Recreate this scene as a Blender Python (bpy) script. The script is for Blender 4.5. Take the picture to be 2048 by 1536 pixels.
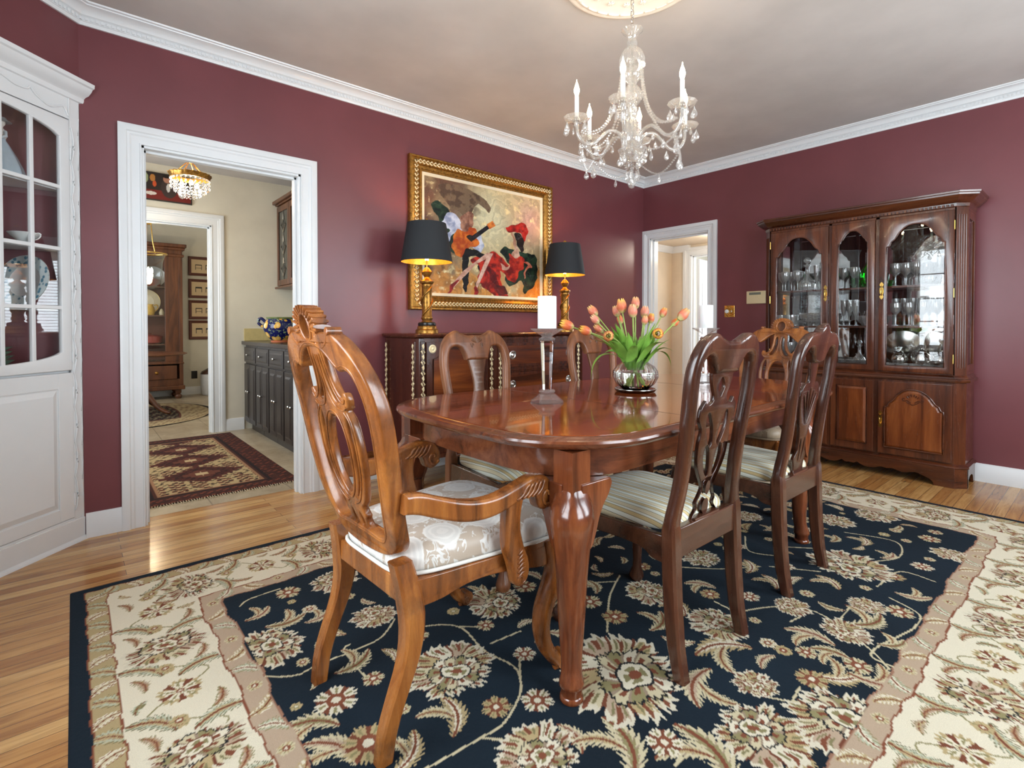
import bpy, bmesh, math, random
import numpy as np
from math import sin, cos, pi, radians, sqrt, atan2
from mathutils import Vector, Matrix
random.seed(7)
rng = np.random.default_rng(5)
for o in list(bpy.data.objects):
    bpy.data.objects.remove(o)
SC = bpy.context.scene
COL = SC.collection

# ------------------------------------------------------------------ camera
cam_d = bpy.data.cameras.new('camera')
cam_d.sensor_width = 36.0
cam_d.lens = 1032.7 * 36.0 / 2048.0
cam_d.shift_x = -(1043.7 - 1024) / 2048.0
cam_d.shift_y = -(768 - 668.4) / 2048.0
cam_d.clip_start = 0.02
cam = bpy.data.objects.new('camera', cam_d)
COL.objects.link(cam)
cam.location = (-4.764, -3.438, 1.08)
yaw, pitch = radians(49.02), radians(-0.894)
fwd = Vector((cos(yaw) * cos(pitch), sin(yaw) * cos(pitch), sin(pitch)))
cam.rotation_euler = fwd.to_track_quat('-Z', 'Y').to_euler()
SC.camera = cam

# ------------------------------------------------------------------ world, light, exposure
SC.view_settings.view_transform = 'Standard'
SC.view_settings.look = 'None'
SC.view_settings.gamma = 1.0
SC.view_settings.use_curve_mapping = False
SC.view_settings.exposure = 0.16
W = bpy.data.worlds.new('daylight')
SC.world = W
W.use_nodes = True
W.node_tree.nodes['Background'].inputs[0].default_value = (0.80, 0.90, 1.0, 1)
W.node_tree.nodes['Background'].inputs[1].default_value = 2.6

def area_light(name, loc, rot, sx, sy, power, col):
    d = bpy.data.lights.new(name, 'AREA')
    d.shape = 'RECTANGLE'; d.size = sx; d.size_y = sy
    d.energy = power; d.color = col
    o = bpy.data.objects.new(name, d)
    o.location = loc; o.rotation_euler = rot
    COL.objects.link(o)
    return o

def point_light(name, loc, power, col, rad=0.02):
    d = bpy.data.lights.new(name, 'POINT')
    d.energy = power; d.color = col; d.shadow_soft_size = rad
    o = bpy.data.objects.new(name, d)
    o.location = loc
    COL.objects.link(o)
    return o

DAY = (0.88, 0.94, 1.0)
ROOM_X0, ROOM_Y0, CEIL = -5.45, -4.60, 2.685
# daylight comes in through the windows of the wall behind the camera and of the side wall
WIN_NEAR = [(-3.95, -2.55), (-1.95, -0.75)]         # x spans on the wall y = ROOM_Y0
WIN_SIDE = [(-2.95, -1.45)]                         # y span on the wall x = ROOM_X0
WZ0, WZ1 = 0.75, 2.25
for a, b in WIN_NEAR:
    area_light('window_daylight', ((a + b) / 2, ROOM_Y0 - 0.16, (WZ0 + WZ1) / 2), (radians(90), 0, 0), b - a, WZ1 - WZ0, 78, DAY)
for a, b in WIN_SIDE:
    area_light('window_daylight', (ROOM_X0 - 0.16, (a + b) / 2, (WZ0 + WZ1) / 2), (radians(90), 0, radians(-90)), b - a, WZ1 - WZ0, 72, DAY)
# the pantry has its own ceiling fixture; the hall gets an added fill light
WARM = (1.0, 0.78, 0.52)

# ------------------------------------------------------------------ colour and node helpers
def lin(r, g, b, a=1.0):
    def f(c):
        c = c / 255.0
        return c / 12.92 if c <= 0.04045 else ((c + 0.055) / 1.055) ** 2.4
    return (f(r), f(g), f(b), a)

class NT:
    def __init__(s, name):
        s.m = bpy.data.materials.new(name); s.m.use_nodes = True
        s.t = s.m.node_tree; s.t.nodes.clear()
        s.out = s.n('ShaderNodeOutputMaterial')
    def n(s, typ, **kw):
        nd = s.t.nodes.new(typ)
        for k, v in kw.items(): setattr(nd, k, v)
        return nd
    def l(s, a, b): s.t.links.new(a, b)
    def bsdf(s, **kw):
        b = s.n('ShaderNodeBsdfPrincipled')
        for k, v in kw.items():
            b.inputs[k.replace('_', ' ')].default_value = v
        s.l(b.outputs[0], s.out.inputs[0])
        return b
    def coord(s, scale=(1, 1, 1), rot=(0, 0, 0), kind='Object'):
        c = s.n('ShaderNodeTexCoord'); m = s.n('ShaderNodeMapping')
        m.inputs['Scale'].default_value = scale; m.inputs['Rotation'].default_value = rot
        s.l(c.outputs[kind], m.inputs[0]); return m.outputs[0]
    def noise(s, vec, scale, detail=4, rough=0.55, dist=0.0):
        n = s.n('ShaderNodeTexNoise'); n.inputs['Scale'].default_value = scale
        n.inputs['Detail'].default_value = detail; n.inputs['Roughness'].default_value = rough
        n.inputs['Distortion'].default_value = dist
        s.l(vec, n.inputs['Vector']); return n.outputs['Fac']
    def ramp(s, fac, stops, interp='LINEAR'):
        r = s.n('ShaderNodeValToRGB'); r.color_ramp.interpolation = interp
        e = r.color_ramp.elements
        while len(e) > 1: e.remove(e[-1])
        e[0].position, e[0].color = stops[0]
        for p, c in stops[1:]:
            x = e.new(p); x.color = c
        s.l(fac, r.inputs[0]); return r.outputs[0]
    def mix(s, a, b, fac, mode='MIX'):
        m = s.n('ShaderNodeMix', data_type='RGBA', blend_type=mode)
        for sock, v in ((m.inputs['Factor'], fac), (m.inputs['A'], a), (m.inputs['B'], b)):
            pass
        fi = [i for i in m.inputs if i.name == 'Factor' and i.type == 'VALUE'][0]
        ai = [i for i in m.inputs if i.name == 'A' and i.type == 'RGBA'][0]
        bi = [i for i in m.inputs if i.name == 'B' and i.type == 'RGBA'][0]
        for sock, v in ((fi, fac), (ai, a), (bi, b)):
            if hasattr(v, 'links'): s.l(v, sock)
            else: sock.default_value = v
        return [o for o in m.outputs if o.type == 'RGBA'][0]
    def math(s, op, a, b=0.0):
        m = s.n('ShaderNodeMath', operation=op)
        for i, v in ((0, a), (1, b)):
            if hasattr(v, 'links'): s.l(v, m.inputs[i])
            else: m.inputs[i].default_value = v
        return m.outputs[0]
    def bump(s, bsdf, h, strength=0.2, dist=0.002):
        b = s.n('ShaderNodeBump'); b.inputs['Strength'].default_value = strength
        b.inputs['Distance'].default_value = dist
        s.l(h, b.inputs['Height']); s.l(b.outputs[0], bsdf.inputs['Normal'])

def m_plain(name, col, rough=0.5, metal=0.0, coat=0.0, spec=0.5, noise=0.0, nscale=30, bump=0.0):
    t = NT(name); b = t.bsdf(Roughness=rough, Metallic=metal)
    b.inputs['Coat Weight'].default_value = coat; b.inputs['Coat Roughness'].default_value = 0.08
    b.inputs['Specular IOR Level'].default_value = spec
    v = t.coord(); n = t.noise(v, nscale, 5)
    dark = tuple(c * (1 - noise) for c in col[:3]) + (1,)
    lite = tuple(min(1, c * (1 + noise)) for c in col[:3]) + (1,)
    t.l(t.ramp(n, [(0.3, dark), (0.7, lite)]), b.inputs['Base Color'])
    if bump: t.bump(b, n, bump, 0.002)
    return t.m

def m_wood(name, c_dark, c_mid, c_lite, axis='z', grain=9.0, rough=0.28, coat=0.35, worn=0.0):
    """figured polished wood; grain runs along the given local axis"""
    t = NT(name); b = t.bsdf(Roughness=rough)
    b.inputs['Coat Weight'].default_value = coat; b.inputs['Coat Roughness'].default_value = 0.12
    s = {'x': (0.09, 1, 1), 'y': (1, 0.09, 1), 'z': (1, 1, 0.09)}[axis]
    v = t.coord(s)
    n1 = t.noise(v, grain * 2.2, 6, 0.6, 1.1)
    n2 = t.noise(t.coord(tuple(q * 6 for q in s)), grain * 4, 5, 0.7)
    base = t.ramp(n1, [(0.28, c_dark), (0.5, c_mid), (0.74, c_lite)])
    fine = t.ramp(n2, [(0.3, (0.72, 0.68, 0.66, 1)), (0.62, (1.05, 1.04, 1.02, 1))])
    col = t.mix(base, fine, 0.55, 'MULTIPLY')
    if worn:
        n3 = t.noise(t.coord(), 7.0, 6, 0.7)
        col = t.mix(col, c_dark, t.ramp(n3, [(0.52, (0, 0, 0, 1)), (0.72, (worn, worn, worn, 1))]))
    t.l(col, b.inputs['Base Color'])
    t.l(t.ramp(n2, [(0.2, (rough * 1.25,) * 3 + (1,)), (0.8, (rough * 0.85,) * 3 + (1,))]), b.inputs['Roughness'])
    t.bump(b, n2, 0.06, 0.001)
    return t.m

def m_glass(name, tint=(1, 1, 1, 1), ior=1.5, rough=0.0):
    t = NT(name)
    b = t.bsdf(Roughness=rough, IOR=ior)
    b.inputs['Transmission Weight'].default_value = 1.0
    b.inputs['Base Color'].default_value = tint
    return t.m

def m_pane(name, ior=1.5, tint=(0.98, 0.99, 0.99, 1), boost=1.0):
    """thin architectural glass: clear, with a Fresnel reflection"""
    t = NT(name)
    tr = t.n('ShaderNodeBsdfTransparent'); tr.inputs[0].default_value = tint
    gl = t.n('ShaderNodeBsdfGlossy'); gl.inputs['Roughness'].default_value = 0.01
    fr = t.n('ShaderNodeFresnel'); ge = t.n('ShaderNodeNewGeometry')
    # same reflectance on either face of the thin sheet
    t.l(t.math('ADD', ior, t.math('MULTIPLY', ge.outputs['Backfacing'], 1 / ior - ior)), fr.inputs[0])
    f = t.math('MULTIPLY', fr.outputs[0], boost)
    mx = t.n('ShaderNodeMixShader'); t.l(f, mx.inputs[0]); t.l(tr.outputs[0], mx.inputs[1]); t.l(gl.outputs[0], mx.inputs[2])
    t.l(mx.outputs[0], t.out.inputs[0])
    return t.m

def m_emit(name, col, strength):
    t = NT(name); e = t.n('ShaderNodeEmission')
    e.inputs[0].default_value = col; e.inputs[1].default_value = strength
    t.l(e.outputs[0], t.out.inputs[0]); return t.m

def m_attr(name, rough=0.9, bump=0.0, bscale=400, sheen=0.0):
    """colour from the mesh's own woven / painted pattern attribute"""
    t = NT(name); b = t.bsdf(Roughness=rough)
    b.inputs['Specular IOR Level'].default_value = 0.25
    a = t.n('ShaderNodeVertexColor', layer_name='pattern')
    n = t.noise(t.coord(), bscale, 3)
    t.l(t.mix(a.outputs[0], t.ramp(n, [(0.3, (0.78, 0.78, 0.78, 1)), (0.7, (1.12, 1.12, 1.12, 1))]), 0.7, 'MULTIPLY'), b.inputs['Base Color'])
    if bump: t.bump(b, n, bump, 0.003)
    if sheen: b.inputs['Sheen Weight'].default_value = sheen
    return t.m

# ------------------------------------------------------------------ mesh helpers
class MB:
    def __init__(s): s.v = []; s.f = []
    def add(s, vs, fs):
        k = len(s.v); s.v += [tuple(p) for p in vs]
        s.f += [tuple(i + k for i in f) for f in fs]; return s
    def box(s, x0, x1, y0, y1, z0, z1):
        return s.add([(x0, y0, z0), (x1, y0, z0), (x1, y1, z0), (x0, y1, z0), (x0, y0, z1), (x1, y0, z1), (x1, y1, z1), (x0, y1, z1)],
                     [(0, 3, 2, 1), (4, 5, 6, 7), (0, 1, 5, 4), (1, 2, 6, 5), (2, 3, 7, 6), (3, 0, 4, 7)])
    def loft(s, rings, cap=True, closed=False):
        n = len(rings[0]); vs = [p for r in rings for p in r]; fs = []
        m = len(rings)
        for i in range(m if closed else m - 1):
            a, b = i * n, ((i + 1) % m) * n
            for j in range(n):
                k = (j + 1) % n
                fs.append((a + j, a + k, b + k, b + j))
        if cap and not closed:
            fs.append(tuple(range(n))[::-1]); fs.append(tuple((m - 1) * n + j for j in range(n)))
        return s.add(vs, fs)
    def lathe(s, prof, seg=32, c=(0, 0, 0), ripple=None, ring=False):
        rings = []
        for r, z in prof:
            ring = []
            for j in range(seg):
                a = 2 * pi * j / seg
                q = r * (ripple(a, z) if ripple else 1)
                ring.append((c[0] + q * cos(a), c[1] + q * sin(a), c[2] + z))
            rings.append(ring)
        return s.loft(rings, cap=not ring, closed=ring)
    def tube(s, path, rad, seg=10, closed=False, flat=1.0, up=(0, 0, 1), cap=True):
        P = [Vector(p) for p in path]; n = len(P)
        R = rad if isinstance(rad, (list, tuple)) else [rad] * n
        rings = []; upv = Vector(up)
        for i in range(n):
            if closed: t = P[(i + 1) % n] - P[i - 1]
            else: t = P[min(i + 1, n - 1)] - P[max(i - 1, 0)]
            if t.length < 1e-9: t = Vector((0, 0, 1))
            t.normalize()
            a = upv - t * upv.dot(t)
            if a.length < 1e-3: a = Vector((1, 0, 0)) - t * t.x
            a.normalize(); b = t.cross(a)
            rings.append([tuple(P[i] + (a * cos(2 * pi * k / seg) * flat + b * sin(2 * pi * k / seg)) * R[i]) for k in range(seg)])
        return s.loft(rings, cap=cap, closed=closed)
    def prism(s, poly, h0, h1, f=None):
        """poly in (a,b), extruded from h0 to h1; f maps (a,b,h) to xyz"""
        f = f or (lambda a, b, h: (a, b, h))
        return s.loft([[f(a, b, h0) for a, b in poly], [f(a, b, h1) for a, b in poly]])
    def sweep(s, prof, path, closed=False):
        """prof: list of (out, z) offsets swept along a horizontal path [(x,y)] with mitred corners; out = to the left of travel"""
        n = len(path); rings = []
        for i in range(n):
            p = Vector(path[i])
            if closed or 0 < i < n - 1:
                d0 = (p - Vector(path[i - 1])).normalized(); d1 = (Vector(path[(i + 1) % n]) - p).normalized()
            elif i == 0: d0 = d1 = (Vector(path[1]) - p).normalized()
            else: d0 = d1 = (p - Vector(path[i - 1])).normalized()
            n0 = Vector((-d0.y, d0.x)); n1 = Vector((-d1.y, d1.x)); m = (n0 + n1)
            m = m / max(m.dot(n0), 0.2) if m.length > 1e-6 else n0
            rings.append([(p.x + m.x * o, p.y + m.y * o, z) for o, z in prof])
        return s.loft(rings, cap=not closed, closed=closed)
    def xf(s, M, start=0):
        s.v[start:] = [tuple(M @ Vector(p)) for p in s.v[start:]]; return s
    def obj(s, name, mat, parent=None, smooth=35, bevel=0.0, seg=2, sub=0):
        me = bpy.data.meshes.new(name); me.from_pydata(s.v, [], s.f)
        bm = bmesh.new(); bm.from_mesh(me); bmesh.ops.recalc_face_normals(bm, faces=bm.faces); bm.to_mesh(me); bm.free()
        return link(name, me, mat, parent, smooth, bevel, seg, sub)

def link(name, me, mat, parent=None, smooth=35, bevel=0.0, seg=2, sub=0):
    if smooth:
        me.polygons.foreach_set('use_smooth', [True] * len(me.polygons))
        if smooth < 180: me.set_sharp_from_angle(angle=radians(smooth))
    o = bpy.data.objects.new(name, me); COL.objects.link(o)
    if mat: me.materials.append(mat)
    if parent: o.parent = parent
    if bevel:
        b = o.modifiers.new('bevel', 'BEVEL'); b.width = bevel; b.segments = seg; b.limit_method = 'ANGLE'; b.angle_limit = radians(40)
        b.harden_normals = False
    if sub:
        q = o.modifiers.new('sub', 'SUBSURF'); q.levels = sub; q.render_levels = sub
    return o

def cr(pts, n=6, closed=True):
    """Catmull-Rom resample; points given as (x,y) or (x,y,z); a trailing 'c' marks a corner"""
    P = [tuple(p[:2]) if len(p) == 3 and p[2] == 'c' else tuple(p) for p in pts]
    C = [len(p) == 3 and p[2] == 'c' for p in pts]
    m = len(P); out = []
    rng_ = range(m if closed else m - 1)
    for i in rng_:
        p1, p2 = P[i], P[(i + 1) % m]
        p0 = P[i - 1] if (closed or i > 0) else p1
        p3 = P[(i + 2) % m] if (closed or i < m - 2) else p2
        if C[i]: p0 = p1
        if C[(i + 1) % m]: p3 = p2
        for k in range(n):
            t = k / n; t2 = t * t; t3 = t2 * t
            out.append(tuple(0.5 * ((2 * b) + (-a + c) * t + (2 * a - 5 * b + 4 * c - d) * t2 + (-a + 3 * b - 3 * c + d) * t3)
                             for a, b, c, d in zip(p0, p1, p2, p3)))
    if not closed: out.append(P[-1])
    return out

def mirror(half):
    """half outline with u >= 0 listed top to bottom -> full closed outline"""
    h = [tuple(p) for p in half]
    back = [(-p[0],) + p[1:] for p in reversed(h) if abs(p[0]) > 1e-6]
    return h + back

def interp(tab, z):
    if z <= tab[0][0]: return tab[0][1]
    for (a, b), (c, d) in zip(tab, tab[1:]):
        if z <= c:
            t = (z - a) / (c - a); t = t * t * (3 - 2 * t) if len(tab) < 4 else t
            return b + (d - b) * t
    return tab[-1][1]

def smooth_tab(tab, n=6):
    return sorted(cr(tab, n, closed=False))

def plate(name, loops, thick, mapf, mat, parent=None, bevel=0.004, cut=0.025, res=2, smooth=35, cutx=0):
    """a sawn board: 2-D outline with holes, rounded edges, bent into place by mapf(u, z, w)"""
    cd = bpy.data.curves.new('tmp', 'CURVE'); cd.dimensions = '2D'; cd.fill_mode = 'BOTH'
    cd.extrude = max(thick / 2 - bevel, 0.0005); cd.bevel_depth = bevel; cd.bevel_resolution = res
    cd.offset = -bevel
    for lp in loops:
        sp = cd.splines.new('POLY'); sp.points.add(len(lp) - 1)
        for i, p in enumerate(lp): sp.points[i].co = (p[0], p[1], 0, 1)
        sp.use_cyclic_u = True
    co = bpy.data.objects.new('tmp', cd); COL.objects.link(co)
    dg = bpy.context.evaluated_depsgraph_get(); dg.update()
    me = bpy.data.meshes.new_from_object(co.evaluated_get(dg))
    bpy.data.objects.remove(co); bpy.data.curves.remove(cd)
    bm = bmesh.new(); bm.from_mesh(me)
    bmesh.ops.remove_doubles(bm, verts=bm.verts, dist=1e-5)
    if cut:
        ys = [v.co.y for v in bm.verts]
        z = min(ys) + cut
        while z < max(ys):
            bmesh.ops.bisect_plane(bm, geom=bm.verts[:] + bm.edges[:] + bm.faces[:], plane_co=(0, z, 0), plane_no=(0, 1, 0))
            z += cut
    if cutx:
        xs = [v.co.x for v in bm.verts]
        z = min(xs) + cutx
        while z < max(xs):
            bmesh.ops.bisect_plane(bm, geom=bm.verts[:] + bm.edges[:] + bm.faces[:], plane_co=(z, 0, 0), plane_no=(1, 0, 0))
            z += cutx
    for v in bm.verts: v.co = Vector(mapf(v.co.x, v.co.y, v.co.z))
    bmesh.ops.recalc_face_normals(bm, faces=bm.faces)
    bm.to_mesh(me); bm.free(); me.name = name; me.materials.clear()
    return link(name, me, mat, parent, smooth)

def thing(name, label, cat, loc=(0, 0, 0), rotz=0, group=None):
    o = bpy.data.objects.new(name, None); COL.objects.link(o)
    o.empty_display_size = 0.1
    o.location = loc; o.rotation_euler = (0, 0, rotz)
    o['label'] = label; o['category'] = cat
    if group: o['group'] = group
    return o

def tag(o, label, cat, group=None):
    o['label'] = label; o['category'] = cat
    if group: o['group'] = group
    return o

def struct(o): o['kind'] = 'structure'; return o

def dup(root, loc, rotz=0, label=None, group=None, scale=None):
    r = root.copy(); COL.objects.link(r); r.location = loc; r.rotation_euler = (0, 0, rotz)
    if scale: r.scale = (scale,) * 3
    if label: r['label'] = label
    if group: r['group'] = group
    for ch in list(root.children):
        c = ch.copy(); COL.objects.link(c); c.parent = r
        for g in list(ch.children):
            d = g.copy(); COL.objects.link(d); d.parent = c
    return r

def arc(cx, cy, r, a0, a1, n):
    return [(cx + r * cos(radians(a0 + (a1 - a0) * i / n)), cy + r * sin(radians(a0 + (a1 - a0) * i / n))) for i in range(n + 1)]

# ------------------------------------------------------------------ materials
def m_wall(name, col, rough=0.42):
    t = NT(name); b = t.bsdf(Roughness=rough)
    n = t.noise(t.coord(), 2.2, 4); f = t.noise(t.coord(), 260, 3)
    d = tuple(c * 0.93 for c in col[:3]) + (1,); e = tuple(c * 1.06 for c in col[:3]) + (1,)
    t.l(t.ramp(n, [(0.35, d), (0.65, e)]), b.inputs['Base Color'])
    t.bump(b, f, 0.12, 0.001)
    return t.m
M_MAROON = m_wall('maroon_wall_paint', lin(113, 61, 66), 0.34)
M_CREAM = m_wall('cream_wall_paint', lin(214, 208, 190), 0.6)
M_BEIGE = m_wall('beige_wall_paint', lin(222, 206, 182), 0.6)
M_CEIL = m_wall('ceiling_paint', lin(196, 190, 184), 0.8)
M_TRIM = m_plain('white_gloss_trim', lin(226, 229, 230), 0.3, noise=0.02, nscale=5)
M_PLASTER = m_plain('white_plaster', lin(236, 226, 212), 0.6, noise=0.03)

def floor_mat():
    t = NT('oak_strip_floor'); b = t.bsdf(Roughness=0.24)
    b.inputs['Coat Weight'].default_value = 0.25; b.inputs['Coat Roughness'].default_value = 0.15
    v = t.coord((1, 1, 1))
    br = t.n('ShaderNodeTexBrick'); t.l(v, br.inputs['Vector'])
    br.offset = 0.37; br.offset_frequency = 2
    br.inputs['Scale'].default_value = 1.0; br.inputs['Brick Width'].default_value = 1.15; br.inputs['Row Height'].default_value = 0.0573
    br.inputs['Mortar Size'].default_value = 0.0009; br.inputs['Mortar Smooth'].default_value = 0.2; br.inputs['Bias'].default_value = 0.0
    br.inputs['Color1'].default_value = (0, 0, 0, 1); br.inputs['Color2'].default_value = (1, 1, 1, 1); br.inputs['Mortar'].default_value = (0.5, 0.5, 0.5, 1)
    plank = t.ramp(br.outputs['Color'], [(0.0, lin(176, 124, 70)), (0.35, lin(196, 148, 88)), (0.7, lin(208, 162, 100)), (1.0, lin(224, 186, 124))])
    # each strip shifts the grain lookup so figure does not run across joints
    sep = t.n('ShaderNodeSeparateXYZ'); t.l(v, sep.inputs[0])
    row = t.math('FLOOR', t.math('DIVIDE', sep.outputs[1], 0.0573))
    cmb = t.n('ShaderNodeCombineXYZ')
    t.l(t.math('ADD', t.math('MULTIPLY', sep.outputs[0], 0.10), t.math('MULTIPLY', row, 3.7)), cmb.inputs[0])
    t.l(sep.outputs[1], cmb.inputs[1]); t.l(t.math('MULTIPLY', row, 1.3), cmb.inputs[2])
    n = t.noise(cmb.outputs[0], 34, 6, 0.62, 0.8)
    grain = t.ramp(n, [(0.3, lin(150, 118, 92)), (0.5, lin(225, 212, 198)), (0.75, (1, 1, 1, 1))])
    col = t.mix(plank, grain, 0.75, 'MULTIPLY')
    col = t.mix(col, lin(70, 38, 20), br.outputs['Fac'])
    t.l(col, b.inputs['Base Color'])
    t.bump(b, t.mix(n, (0, 0, 0, 1), br.outputs['Fac']), 0.08, 0.002)
    return t.m
M_FLOOR = floor_mat()

def tile_mat():
    t = NT('travertine_tile'); b = t.bsdf(Roughness=0.35)
    v = t.coord((1, 1, 1), (0, 0, 0))
    br = t.n('ShaderNodeTexBrick'); t.l(v, br.inputs['Vector']); br.offset = 0.0
    br.inputs['Scale'].default_value = 1.0; br.inputs['Brick Width'].default_value = 0.46; br.inputs['Row Height'].default_value = 0.46
    br.inputs['Mortar Size'].default_value = 0.004
    br.inputs['Color1'].default_value = lin(176, 160, 134); br.inputs['Color2'].default_value = lin(192, 178, 152); br.inputs['Mortar'].default_value = lin(140, 126, 104)
    n = t.noise(t.coord((1, 0.5, 1)), 7, 6, 0.7, 0.6)
    t.l(t.mix(br.outputs['Color'], t.ramp(n, [(0.3, lin(176, 158, 132)), (0.7, (1, 1, 1, 1))]), 0.7, 'MULTIPLY'), b.inputs['Base Color'])
    return t.m
M_TILE = tile_mat()

M_ARMWOOD = m_wood('antique_carved_beech', lin(58, 31, 15), lin(142, 82, 36), lin(184, 118, 56), 'z', 6, 0.27, 0.35, worn=0.7)
M_CHERRY = m_wood('dark_cherry_chair_wood', lin(38, 20, 14), lin(72, 40, 27), lin(102, 60, 40), 'z', 6, 0.24, 0.45, worn=0.2)
M_CHERRYX = m_wood('dark_cherry_rail_wood', lin(40, 22, 15), lin(74, 42, 28), lin(100, 60, 42), 'x', 6, 0.24, 0.45, worn=0.2)
M_SPLAT = m_wood('splat_walnut', lin(66, 38, 22), lin(106, 66, 40), lin(132, 90, 56), 'z', 6, 0.28, 0.35)
M_TABLE = m_wood('mahogany_tabletop', lin(76, 30, 12), lin(132, 60, 26), lin(166, 86, 42), 'x', 4, 0.10, 0.35)
M_TABLE.node_tree.nodes['Principled BSDF'].inputs['Coat Roughness'].default_value = 0.02
M_TABLEEDGE = m_wood('mahogany_edge', lin(64, 32, 20), lin(110, 60, 36), lin(138, 82, 52), 'x', 6, 0.2, 0.5)
M_TABLELEG = m_wood('mahogany_leg', lin(60, 28, 16), lin(112, 58, 32), lin(146, 84, 48), 'z', 6, 0.2, 0.5, worn=0.35)
M_HUTCH = m_wood('china_cabinet_cherry', lin(42, 20, 11), lin(86, 43, 23), lin(116, 64, 34), 'z', 5, 0.24, 0.45)
M_HUTCHX = m_wood('china_cabinet_cherry_rail', lin(38, 18, 11), lin(76, 38, 21), lin(102, 55, 31), 'y', 5, 0.24, 0.45)
M_HUTCHP = m_wood('china_cabinet_panel', lin(58, 26, 12), lin(108, 54, 24), lin(142, 80, 38), 'z', 4, 0.24, 0.45)
M_SIDE = m_wood('sideboard_mahogany', lin(36, 16, 10), lin(72, 33, 19), lin(100, 50, 29), 'z', 6, 0.24, 0.5)
M_FLAME = m_wood('flame_mahogany_veneer', lin(36, 16, 9), lin(96, 44, 20), lin(156, 86, 38), 'x', 3, 0.2, 0.6)
M_BROWN = m_wood('walnut_dark', lin(50, 26, 14), lin(96, 54, 30), lin(120, 74, 44), 'z', 5, 0.35, 0.2)
M_GOLD = m_plain('antique_gold', lin(160, 116, 54), 0.36, 0.85, noise=0.5, nscale=60, bump=0.5)
M_GILT = m_plain('pale_gilt', lin(232, 214, 172), 0.4, 0.3, noise=0.2, nscale=90, bump=0.4)
M_BRASS = m_plain('polished_brass', lin(214, 176, 96), 0.22, 1.0, noise=0.1)
M_SILVER = m_plain('silver', lin(214, 212, 206), 0.2, 1.0, noise=0.05)
M_BLACK = m_plain('black_paper_shade', lin(30, 34, 38), 0.75, noise=0.06, nscale=200)
M_DARK = m_plain('black_lacquer', lin(20, 18, 18), 0.3, noise=0.1)
M_IRON = m_plain('espresso_cabinet_paint', lin(44, 38, 36), 0.35, noise=0.08, nscale=12)
M_WAX = m_plain('white_candle_wax', lin(232, 234, 236), 0.45, noise=0.01); M_WAX.node_tree.nodes['Principled BSDF'].inputs['Subsurface Weight'].default_value = 0.25
M_PORC = m_plain('white_porcelain', lin(228, 230, 228), 0.15, noise=0.01, coat=0.3)
M_GLASS = m_glass('crystal', (1, 1, 1, 1), 1.52)
M_CRYST = m_pane('thin_crystal', 1.9, (0.97, 0.98, 0.98, 1), 2.2)
M_CHAND = m_pane('chandelier_crystal', 1.8, (0.97, 0.97, 0.96, 1), 2.0)
M_PANE = m_pane('window_glass', 1.5)
M_WATER = m_glass('vase_water', (0.93, 0.98, 0.9, 1), 1.33)
M_MIRROR = m_plain('mirror_back', lin(190, 192, 192), 0.03, 1.0, noise=0.0)
M_GREENGL = m_glass('green_glass', (0.02, 0.5, 0.06, 1), 1.5)
M_STEM = m_plain('tulip_stem', lin(156, 178, 92), 0.45, noise=0.12, nscale=20)
M_LEAF = m_plain('tulip_leaf', lin(126, 176, 72), 0.42, noise=0.25, nscale=14)
M_REDGLAZE = m_plain('red_enamel', lin(176, 52, 32), 0.2, noise=0.05)
M_YEL = m_plain('mustard_glaze', lin(200, 158, 62), 0.25, noise=0.1)
M_STONEW = m_plain('stoneware', lin(206, 204, 198), 0.35, noise=0.06)

def tulip_mat():
    t = NT('tulip_petal'); b = t.bsdf(Roughness=0.45)
    b.inputs['Subsurface Weight'].default_value = 0.15
    oi = t.n('ShaderNodeObjectInfo')
    g = t.n('ShaderNodeTexCoord'); sep = t.n('ShaderNodeSeparateXYZ'); t.l(g.outputs['Generated'], sep.inputs[0])
    n = t.noise(t.coord((1, 1, 1)), 60, 3)
    f = t.math('ADD', sep.outputs[2], t.math('MULTIPLY', t.math('SUBTRACT', n, 0.5), 0.35))
    a = t.ramp(f, [(0.05, lin(214, 196, 120)), (0.3, lin(222, 96, 62)), (0.65, lin(236, 124, 52)), (1.0, lin(244, 196, 62))])
    c = t.ramp(f, [(0.05, lin(208, 206, 140)), (0.35, lin(226, 130, 110)), (0.8, lin(236, 156, 126)), (1.0, lin(246, 206, 150))])
    t.l(t.mix(a, c, oi.outputs['Random']), b.inputs['Base Color'])
    return t.m
M_TULIP = tulip_mat()

def stripe_mat():
    t = NT('striped_seat_fabric'); b = t.bsdf(Roughness=0.7)
    c = t.n('ShaderNodeTexCoord'); sep = t.n('ShaderNodeSeparateXYZ'); t.l(c.outputs['Object'], sep.inputs[0])
    # stripes run front to back and carry on down the sides of the pad
    drop = t.math('MAXIMUM', t.math('SUBTRACT', 0.488, sep.outputs[2]), 0.0)
    arc_ = t.math('ADD', sep.outputs[0], t.math('MULTIPLY', t.math('SIGN', sep.outputs[0]), drop))
    f = t.math('FRACT', t.math('MULTIPLY', t.math('ADD', arc_, 2.0), 1 / 0.062))
    r = t.ramp(f, [(0.0, lin(226, 214, 178)), (0.28, lin(120, 108, 74)), (0.31, lin(232, 236, 222)), (0.55, lin(120, 108, 74)), (0.58, lin(212, 190, 138)),
                   (0.80, lin(120, 108, 74)), (0.83, lin(236, 238, 224)), (0.97, lin(120, 108, 74))], 'CONSTANT')
    n = t.noise(t.coord((1, 1, 1)), 900, 2)
    t.l(t.mix(r, t.ramp(n, [(0.3, (0.82, 0.82, 0.82, 1)), (0.7, (1, 1, 1, 1))]), 0.6, 'MULTIPLY'), b.inputs['Base Color'])
    b.inputs['Sheen Weight'].default_value = 0.2
    return t.m
M_STRIPE = stripe_mat()

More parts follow.
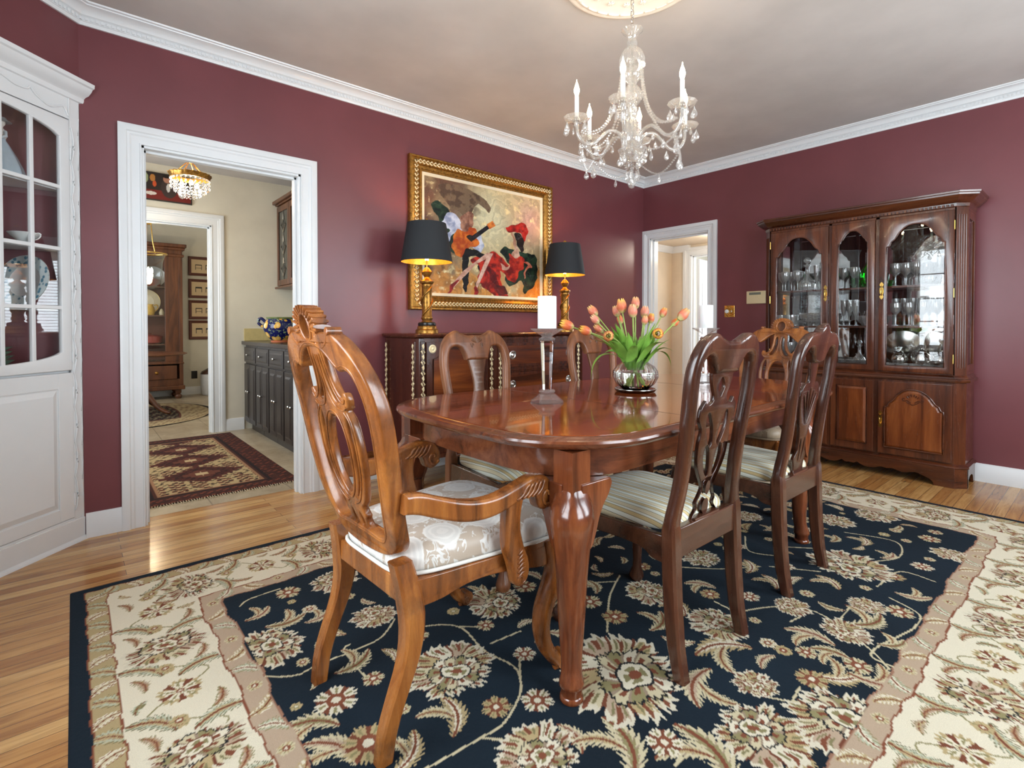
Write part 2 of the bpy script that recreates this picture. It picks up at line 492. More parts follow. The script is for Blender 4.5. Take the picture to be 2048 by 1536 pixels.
def damask_mat(name, ground, figure):
    """silvery rosettes on a taupe ground"""
    t = NT(name); b = t.bsdf(Roughness=0.45)
    v = t.coord((1, 1, 0.6))
    w = t.n('ShaderNodeTexVoronoi'); w.feature = 'F1'; w.inputs['Scale'].default_value = 7.6; w.inputs['Randomness'].default_value = 0.2
    n = t.noise(v, 55, 3)
    t.l(v, w.inputs['Vector'])
    d = t.math('ADD', w.outputs['Distance'], t.math('MULTIPLY', t.math('SUBTRACT', n, 0.5), 0.08))
    ring = t.math('SINE', t.math('MULTIPLY', d, 62))
    rose = t.ramp(d, [(0.0, (1, 1, 1, 1)), (0.44, (1, 1, 1, 1)), (0.46, (0, 0, 0, 1)), (0.6, (0, 0, 0, 1))])
    scroll = t.ramp(t.noise(v, 26, 2, 0.5, 1.5), [(0.53, (0, 0, 0, 1)), (0.55, (1, 1, 1, 1)), (0.62, (1, 1, 1, 1)), (0.64, (0, 0, 0, 1))])
    mask = t.math('MAXIMUM', rose, scroll)
    inner = t.ramp(ring, [(0.0, tuple(c * 0.90 for c in figure[:3]) + (1,)), (0.25, figure)])
    t.l(t.mix(ground, inner, mask), b.inputs['Base Color'])
    t.bump(b, mask, 0.25, 0.002)
    b.inputs['Sheen Weight'].default_value = 0.3
    return t.m
M_DAMASK = damask_mat('silver_damask', lin(190, 174, 156), lin(232, 230, 224))
M_DAMASK2 = damask_mat('brown_damask', lin(120, 98, 76), lin(150, 130, 106))

def rug_noise_mat(name, c1, c2, c3, scale):
    t = NT(name); b = t.bsdf(Roughness=0.95)
    w = t.n('ShaderNodeTexVoronoi'); w.inputs['Scale'].default_value = scale; t.l(t.coord((1, 1.7, 1)), w.inputs['Vector'])
    n = t.noise(t.coord((1, 2, 1)), scale * 1.5, 3)
    col = t.ramp(n, [(0.4, c1), (0.5, c2), (0.56, c3), (0.62, c1)], 'CONSTANT')
    t.l(t.mix(col, c1, t.ramp(w.outputs['Distance'], [(0.3, (0, 0, 0, 1)), (0.5, (1, 1, 1, 1))])), b.inputs['Base Color'])
    return t.m

def lemon_mat():
    t = NT('blue_majolica_with_lemons'); b = t.bsdf(Roughness=0.14)
    w = t.n('ShaderNodeTexVoronoi'); w.inputs['Scale'].default_value = 13; w.inputs['Randomness'].default_value = 0.8
    t.l(t.coord((1, 1, 0.8)), w.inputs['Vector'])
    lem = t.ramp(w.outputs['Distance'], [(0.0, (1, 1, 1, 1)), (0.34, (1, 1, 1, 1)), (0.38, (0, 0, 0, 1))])
    n = t.noise(t.coord(), 26, 2, 0.5, 2.0)
    leaf = t.ramp(n, [(0.6, (0, 0, 0, 1)), (0.62, (1, 1, 1, 1)), (0.68, (1, 1, 1, 1)), (0.7, (0, 0, 0, 1))])
    c = t.mix(lin(18, 26, 84), lin(150, 172, 120), leaf)
    c = t.mix(c, t.ramp(w.outputs['Distance'], [(0.0, lin(236, 208, 140)), (0.3, lin(216, 168, 70))]), lem)
    t.l(c, b.inputs['Base Color']); return t.m
M_LEMON = lemon_mat()

def milky(mat, amount):
    """cut facets scatter some of the lamp light: blend in a translucent component"""
    t = mat.node_tree; out = [n for n in t.nodes if n.type == 'OUTPUT_MATERIAL'][0]; src = out.inputs[0].links[0].from_socket
    tl = t.nodes.new('ShaderNodeBsdfTranslucent'); tl.inputs[0].default_value = (.95, .95, .93, 1)
    df = t.nodes.new('ShaderNodeBsdfDiffuse'); df.inputs[0].default_value = (.95, .95, .93, 1)
    m1 = t.nodes.new('ShaderNodeMixShader'); t.links.new(tl.outputs[0], m1.inputs[1]); t.links.new(df.outputs[0], m1.inputs[2])
    m2 = t.nodes.new('ShaderNodeMixShader'); m2.inputs[0].default_value = amount
    t.links.new(src, m2.inputs[1]); t.links.new(m1.outputs[0], m2.inputs[2]); t.links.new(m2.outputs[0], out.inputs[0])
milky(M_CHAND, .16); milky(M_CRYST, .18)
M_CLEAR = m_pane('solid_clear_crystal', 1.8, (1, 1, 1, 1), 1.4); milky(M_CLEAR, .10)

# ------------------------------------------------------------------ the setting
def wall(name, a0, a1, z0, z1, holes, f, mat):
    """a wall in the (a, z) plane with rectangular openings; f(a, t, z) maps to xyz with t across the thickness"""
    mb = MB()
    xs = sorted({a0, a1} | {h[0] for h in holes} | {h[1] for h in holes})
    for x0, x1 in zip(xs, xs[1:]):
        zs = [z0]
        cut = sorted([(h[2], h[3]) for h in holes if h[0] <= x0 + 1e-6 and h[1] >= x1 - 1e-6])
        z = z0
        for c0, c1 in cut + [(z1, z1)]:
            if c0 > z + 1e-6:
                k = len(mb.v); mb.box(x0, x1, 0, 1, z, c0)
                mb.v[k:] = [f(*p) for p in mb.v[k:]]
            z = c1
    return struct(mb.obj(name, mat, smooth=0))

DZ = 2.048
OPL = (-4.48, -3.657)            # doorway to the pantry, on the back wall
OPR = (-0.78, -0.09)             # doorway to the hall, on the right wall
wall('wall_back', -4.73, 0.13, -0.02, 2.75, [(OPL[0], OPL[1], -0.02, DZ)], lambda a, t, z: (a, 0.13 * t, z), M_MAROON)
wall('wall_right', ROOM_Y0 - .13, 0.0, -0.02, 2.75, [(OPR[0], OPR[1], -0.02, 2.03)], lambda a, t, z: (0.13 * t, a, z), M_MAROON)
WN = [(a, b, WZ0, WZ1) for a, b in WIN_NEAR]; WS = [(a, b, WZ0, WZ1) for a, b in WIN_SIDE]
wall('wall_near', ROOM_X0 - .13, 0.13, -0.02, 2.75, WN, lambda a, t, z: (a, ROOM_Y0 - 0.13 * t, z), M_MAROON)
wall('wall_side', ROOM_Y0, -0.72, -0.02, 2.75, WS, lambda a, t, z: (ROOM_X0 - 0.13 * t, a, z), M_MAROON)
DG0 = (-4.73, 0.0)
def dg(s, d, z):
    """diagonal corner: s metres along the corner wall from the back wall, d metres out into the room"""
    q = 1 / sqrt(2)
    return (DG0[0] - s * q + d * q, DG0[1] - s * q - d * q, z)
wall('wall_corner', 0.0, 1.02, 2.26, 2.75, [], lambda a, t, z: dg(a, -0.05 * t, z), M_MAROON)
o = MB(); o.box(ROOM_X0 - .2, 0.0, ROOM_Y0 - .2, 0.0, -0.04, 0.0); o.box(OPL[0], OPL[1], 0, 0.13, -0.04, 0.0)
o.box(0.0, 1.45, -1.5, 0.6, -0.04, 0.0); o.box(1.45, 3.6, -1.6, 1.2, -0.04, 0.0)
struct(o.obj('floor', M_FLOOR, smooth=0))
struct(MB().box(ROOM_X0 - .2, 0.13, ROOM_Y0 - .2, 0.13, CEIL, CEIL + .08).obj('ceiling', M_CEIL, smooth=0))

RP = [(0, ROOM_Y0), (0, 0), (-4.73, 0), (ROOM_X0, -0.72), (ROOM_X0, ROOM_Y0)]
cp = [(0, 2.596), (.010, 2.596), (.013, 2.606), (.013, 2.612), (.018, 2.614), (.018, 2.634), (.024, 2.638), (.030, 2.640), (.034, 2.648), (.044, 2.660),
      (.060, 2.668), (.078, 2.671), (.080, 2.676), (.092, 2.678), (.095, 2.685), (0, 2.685)]
mb = MB().sweep(cp, RP, closed=True)
def dentils(p, q):
    P, Q = Vector(p), Vector(q); L = (Q - P).length; d = (Q - P) / L; n = Vector((-d.y, d.x)); k = int(L / 0.021)
    for i in range(k):
        c = P + d * (i + .5) * L / k
        a, b = c - d * .0055, c + d * .0055
        vs = []
        for z in (2.617, 2.632):
            for pt, o_ in ((a, .017), (b, .017), (b, .0245), (a, .0245)):
                r = pt + n * o_; vs.append((r.x, r.y, z))
        mb.add(vs, [(0, 1, 2, 3), (4, 7, 6, 5), (0, 4, 5, 1), (1, 5, 6, 2), (2, 6, 7, 3), (3, 7, 4, 0)])
for i in range(3): dentils(RP[i], RP[i + 1])
struct(mb.obj('trim_1', M_TRIM, smooth=30))
bp = [(0, 0), (.016, 0), (.016, .098), (.012, .106), (.012, .114), (.006, .125), (0, .125)]
def base(name, path, mat=M_TRIM, prof=bp): return struct(MB().sweep(prof, path).obj(name, mat, smooth=30))
base('baseboard_right', [(0, ROOM_Y0), (0, OPR[0] - .095)])
base('baseboard_back', [(-0.016, 0), (OPL[1] + .101, 0)])
base('baseboard_corner', [(OPL[0] - .099, 0), (-4.725, 0)])
base('baseboard_side', [(ROOM_X0, -0.75), (ROOM_X0, ROOM_Y0)])
base('baseboard_near', [(ROOM_X0, ROOM_Y0), (0, ROOM_Y0)])

def casing(name, f, a0, a1, top, w=0.10, zb=0.0, jamb=0.13, flip=1):
    """door casing with a stepped profile and lined jambs; f(a, d, z), d out of the wall into the room"""
    mb = MB()
    prof = [(0, 0), (0, .020), (.012, .024), (.034, .024), (.040, .017), (.050, .017), (.058, .012), (w - .008, .012), (w - .006, .018), (w, .018), (w, 0)]
    # profile: distance from outer edge inwards
    pts = []
    for k, (u, d) in enumerate(prof):
        pts.append([(a0 - w + u, d, zb), (a0 - w + u, d, top + w - u), (a1 + w - u, d, top + w - u), (a1 + w - u, d, zb)])
    rings = [[f(*pts[k][i]) for k in range(len(prof))] for i in range(4)]
    mb.loft(rings, cap=True)
    k = len(mb.v)
    mb.box(a0 - .001, a0 + .012, -jamb, 0.004, zb, top); mb.box(a1 - .012, a1 + .001, -jamb, 0.004, zb, top); mb.box(a0, a1, -jamb, 0.004, top - .012, top + .001)
    mb.box(a0 + .012, a0 + .024, -jamb * .62, -jamb * .34, zb, top - .012); mb.box(a1 - .024, a1 - .012, -jamb * .62, -jamb * .34, zb, top - .012); mb.box(a0, a1, -jamb * .62, -jamb * .34, top - .024, top - .012)
    mb.v[k:] = [f(*p) for p in mb.v[k:]]
    return struct(mb.obj(name, M_TRIM, smooth=25))
casing('door_1', lambda a, d, z: (a, -d, z), OPL[0], OPL[1], DZ)
casing('door_2', lambda a, d, z: (-d, a, z), OPR[0], OPR[1], 2.03, 0.09)

# windows behind the camera: frame, sashes with glazing bars and clear glass
def window(name, f, a0, a1):
    root = bpy.data.objects.new(name, None); COL.objects.link(root); struct(root)
    mb = MB(); w = .09
    mb.box(a0 - w, a0, 0, .02, WZ0 - w, WZ1 + w); mb.box(a1, a1 + w, 0, .02, WZ0 - w, WZ1 + w); mb.box(a0, a1, 0, .02, WZ1, WZ1 + w)
    mb.box(a0 - w - .02, a1 + w + .02, 0, .06, WZ0 - .035, WZ0); mb.box(a0 - w, a1 + w, 0, .02, WZ0 - .1, WZ0 - .035)
    mb.box(a0, a0 + .05, -.09, -.05, WZ0, WZ1); mb.box(a1 - .05, a1, -.09, -.05, WZ0, WZ1)
    for z in (WZ0, (WZ0 + WZ1) / 2 - .02, WZ1 - .05): mb.box(a0 + .05, a1 - .05, -.09, -.05, z, z + .05)
    for i in range(1, 4):
        x = a0 + (a1 - a0) * i / 4; mb.box(x - .009, x + .009, -.08, -.06, WZ0 + .05, WZ1 - .05)
    for z in (WZ0 + .4, WZ1 - .4): mb.box(a0 + .05, a1 - .05, -.08, -.06, z - .009, z + .009)
    mb.v = [f(*p) for p in mb.v]; mb.obj('window_frame', M_TRIM, root, smooth=0)
    g = MB().box(a0 + .03, a1 - .03, -.072, -.068, WZ0 + .03, WZ1 - .03); g.v = [f(*p) for p in g.v]; g.obj('pane', M_PANE, root, smooth=0)
for i, (a, b) in enumerate(WIN_NEAR): window('window_%d' % (i + 1), lambda x, d, z: (x, ROOM_Y0 + d, z), a, b)
for a, b in WIN_SIDE: window('window_3', lambda x, d, z: (ROOM_X0 + d, x, z), a, b)

# ---- hall behind the right doorway
wall('wall_hall_left', 0.13, 1.42, 0, 2.2, [], lambda a, t, z: (a, 0.48 + .1 * t, z), M_BEIGE)
wall('wall_hall_end', -1.4, 0.48, 0, 2.2, [(-0.72, 0.20, 0, 2.0)], lambda a, t, z: (1.30 + .12 * t, a, z), M_BEIGE)
wall('wall_hall_right', 0.13, 1.42, 0, 2.2, [], lambda a, t, z: (a, -1.4 - .1 * t, z), M_BEIGE)
struct(MB().box(0.13, 1.42, -1.4, .48, 2.13, 2.2).obj('ceiling_hall', M_BEIGE, smooth=0))
struct(MB().sweep([(0, 2.05), (.012, 2.05), (.02, 2.07), (.05, 2.11), (.06, 2.115), (.06, 2.13), (0, 2.13)], [(1.30, .2), (1.30, .48), (.13, .48)]).obj('trim_2', M_TRIM, smooth=30))
casing('door_3', lambda a, d, z: (1.30 - d, a, z), -0.72, 0.20, 2.0, 0.1, jamb=.12)
base('baseboard_hall', [(1.30, .31), (1.30, .48), (.13, .48)])
# the bright room past the hall, with its own window and a half open white door
wall('wall_far_room', -1.6, 1.2, 0, 2.7, [(-0.9, 0.5, .7, 2.2)], lambda a, t, z: (3.5 + .12 * t, a, z), M_CREAM)
wall('wall_far_room_side', 1.42, 3.5, 0, 2.7, [], lambda a, t, z: (a, 1.1 + .1 * t, z), M_CREAM)
struct(MB().box(1.42, 3.6, -1.6, 1.2, 2.6, 2.7).obj('ceiling_far_room', M_CEIL, smooth=0))
area_light('window_daylight', (3.70, -0.2, 1.45), (radians(90), 0, radians(90)), 1.4, 1.5, 45, DAY)
mb = MB()
for z in np.linspace(.72, 2.18, 30): mb.box(3.44, 3.475, -.9, .5, z, z + .006)
bl = mb.obj('window_blind', M_TRIM, smooth=0); tag(bl, 'white slatted blind in the far window past the hall', 'blind')
dr = thing('panelled_door', 'white panelled door standing ajar past the hall doorway', 'door', (1.44, 0.17, 0), radians(8))
mb = MB().box(0, .74, -.018, .018, 0.005, 1.96)
for z0, z1 in ((.2, .85), (.98, 1.82)):
    for x0, x1 in ((.09, .33), (.41, .65)):
        for s in (-1, 1): mb.box(x0, x1, s * .018, s * .024, z0, z1)
mb.obj('door_leaf', M_TRIM, dr, smooth=0, bevel=.006)
MB().lathe([(0, 0), (.022, 0), (.028, .02), (.018, .04), (0, .045)], 16).xf(Matrix.Translation((.69, -.02, .95)) @ Matrix.Rotation(pi / 2, 4, 'X')).obj('door_knob', M_BRASS, dr)

# ---- pantry and breakfast room behind the left doorway
PY, PX, PC = 2.559, -2.80, 2.62
wall('wall_pantry_back', -5.3, PX + .1, 0, 2.75, [(-4.75, -3.705, 0, 2.091)], lambda a, t, z: (a, PY + .12 * t, z), M_CREAM)
wall('wall_pantry_right', .13, PY, 0, 2.75, [], lambda a, t, z: (PX + .1 * t, a, z), M_CREAM)
wall('wall_pantry_left', .13, PY, 0, 2.75, [(0.7, 2.0, .8, 2.1)], lambda a, t, z: (-5.2 - .1 * t, a, z), M_CREAM)
wall('wall_pantry_front', -5.3, PX + .1, 0, 2.75, [(OPL[0], OPL[1], 0, DZ)], lambda a, t, z: (a, .13 + .012 * t, z), M_CREAM)
struct(MB().box(-5.3, PX, .13, PY, PC, PC + .1).obj('ceiling_pantry', M_CEIL, smooth=0))
struct(MB().box(-5.6, PX + .1, .13, PY + .12, -.04, .001).box(-5.6, -2.5, PY + .12, 6.3, -.04, .001).obj('floor_tile', M_TILE, smooth=0))
casing('door_4', lambda a, d, z: (a, PY - d, z), -4.75, -3.705, 2.091, 0.112, jamb=.12)
base('baseboard_pantry', [(-3.42, PY), (-3.593, PY)])
BY = 6.154
wall('wall_breakfast_back', -5.6, -2.5, 0, 2.75, [], lambda a, t, z: (a, BY + .1 * t, z), M_CREAM)
wall('wall_breakfast_right', PY + .12, BY, 0, 2.75, [], lambda a, t, z: (-2.6 + .1 * t, a, z), M_CREAM)
wall('wall_breakfast_left', PY + .12, BY, 0, 2.75, [(3.4, 5.2, .8, 2.2)], lambda a, t, z: (-5.5 - .1 * t, a, z), M_CREAM)
struct(MB().box(-5.6, -2.5, PY + .12, BY, 2.66, 2.75).obj('ceiling_breakfast', M_CEIL, smooth=0))
base('baseboard_breakfast', [(-2.6, BY), (-5.5, BY)])
point_light('hall_fill_light', (0.75, -0.55, 2.0), 13, (1.0, .90, .76), .06)  # warm fill without a fixture, added to brighten the hall
area_light('window_daylight', (-5.36, 1.35, 1.45), (radians(90), 0, radians(-90)), 1.3, 1.3, 26, DAY)  # assumed window out of view, added to fill the pantry with daylight
area_light('window_daylight', (-5.66, 4.3, 1.5), (radians(90), 0, radians(-90)), 1.8, 1.4, 26, DAY)

# ------------------------------------------------------------------ dining table
RZ = 0.006
TX0, TX1, TYC, TH, TZ = -3.845, -1.615, -1.965, 0.585, 0.76
TXC = (TX0 + TX1) / 2
def table_outline(ins, n=10):
    """boat-ended racetrack, inset by ins"""
    hx, hy = (TX1 - TX0) / 2 - ins, TH - ins
    pts = []
    bow = 0.045
    for cxs, cys, a0 in ((1, 1, 0), (-1, 1, 90), (-1, -1, 180), (1, -1, 270)):
        R = (0.30 if cxs < 0 else 0.42) - ins * .8
        for i in range(n + 1):
            a = radians(a0 + 90 * i / n)
            x = cxs * (hx - bow - R) + R * cos(a); y = cys * (hy - R) + R * sin(a)
            pts.append((x, y))
    out = []
    m = len(pts)
    for i in range(m):
        p, q = pts[i], pts[(i + 1) % m]
        k = 10 if math.dist(p, q) > .2 else 1
        for j in range(k): out.append((p[0] + (q[0] - p[0]) * j / k, p[1] + (q[1] - p[1]) * j / k))
    res = []
    for x, y in out:
        R = (0.30 if x < 0 else 0.42) - ins * .8
        if abs(x) > hx - bow - R - 1e-6:
            f = 1 - min(1, abs(y) / hy) ** 2
            t = (abs(x) - (hx - bow - R)) / R
            x = math.copysign(abs(x) + bow * f * max(0, min(1, t)), x)
        res.append((x, y))
    return res
tb = thing('dining_table', 'long mahogany dining table with rounded ends, standing on the floral rug under the chandelier', 'table', (TXC, TYC, RZ))
rings = []
for ins, z in ((.075, .722), (.030, .724), (.014, .729), (.004, .738), (0, .746), (.002, .753), (.010, .757), (.022, .757), (.026, .760), (.045, .760)):
    rings.append([(x, y, z) for x, y in table_outline(ins)])
MB().loft(rings).obj('tabletop_edge', M_TABLEEDGE, tb, smooth=40)
o = MB().prism(table_outline(.045), .7555, .7612).obj('tabletop', M_TABLE, tb, smooth=20)
# two narrow joints show where the leaves meet
for x in (-.42, .42): MB().box(x - .0007, x + .0007, -TH + .05, TH - .05, .760, .7616).obj('leaf_joint', M_DARK, tb, smooth=0)
ap = table_outline(.095); ai = table_outline(.118)
mb = MB(); n = len(ap)
mb.loft([[(x, y, .63) for x, y in ap], [(x, y, .723) for x, y in ap], [(x, y, .723) for x, y in ai], [(x, y, .63) for x, y in ai]], cap=False)
k = len(mb.v) - 4 * n
for j in range(n): mb.f.append((k + j, k + (j + 1) % n, k + 3 * n + (j + 1) % n, k + 3 * n + j))
mb.obj('apron', M_TABLEEDGE, tb, smooth=30)
mb = MB()
for lx in (-1, 1):
    for ly in (-1, 1):
        x, y = (-.960 if lx < 0 else .690), ly * .455
        mb = MB()
        mb.box(x - .037, x + .037, y - .037, y + .037, .575, .722)
        def sec(z, r, p=2.2, ox=0, oy=0):
            ring = []
            for j in range(28):
                a = 2 * pi * j / 28; c, s_ = cos(a), sin(a)
                q = .82 * r / (abs(c) ** p + abs(s_) ** p) ** (1 / p)
                ring.append((x + lx * ox + q * c, y + ly * oy + q * s_, z))
            return ring
        tabz = [(.612, .046, 6, 0, 0), (.592, .052, 4, .004, .004), (.570, .066, 2.6, .012, .012), (.535, .074, 2.3, .016, .016), (.495, .070, 2.2, .014, .014), (.44, .061, 2.2, .010, .010), (.36, .051, 2.6, .003, .003),
                (.25, .043, 3.2, -.004, -.004), (.15, .036, 3.2, -.006, -.006), (.10, .033, 3.0, -.004, -.004), (.075, .036, 2.4, 0, 0), (.056, .044, 2, .002, .002), (.045, .0445, 2, .002, .002), (.041, .040, 2, .002, .002), (.018, .036, 2, .002, .002), (.014, .041, 2, .002, .002), (.004, .042, 2, .002, .002), (.0, .038, 2, .002, .002)]
        mb.loft([sec(*t) for t in tabz])
        leg = mb.obj('leg', M_TABLELEG, tb, smooth=50)
        # knee brackets shaped like wings under the apron
        br = MB()
        wing = cr([(0.0, .628, 'c'), (.122, .628, 'c'), (.130, .612), (.122, .592), (.112, .575), (.092, .552), (.074, .52), (.060, .48), (.040, .44), (.0, .42, 'c')], 4)
        for (dx, dy) in ((-lx, 0), (0, -ly)):
            br.prism(wing, -.030, .030, lambda a, b, h, dx=dx, dy=dy: (x + dx * a + (h + lx * .012) * abs(dy), y + dy * a + (h + ly * .012) * abs(dx), b))
        br.obj('knee_bracket', M_TABLELEG, leg, smooth=60, bevel=.016, seg=4)
ZT = .7612 + RZ

# ------------------------------------------------------------------ side chairs
def cushion(mb, wf, wb, d0, d1, z0, h, n=22, side=.02):
    """upholstered pad: trapezoid plan with rounded corners, domed top"""
    rings = []
    def plan(s):
        pts = []
        for i in range(4 * n):
            a = 2 * pi * i / (4 * n) + pi / 4
            c, si = cos(a), sin(a); p = 6
            q = 1 / (abs(c) ** p + abs(si) ** p) ** (1 / p)
            u, v = q * c, q * si
            y = (d0 + d1) / 2 + v * (d1 - d0) / 2 * s
            t = (v * s + 1) / 2; hw = (wb + (wf - wb) * t) / 2
            pts.append((u * hw * s, y + .018 * (1 - u * u) * max(0, v) * s))
        return pts
    for s, z in ((.93, z0), (.985, z0 + .004), (1.0, z0 + h * .25), (.995, z0 + h * .5), (.965, z0 + h * .72), (.90, z0 + h * .86), (.78, z0 + h * .94), (.55, z0 + h * .985), (.28, z0 + h), (.02, z0 + h * 1.003)):
        rings.append([(x, y, z) for x, y in plan(s)])
    return mb.loft(rings)

S_LEAN = smooth_tab([(0, -.035), (.12, -.012), (.30, 0), (.44, .004), (.50, .0), (.56, -.010), (.70, -.030), (.85, -.052), (.95, -.066), (1.10, -.100)])
def s_map(u, z, w):
    return (u, interp(S_LEAN, z) + w - .03 * 0 , z)
def hoop_outline(kind):
    if kind == 'yoke':
        out = mirror([(0, 1.028), (.035, 1.029), (.07, 1.041), (.10, 1.053), (.13, 1.049), (.165, 1.028), (.192, .985), (.204, .92), (.200, .82), (.192, .72), (.190, .62), (.198, .54), (.212, .47), (.214, .43, 'c'), (.164, .43, 'c'),
                      (.162, .47), (.152, .54), (.146, .62), (.150, .72), (.159, .82), (.162, .90), (.158, .955), (.135, .982), (.105, .980), (.082, .955), (.066, .925, 'c'), (0, .925)])
    elif kind == 'shell':
        out = mirror([(0, 1.080), (.022, 1.078), (.042, 1.060), (.066, 1.052), (.10, 1.050), (.14, 1.040), (.175, 1.012), (.197, .965), (.204, .90), (.200, .82), (.192, .72), (.190, .62), (.198, .54), (.212, .47), (.214, .43, 'c'), (.164, .43, 'c'),
                      (.162, .47), (.152, .54), (.146, .62), (.150, .72), (.159, .82), (.162, .89), (.160, .945), (.135, .978), (.10, .985), (.075, .965), (.055, .93), (.03, .922), (0, .92)])
    else:
        out = mirror([(0, 1.028), (.05, 1.028), (.085, 1.042), (.105, 1.052), (.135, 1.042), (.172, 1.018), (.200, .975), (.213, .91), (.208, .82), (.196, .72), (.190, .62), (.196, .54), (.210, .47), (.214, .43, 'c'), (.172, .43, 'c'),
                      (.170, .47), (.158, .54), (.153, .62), (.158, .72), (.168, .82), (.172, .89), (.160, .95), (.135, .972), (.10, .968), (.080, .94), (.068, .905, 'c'), (0, .905)])
    return cr(out, 5)
def tear(cx, z0, z1, w, tilt=0):
    h = z1 - z0
    return cr([(cx + tilt * 0 - 0, z0), (cx + w * .6 + tilt * .25, z0 + h * .25), (cx + w + tilt * .7, z0 + h * .7), (cx + w * .6 + tilt, z0 + h * .95), (cx + tilt, z1), (cx - w * .6 + tilt, z0 + h * .95), (cx - w + tilt * .7, z0 + h * .7), (cx - w * .6 + tilt * .25, z0 + h * .25)], 4)
def side_chair(kind, label, loc, rotz, wood, woodx, group=None):
    ch = thing('dining_chair', label, 'chair', loc, rotz, group)
    # stiles and crest in one bent frame
    plate('back_frame', [hoop_outline(kind)], .042, s_map, wood, ch, bevel=.015, res=3)
    if kind == 'yoke':
        spl = mirror([(0, .935), (.055, .935), (.058, .91), (.048, .88), (.036, .855), (.040, .835), (.060, .825), (.078, .842, 'c'), (.090, .815), (.090, .78), (.072, .745), (.078, .70), (.072, .64), (.056, .60), (.036, .565), (.030, .545), (.040, .52), (.050, .50), (.046, .48), (.066, .445), (0, .44)])
        holes = [cr([(0, .912), (.016, .895), (.020, .880), (.010, .862), (0, .848), (-.010, .862), (-.020, .880), (-.016, .895)], 3)]
        for s in (1, -1):
            holes.append(cr([(s * .052, .800), (s * .066, .79), (s * .064, .75), (s * .045, .71), (s * .028, .685), (s * .014, .70), (s * .018, .74), (s * .034, .775)], 3))
            holes.append(cr([(s * .052, .685), (s * .056, .65), (s * .040, .605), (s * .018, .585), (s * .012, .61), (s * .02, .66), (s * .035, .69)], 3))
        holes.append(cr([(0, .565), (.010, .555), (.010, .535), (0, .522), (-.010, .535), (-.010, .555)], 3))
        holes.append(cr([(0, .505), (.014, .495), (.016, .47), (0, .458), (-.016, .47), (-.014, .495)], 3))
    elif kind == 'shell':
        spl = mirror([(0, .935), (.038, .935), (.036, .90), (.030, .86), (.034, .84), (.060, .838), (.086, .82), (.092, .79), (.084, .74), (.066, .68), (.046, .63), (.036, .59), (.038, .55), (.054, .53), (.062, .51), (.050, .485), (.050, .46), (.066, .445), (0, .44)])
        holes = []
        for tilt, c in ((-.052, -.010), (-.026, -.005), (0, 0), (.026, .005), (.052, .010)):
            holes.append(tear(c, .665, .815 - abs(tilt) * .5, .0085, tilt))
        holes.append(tear(-.014, .50, .60, .007, -.006)); holes.append(tear(.014, .50, .60, .007, .006))
    else:
        spl = mirror([(0, .915), (.052, .915), (.050, .89), (.040, .85), (.031, .80), (.030, .755), (.040, .715), (.058, .695), (.068, .712), (.074, .735), (.090, .748), (.106, .735), (.108, .69), (.096, .645), (.072, .60), (.048, .57), (.040, .53), (.046, .49), (.060, .445), (0, .44)])
        holes = [] 
    if kind == 'yoke': spl = [(p[0] * (1.22 if p[1] < .83 else 1.1),) + p[1:] for p in spl]
    plate('splat', [cr(spl, 4)] + holes, .014, lambda u, z, w: (u, interp(S_LEAN, z) + w + .004, z), M_SPLAT if kind == 'vase' else wood, ch, bevel=.003)
    if kind != 'yoke':
        # carved shell and its two scrolls on the crest
        sh = MB(); zc = 1.0 if kind == 'vase' else 1.012
        face = 1
        for k in range(7):
            a = radians(-60 + 20 * k); L = .036
            pts = [(sin(a) * r * L, interp(S_LEAN, zc) + .017 * face, zc - .012 + cos(a) * r * L) for r in (.12, .4, .7, 1.0)]
            pts = [(p[0], interp(S_LEAN, p[2]) + .0205, p[2]) for p in pts]
            sh.tube(pts, [.002, .0036, .0046, .003], 8)
        for s in (1, -1):
            pts = [(s * (.020 + .012 * t), 0, zc - .022 + .01 * sin(t * 5)) for t in np.linspace(0, 1.6, 10)]
            sh.tube([(p[0], interp(S_LEAN, p[2]) + .0205, p[2]) for p in pts], .0032, 8)
        sh.obj('shell_carving', M_SPLAT if kind == 'vase' else wood, ch, smooth=60)
    if kind == 'shell':
        fl = MB()
        for k in range(5):
            u = -.032 + .016 * k; z = 1.082 - .018 * (k - 2) ** 2 / 4
            fl.tube([(u, interp(S_LEAN, z) - .004 + w, z - .001) for w in (-.012, 0, .012)], [.005, .006, .005], 8)
        fl.obj('crest_flutes', wood, ch, smooth=60)
    # legs: rear raked, front cabriole with pad foot
    for s in (1, -1):
        mb = MB(); rings = []
        for z in (.50, .475, .45, .40, .30, .20, .10, .04, 0):
            x = s * .190; y = interp(S_LEAN, z); hw = interp([(0, .020), (.1, .021), (.4, .0235), (.45, .0235), (.50, .016)], z); hd = interp([(0, .020), (.15, .024), (.42, .026), (.45, .024), (.50, .012)], z)
            rings.append([(x + hw * a, y + hd * b, z) for a, b in ((-1, -.7), (-.7, -1), (.7, -1), (1, -.7), (1, .7), (.7, 1), (-.7, 1), (-1, .7))])
        mb.loft(rings).obj('leg', wood, ch, smooth=30)
        mb = MB()
        def sec(z, r, oy=0, p=2.3):
            ring = []
            for j in range(20):
                a = 2 * pi * j / 20; c, s_ = cos(a), sin(a); q = r / (abs(c) ** p + abs(s_) ** p) ** (1 / p)
                ring.append((s * (.222 + oy) + q * c, .435 + oy + q * s_, z))
            return ring
        mb.loft([sec(*t) for t in ((.425, .027, 0, 6), (.39, .028, 0, 5), (.36, .033, .006, 3), (.32, .034, .008), (.26, .027, .002), (.18, .021, -.006), (.10, .017, -.008), (.06, .018, -.003), (.04, .026, .004, 2), (.022, .031, .006, 2), (.012, .030, .006, 2), (0, .024, .006, 2))])
        mb.obj('leg', wood, ch, smooth=50)
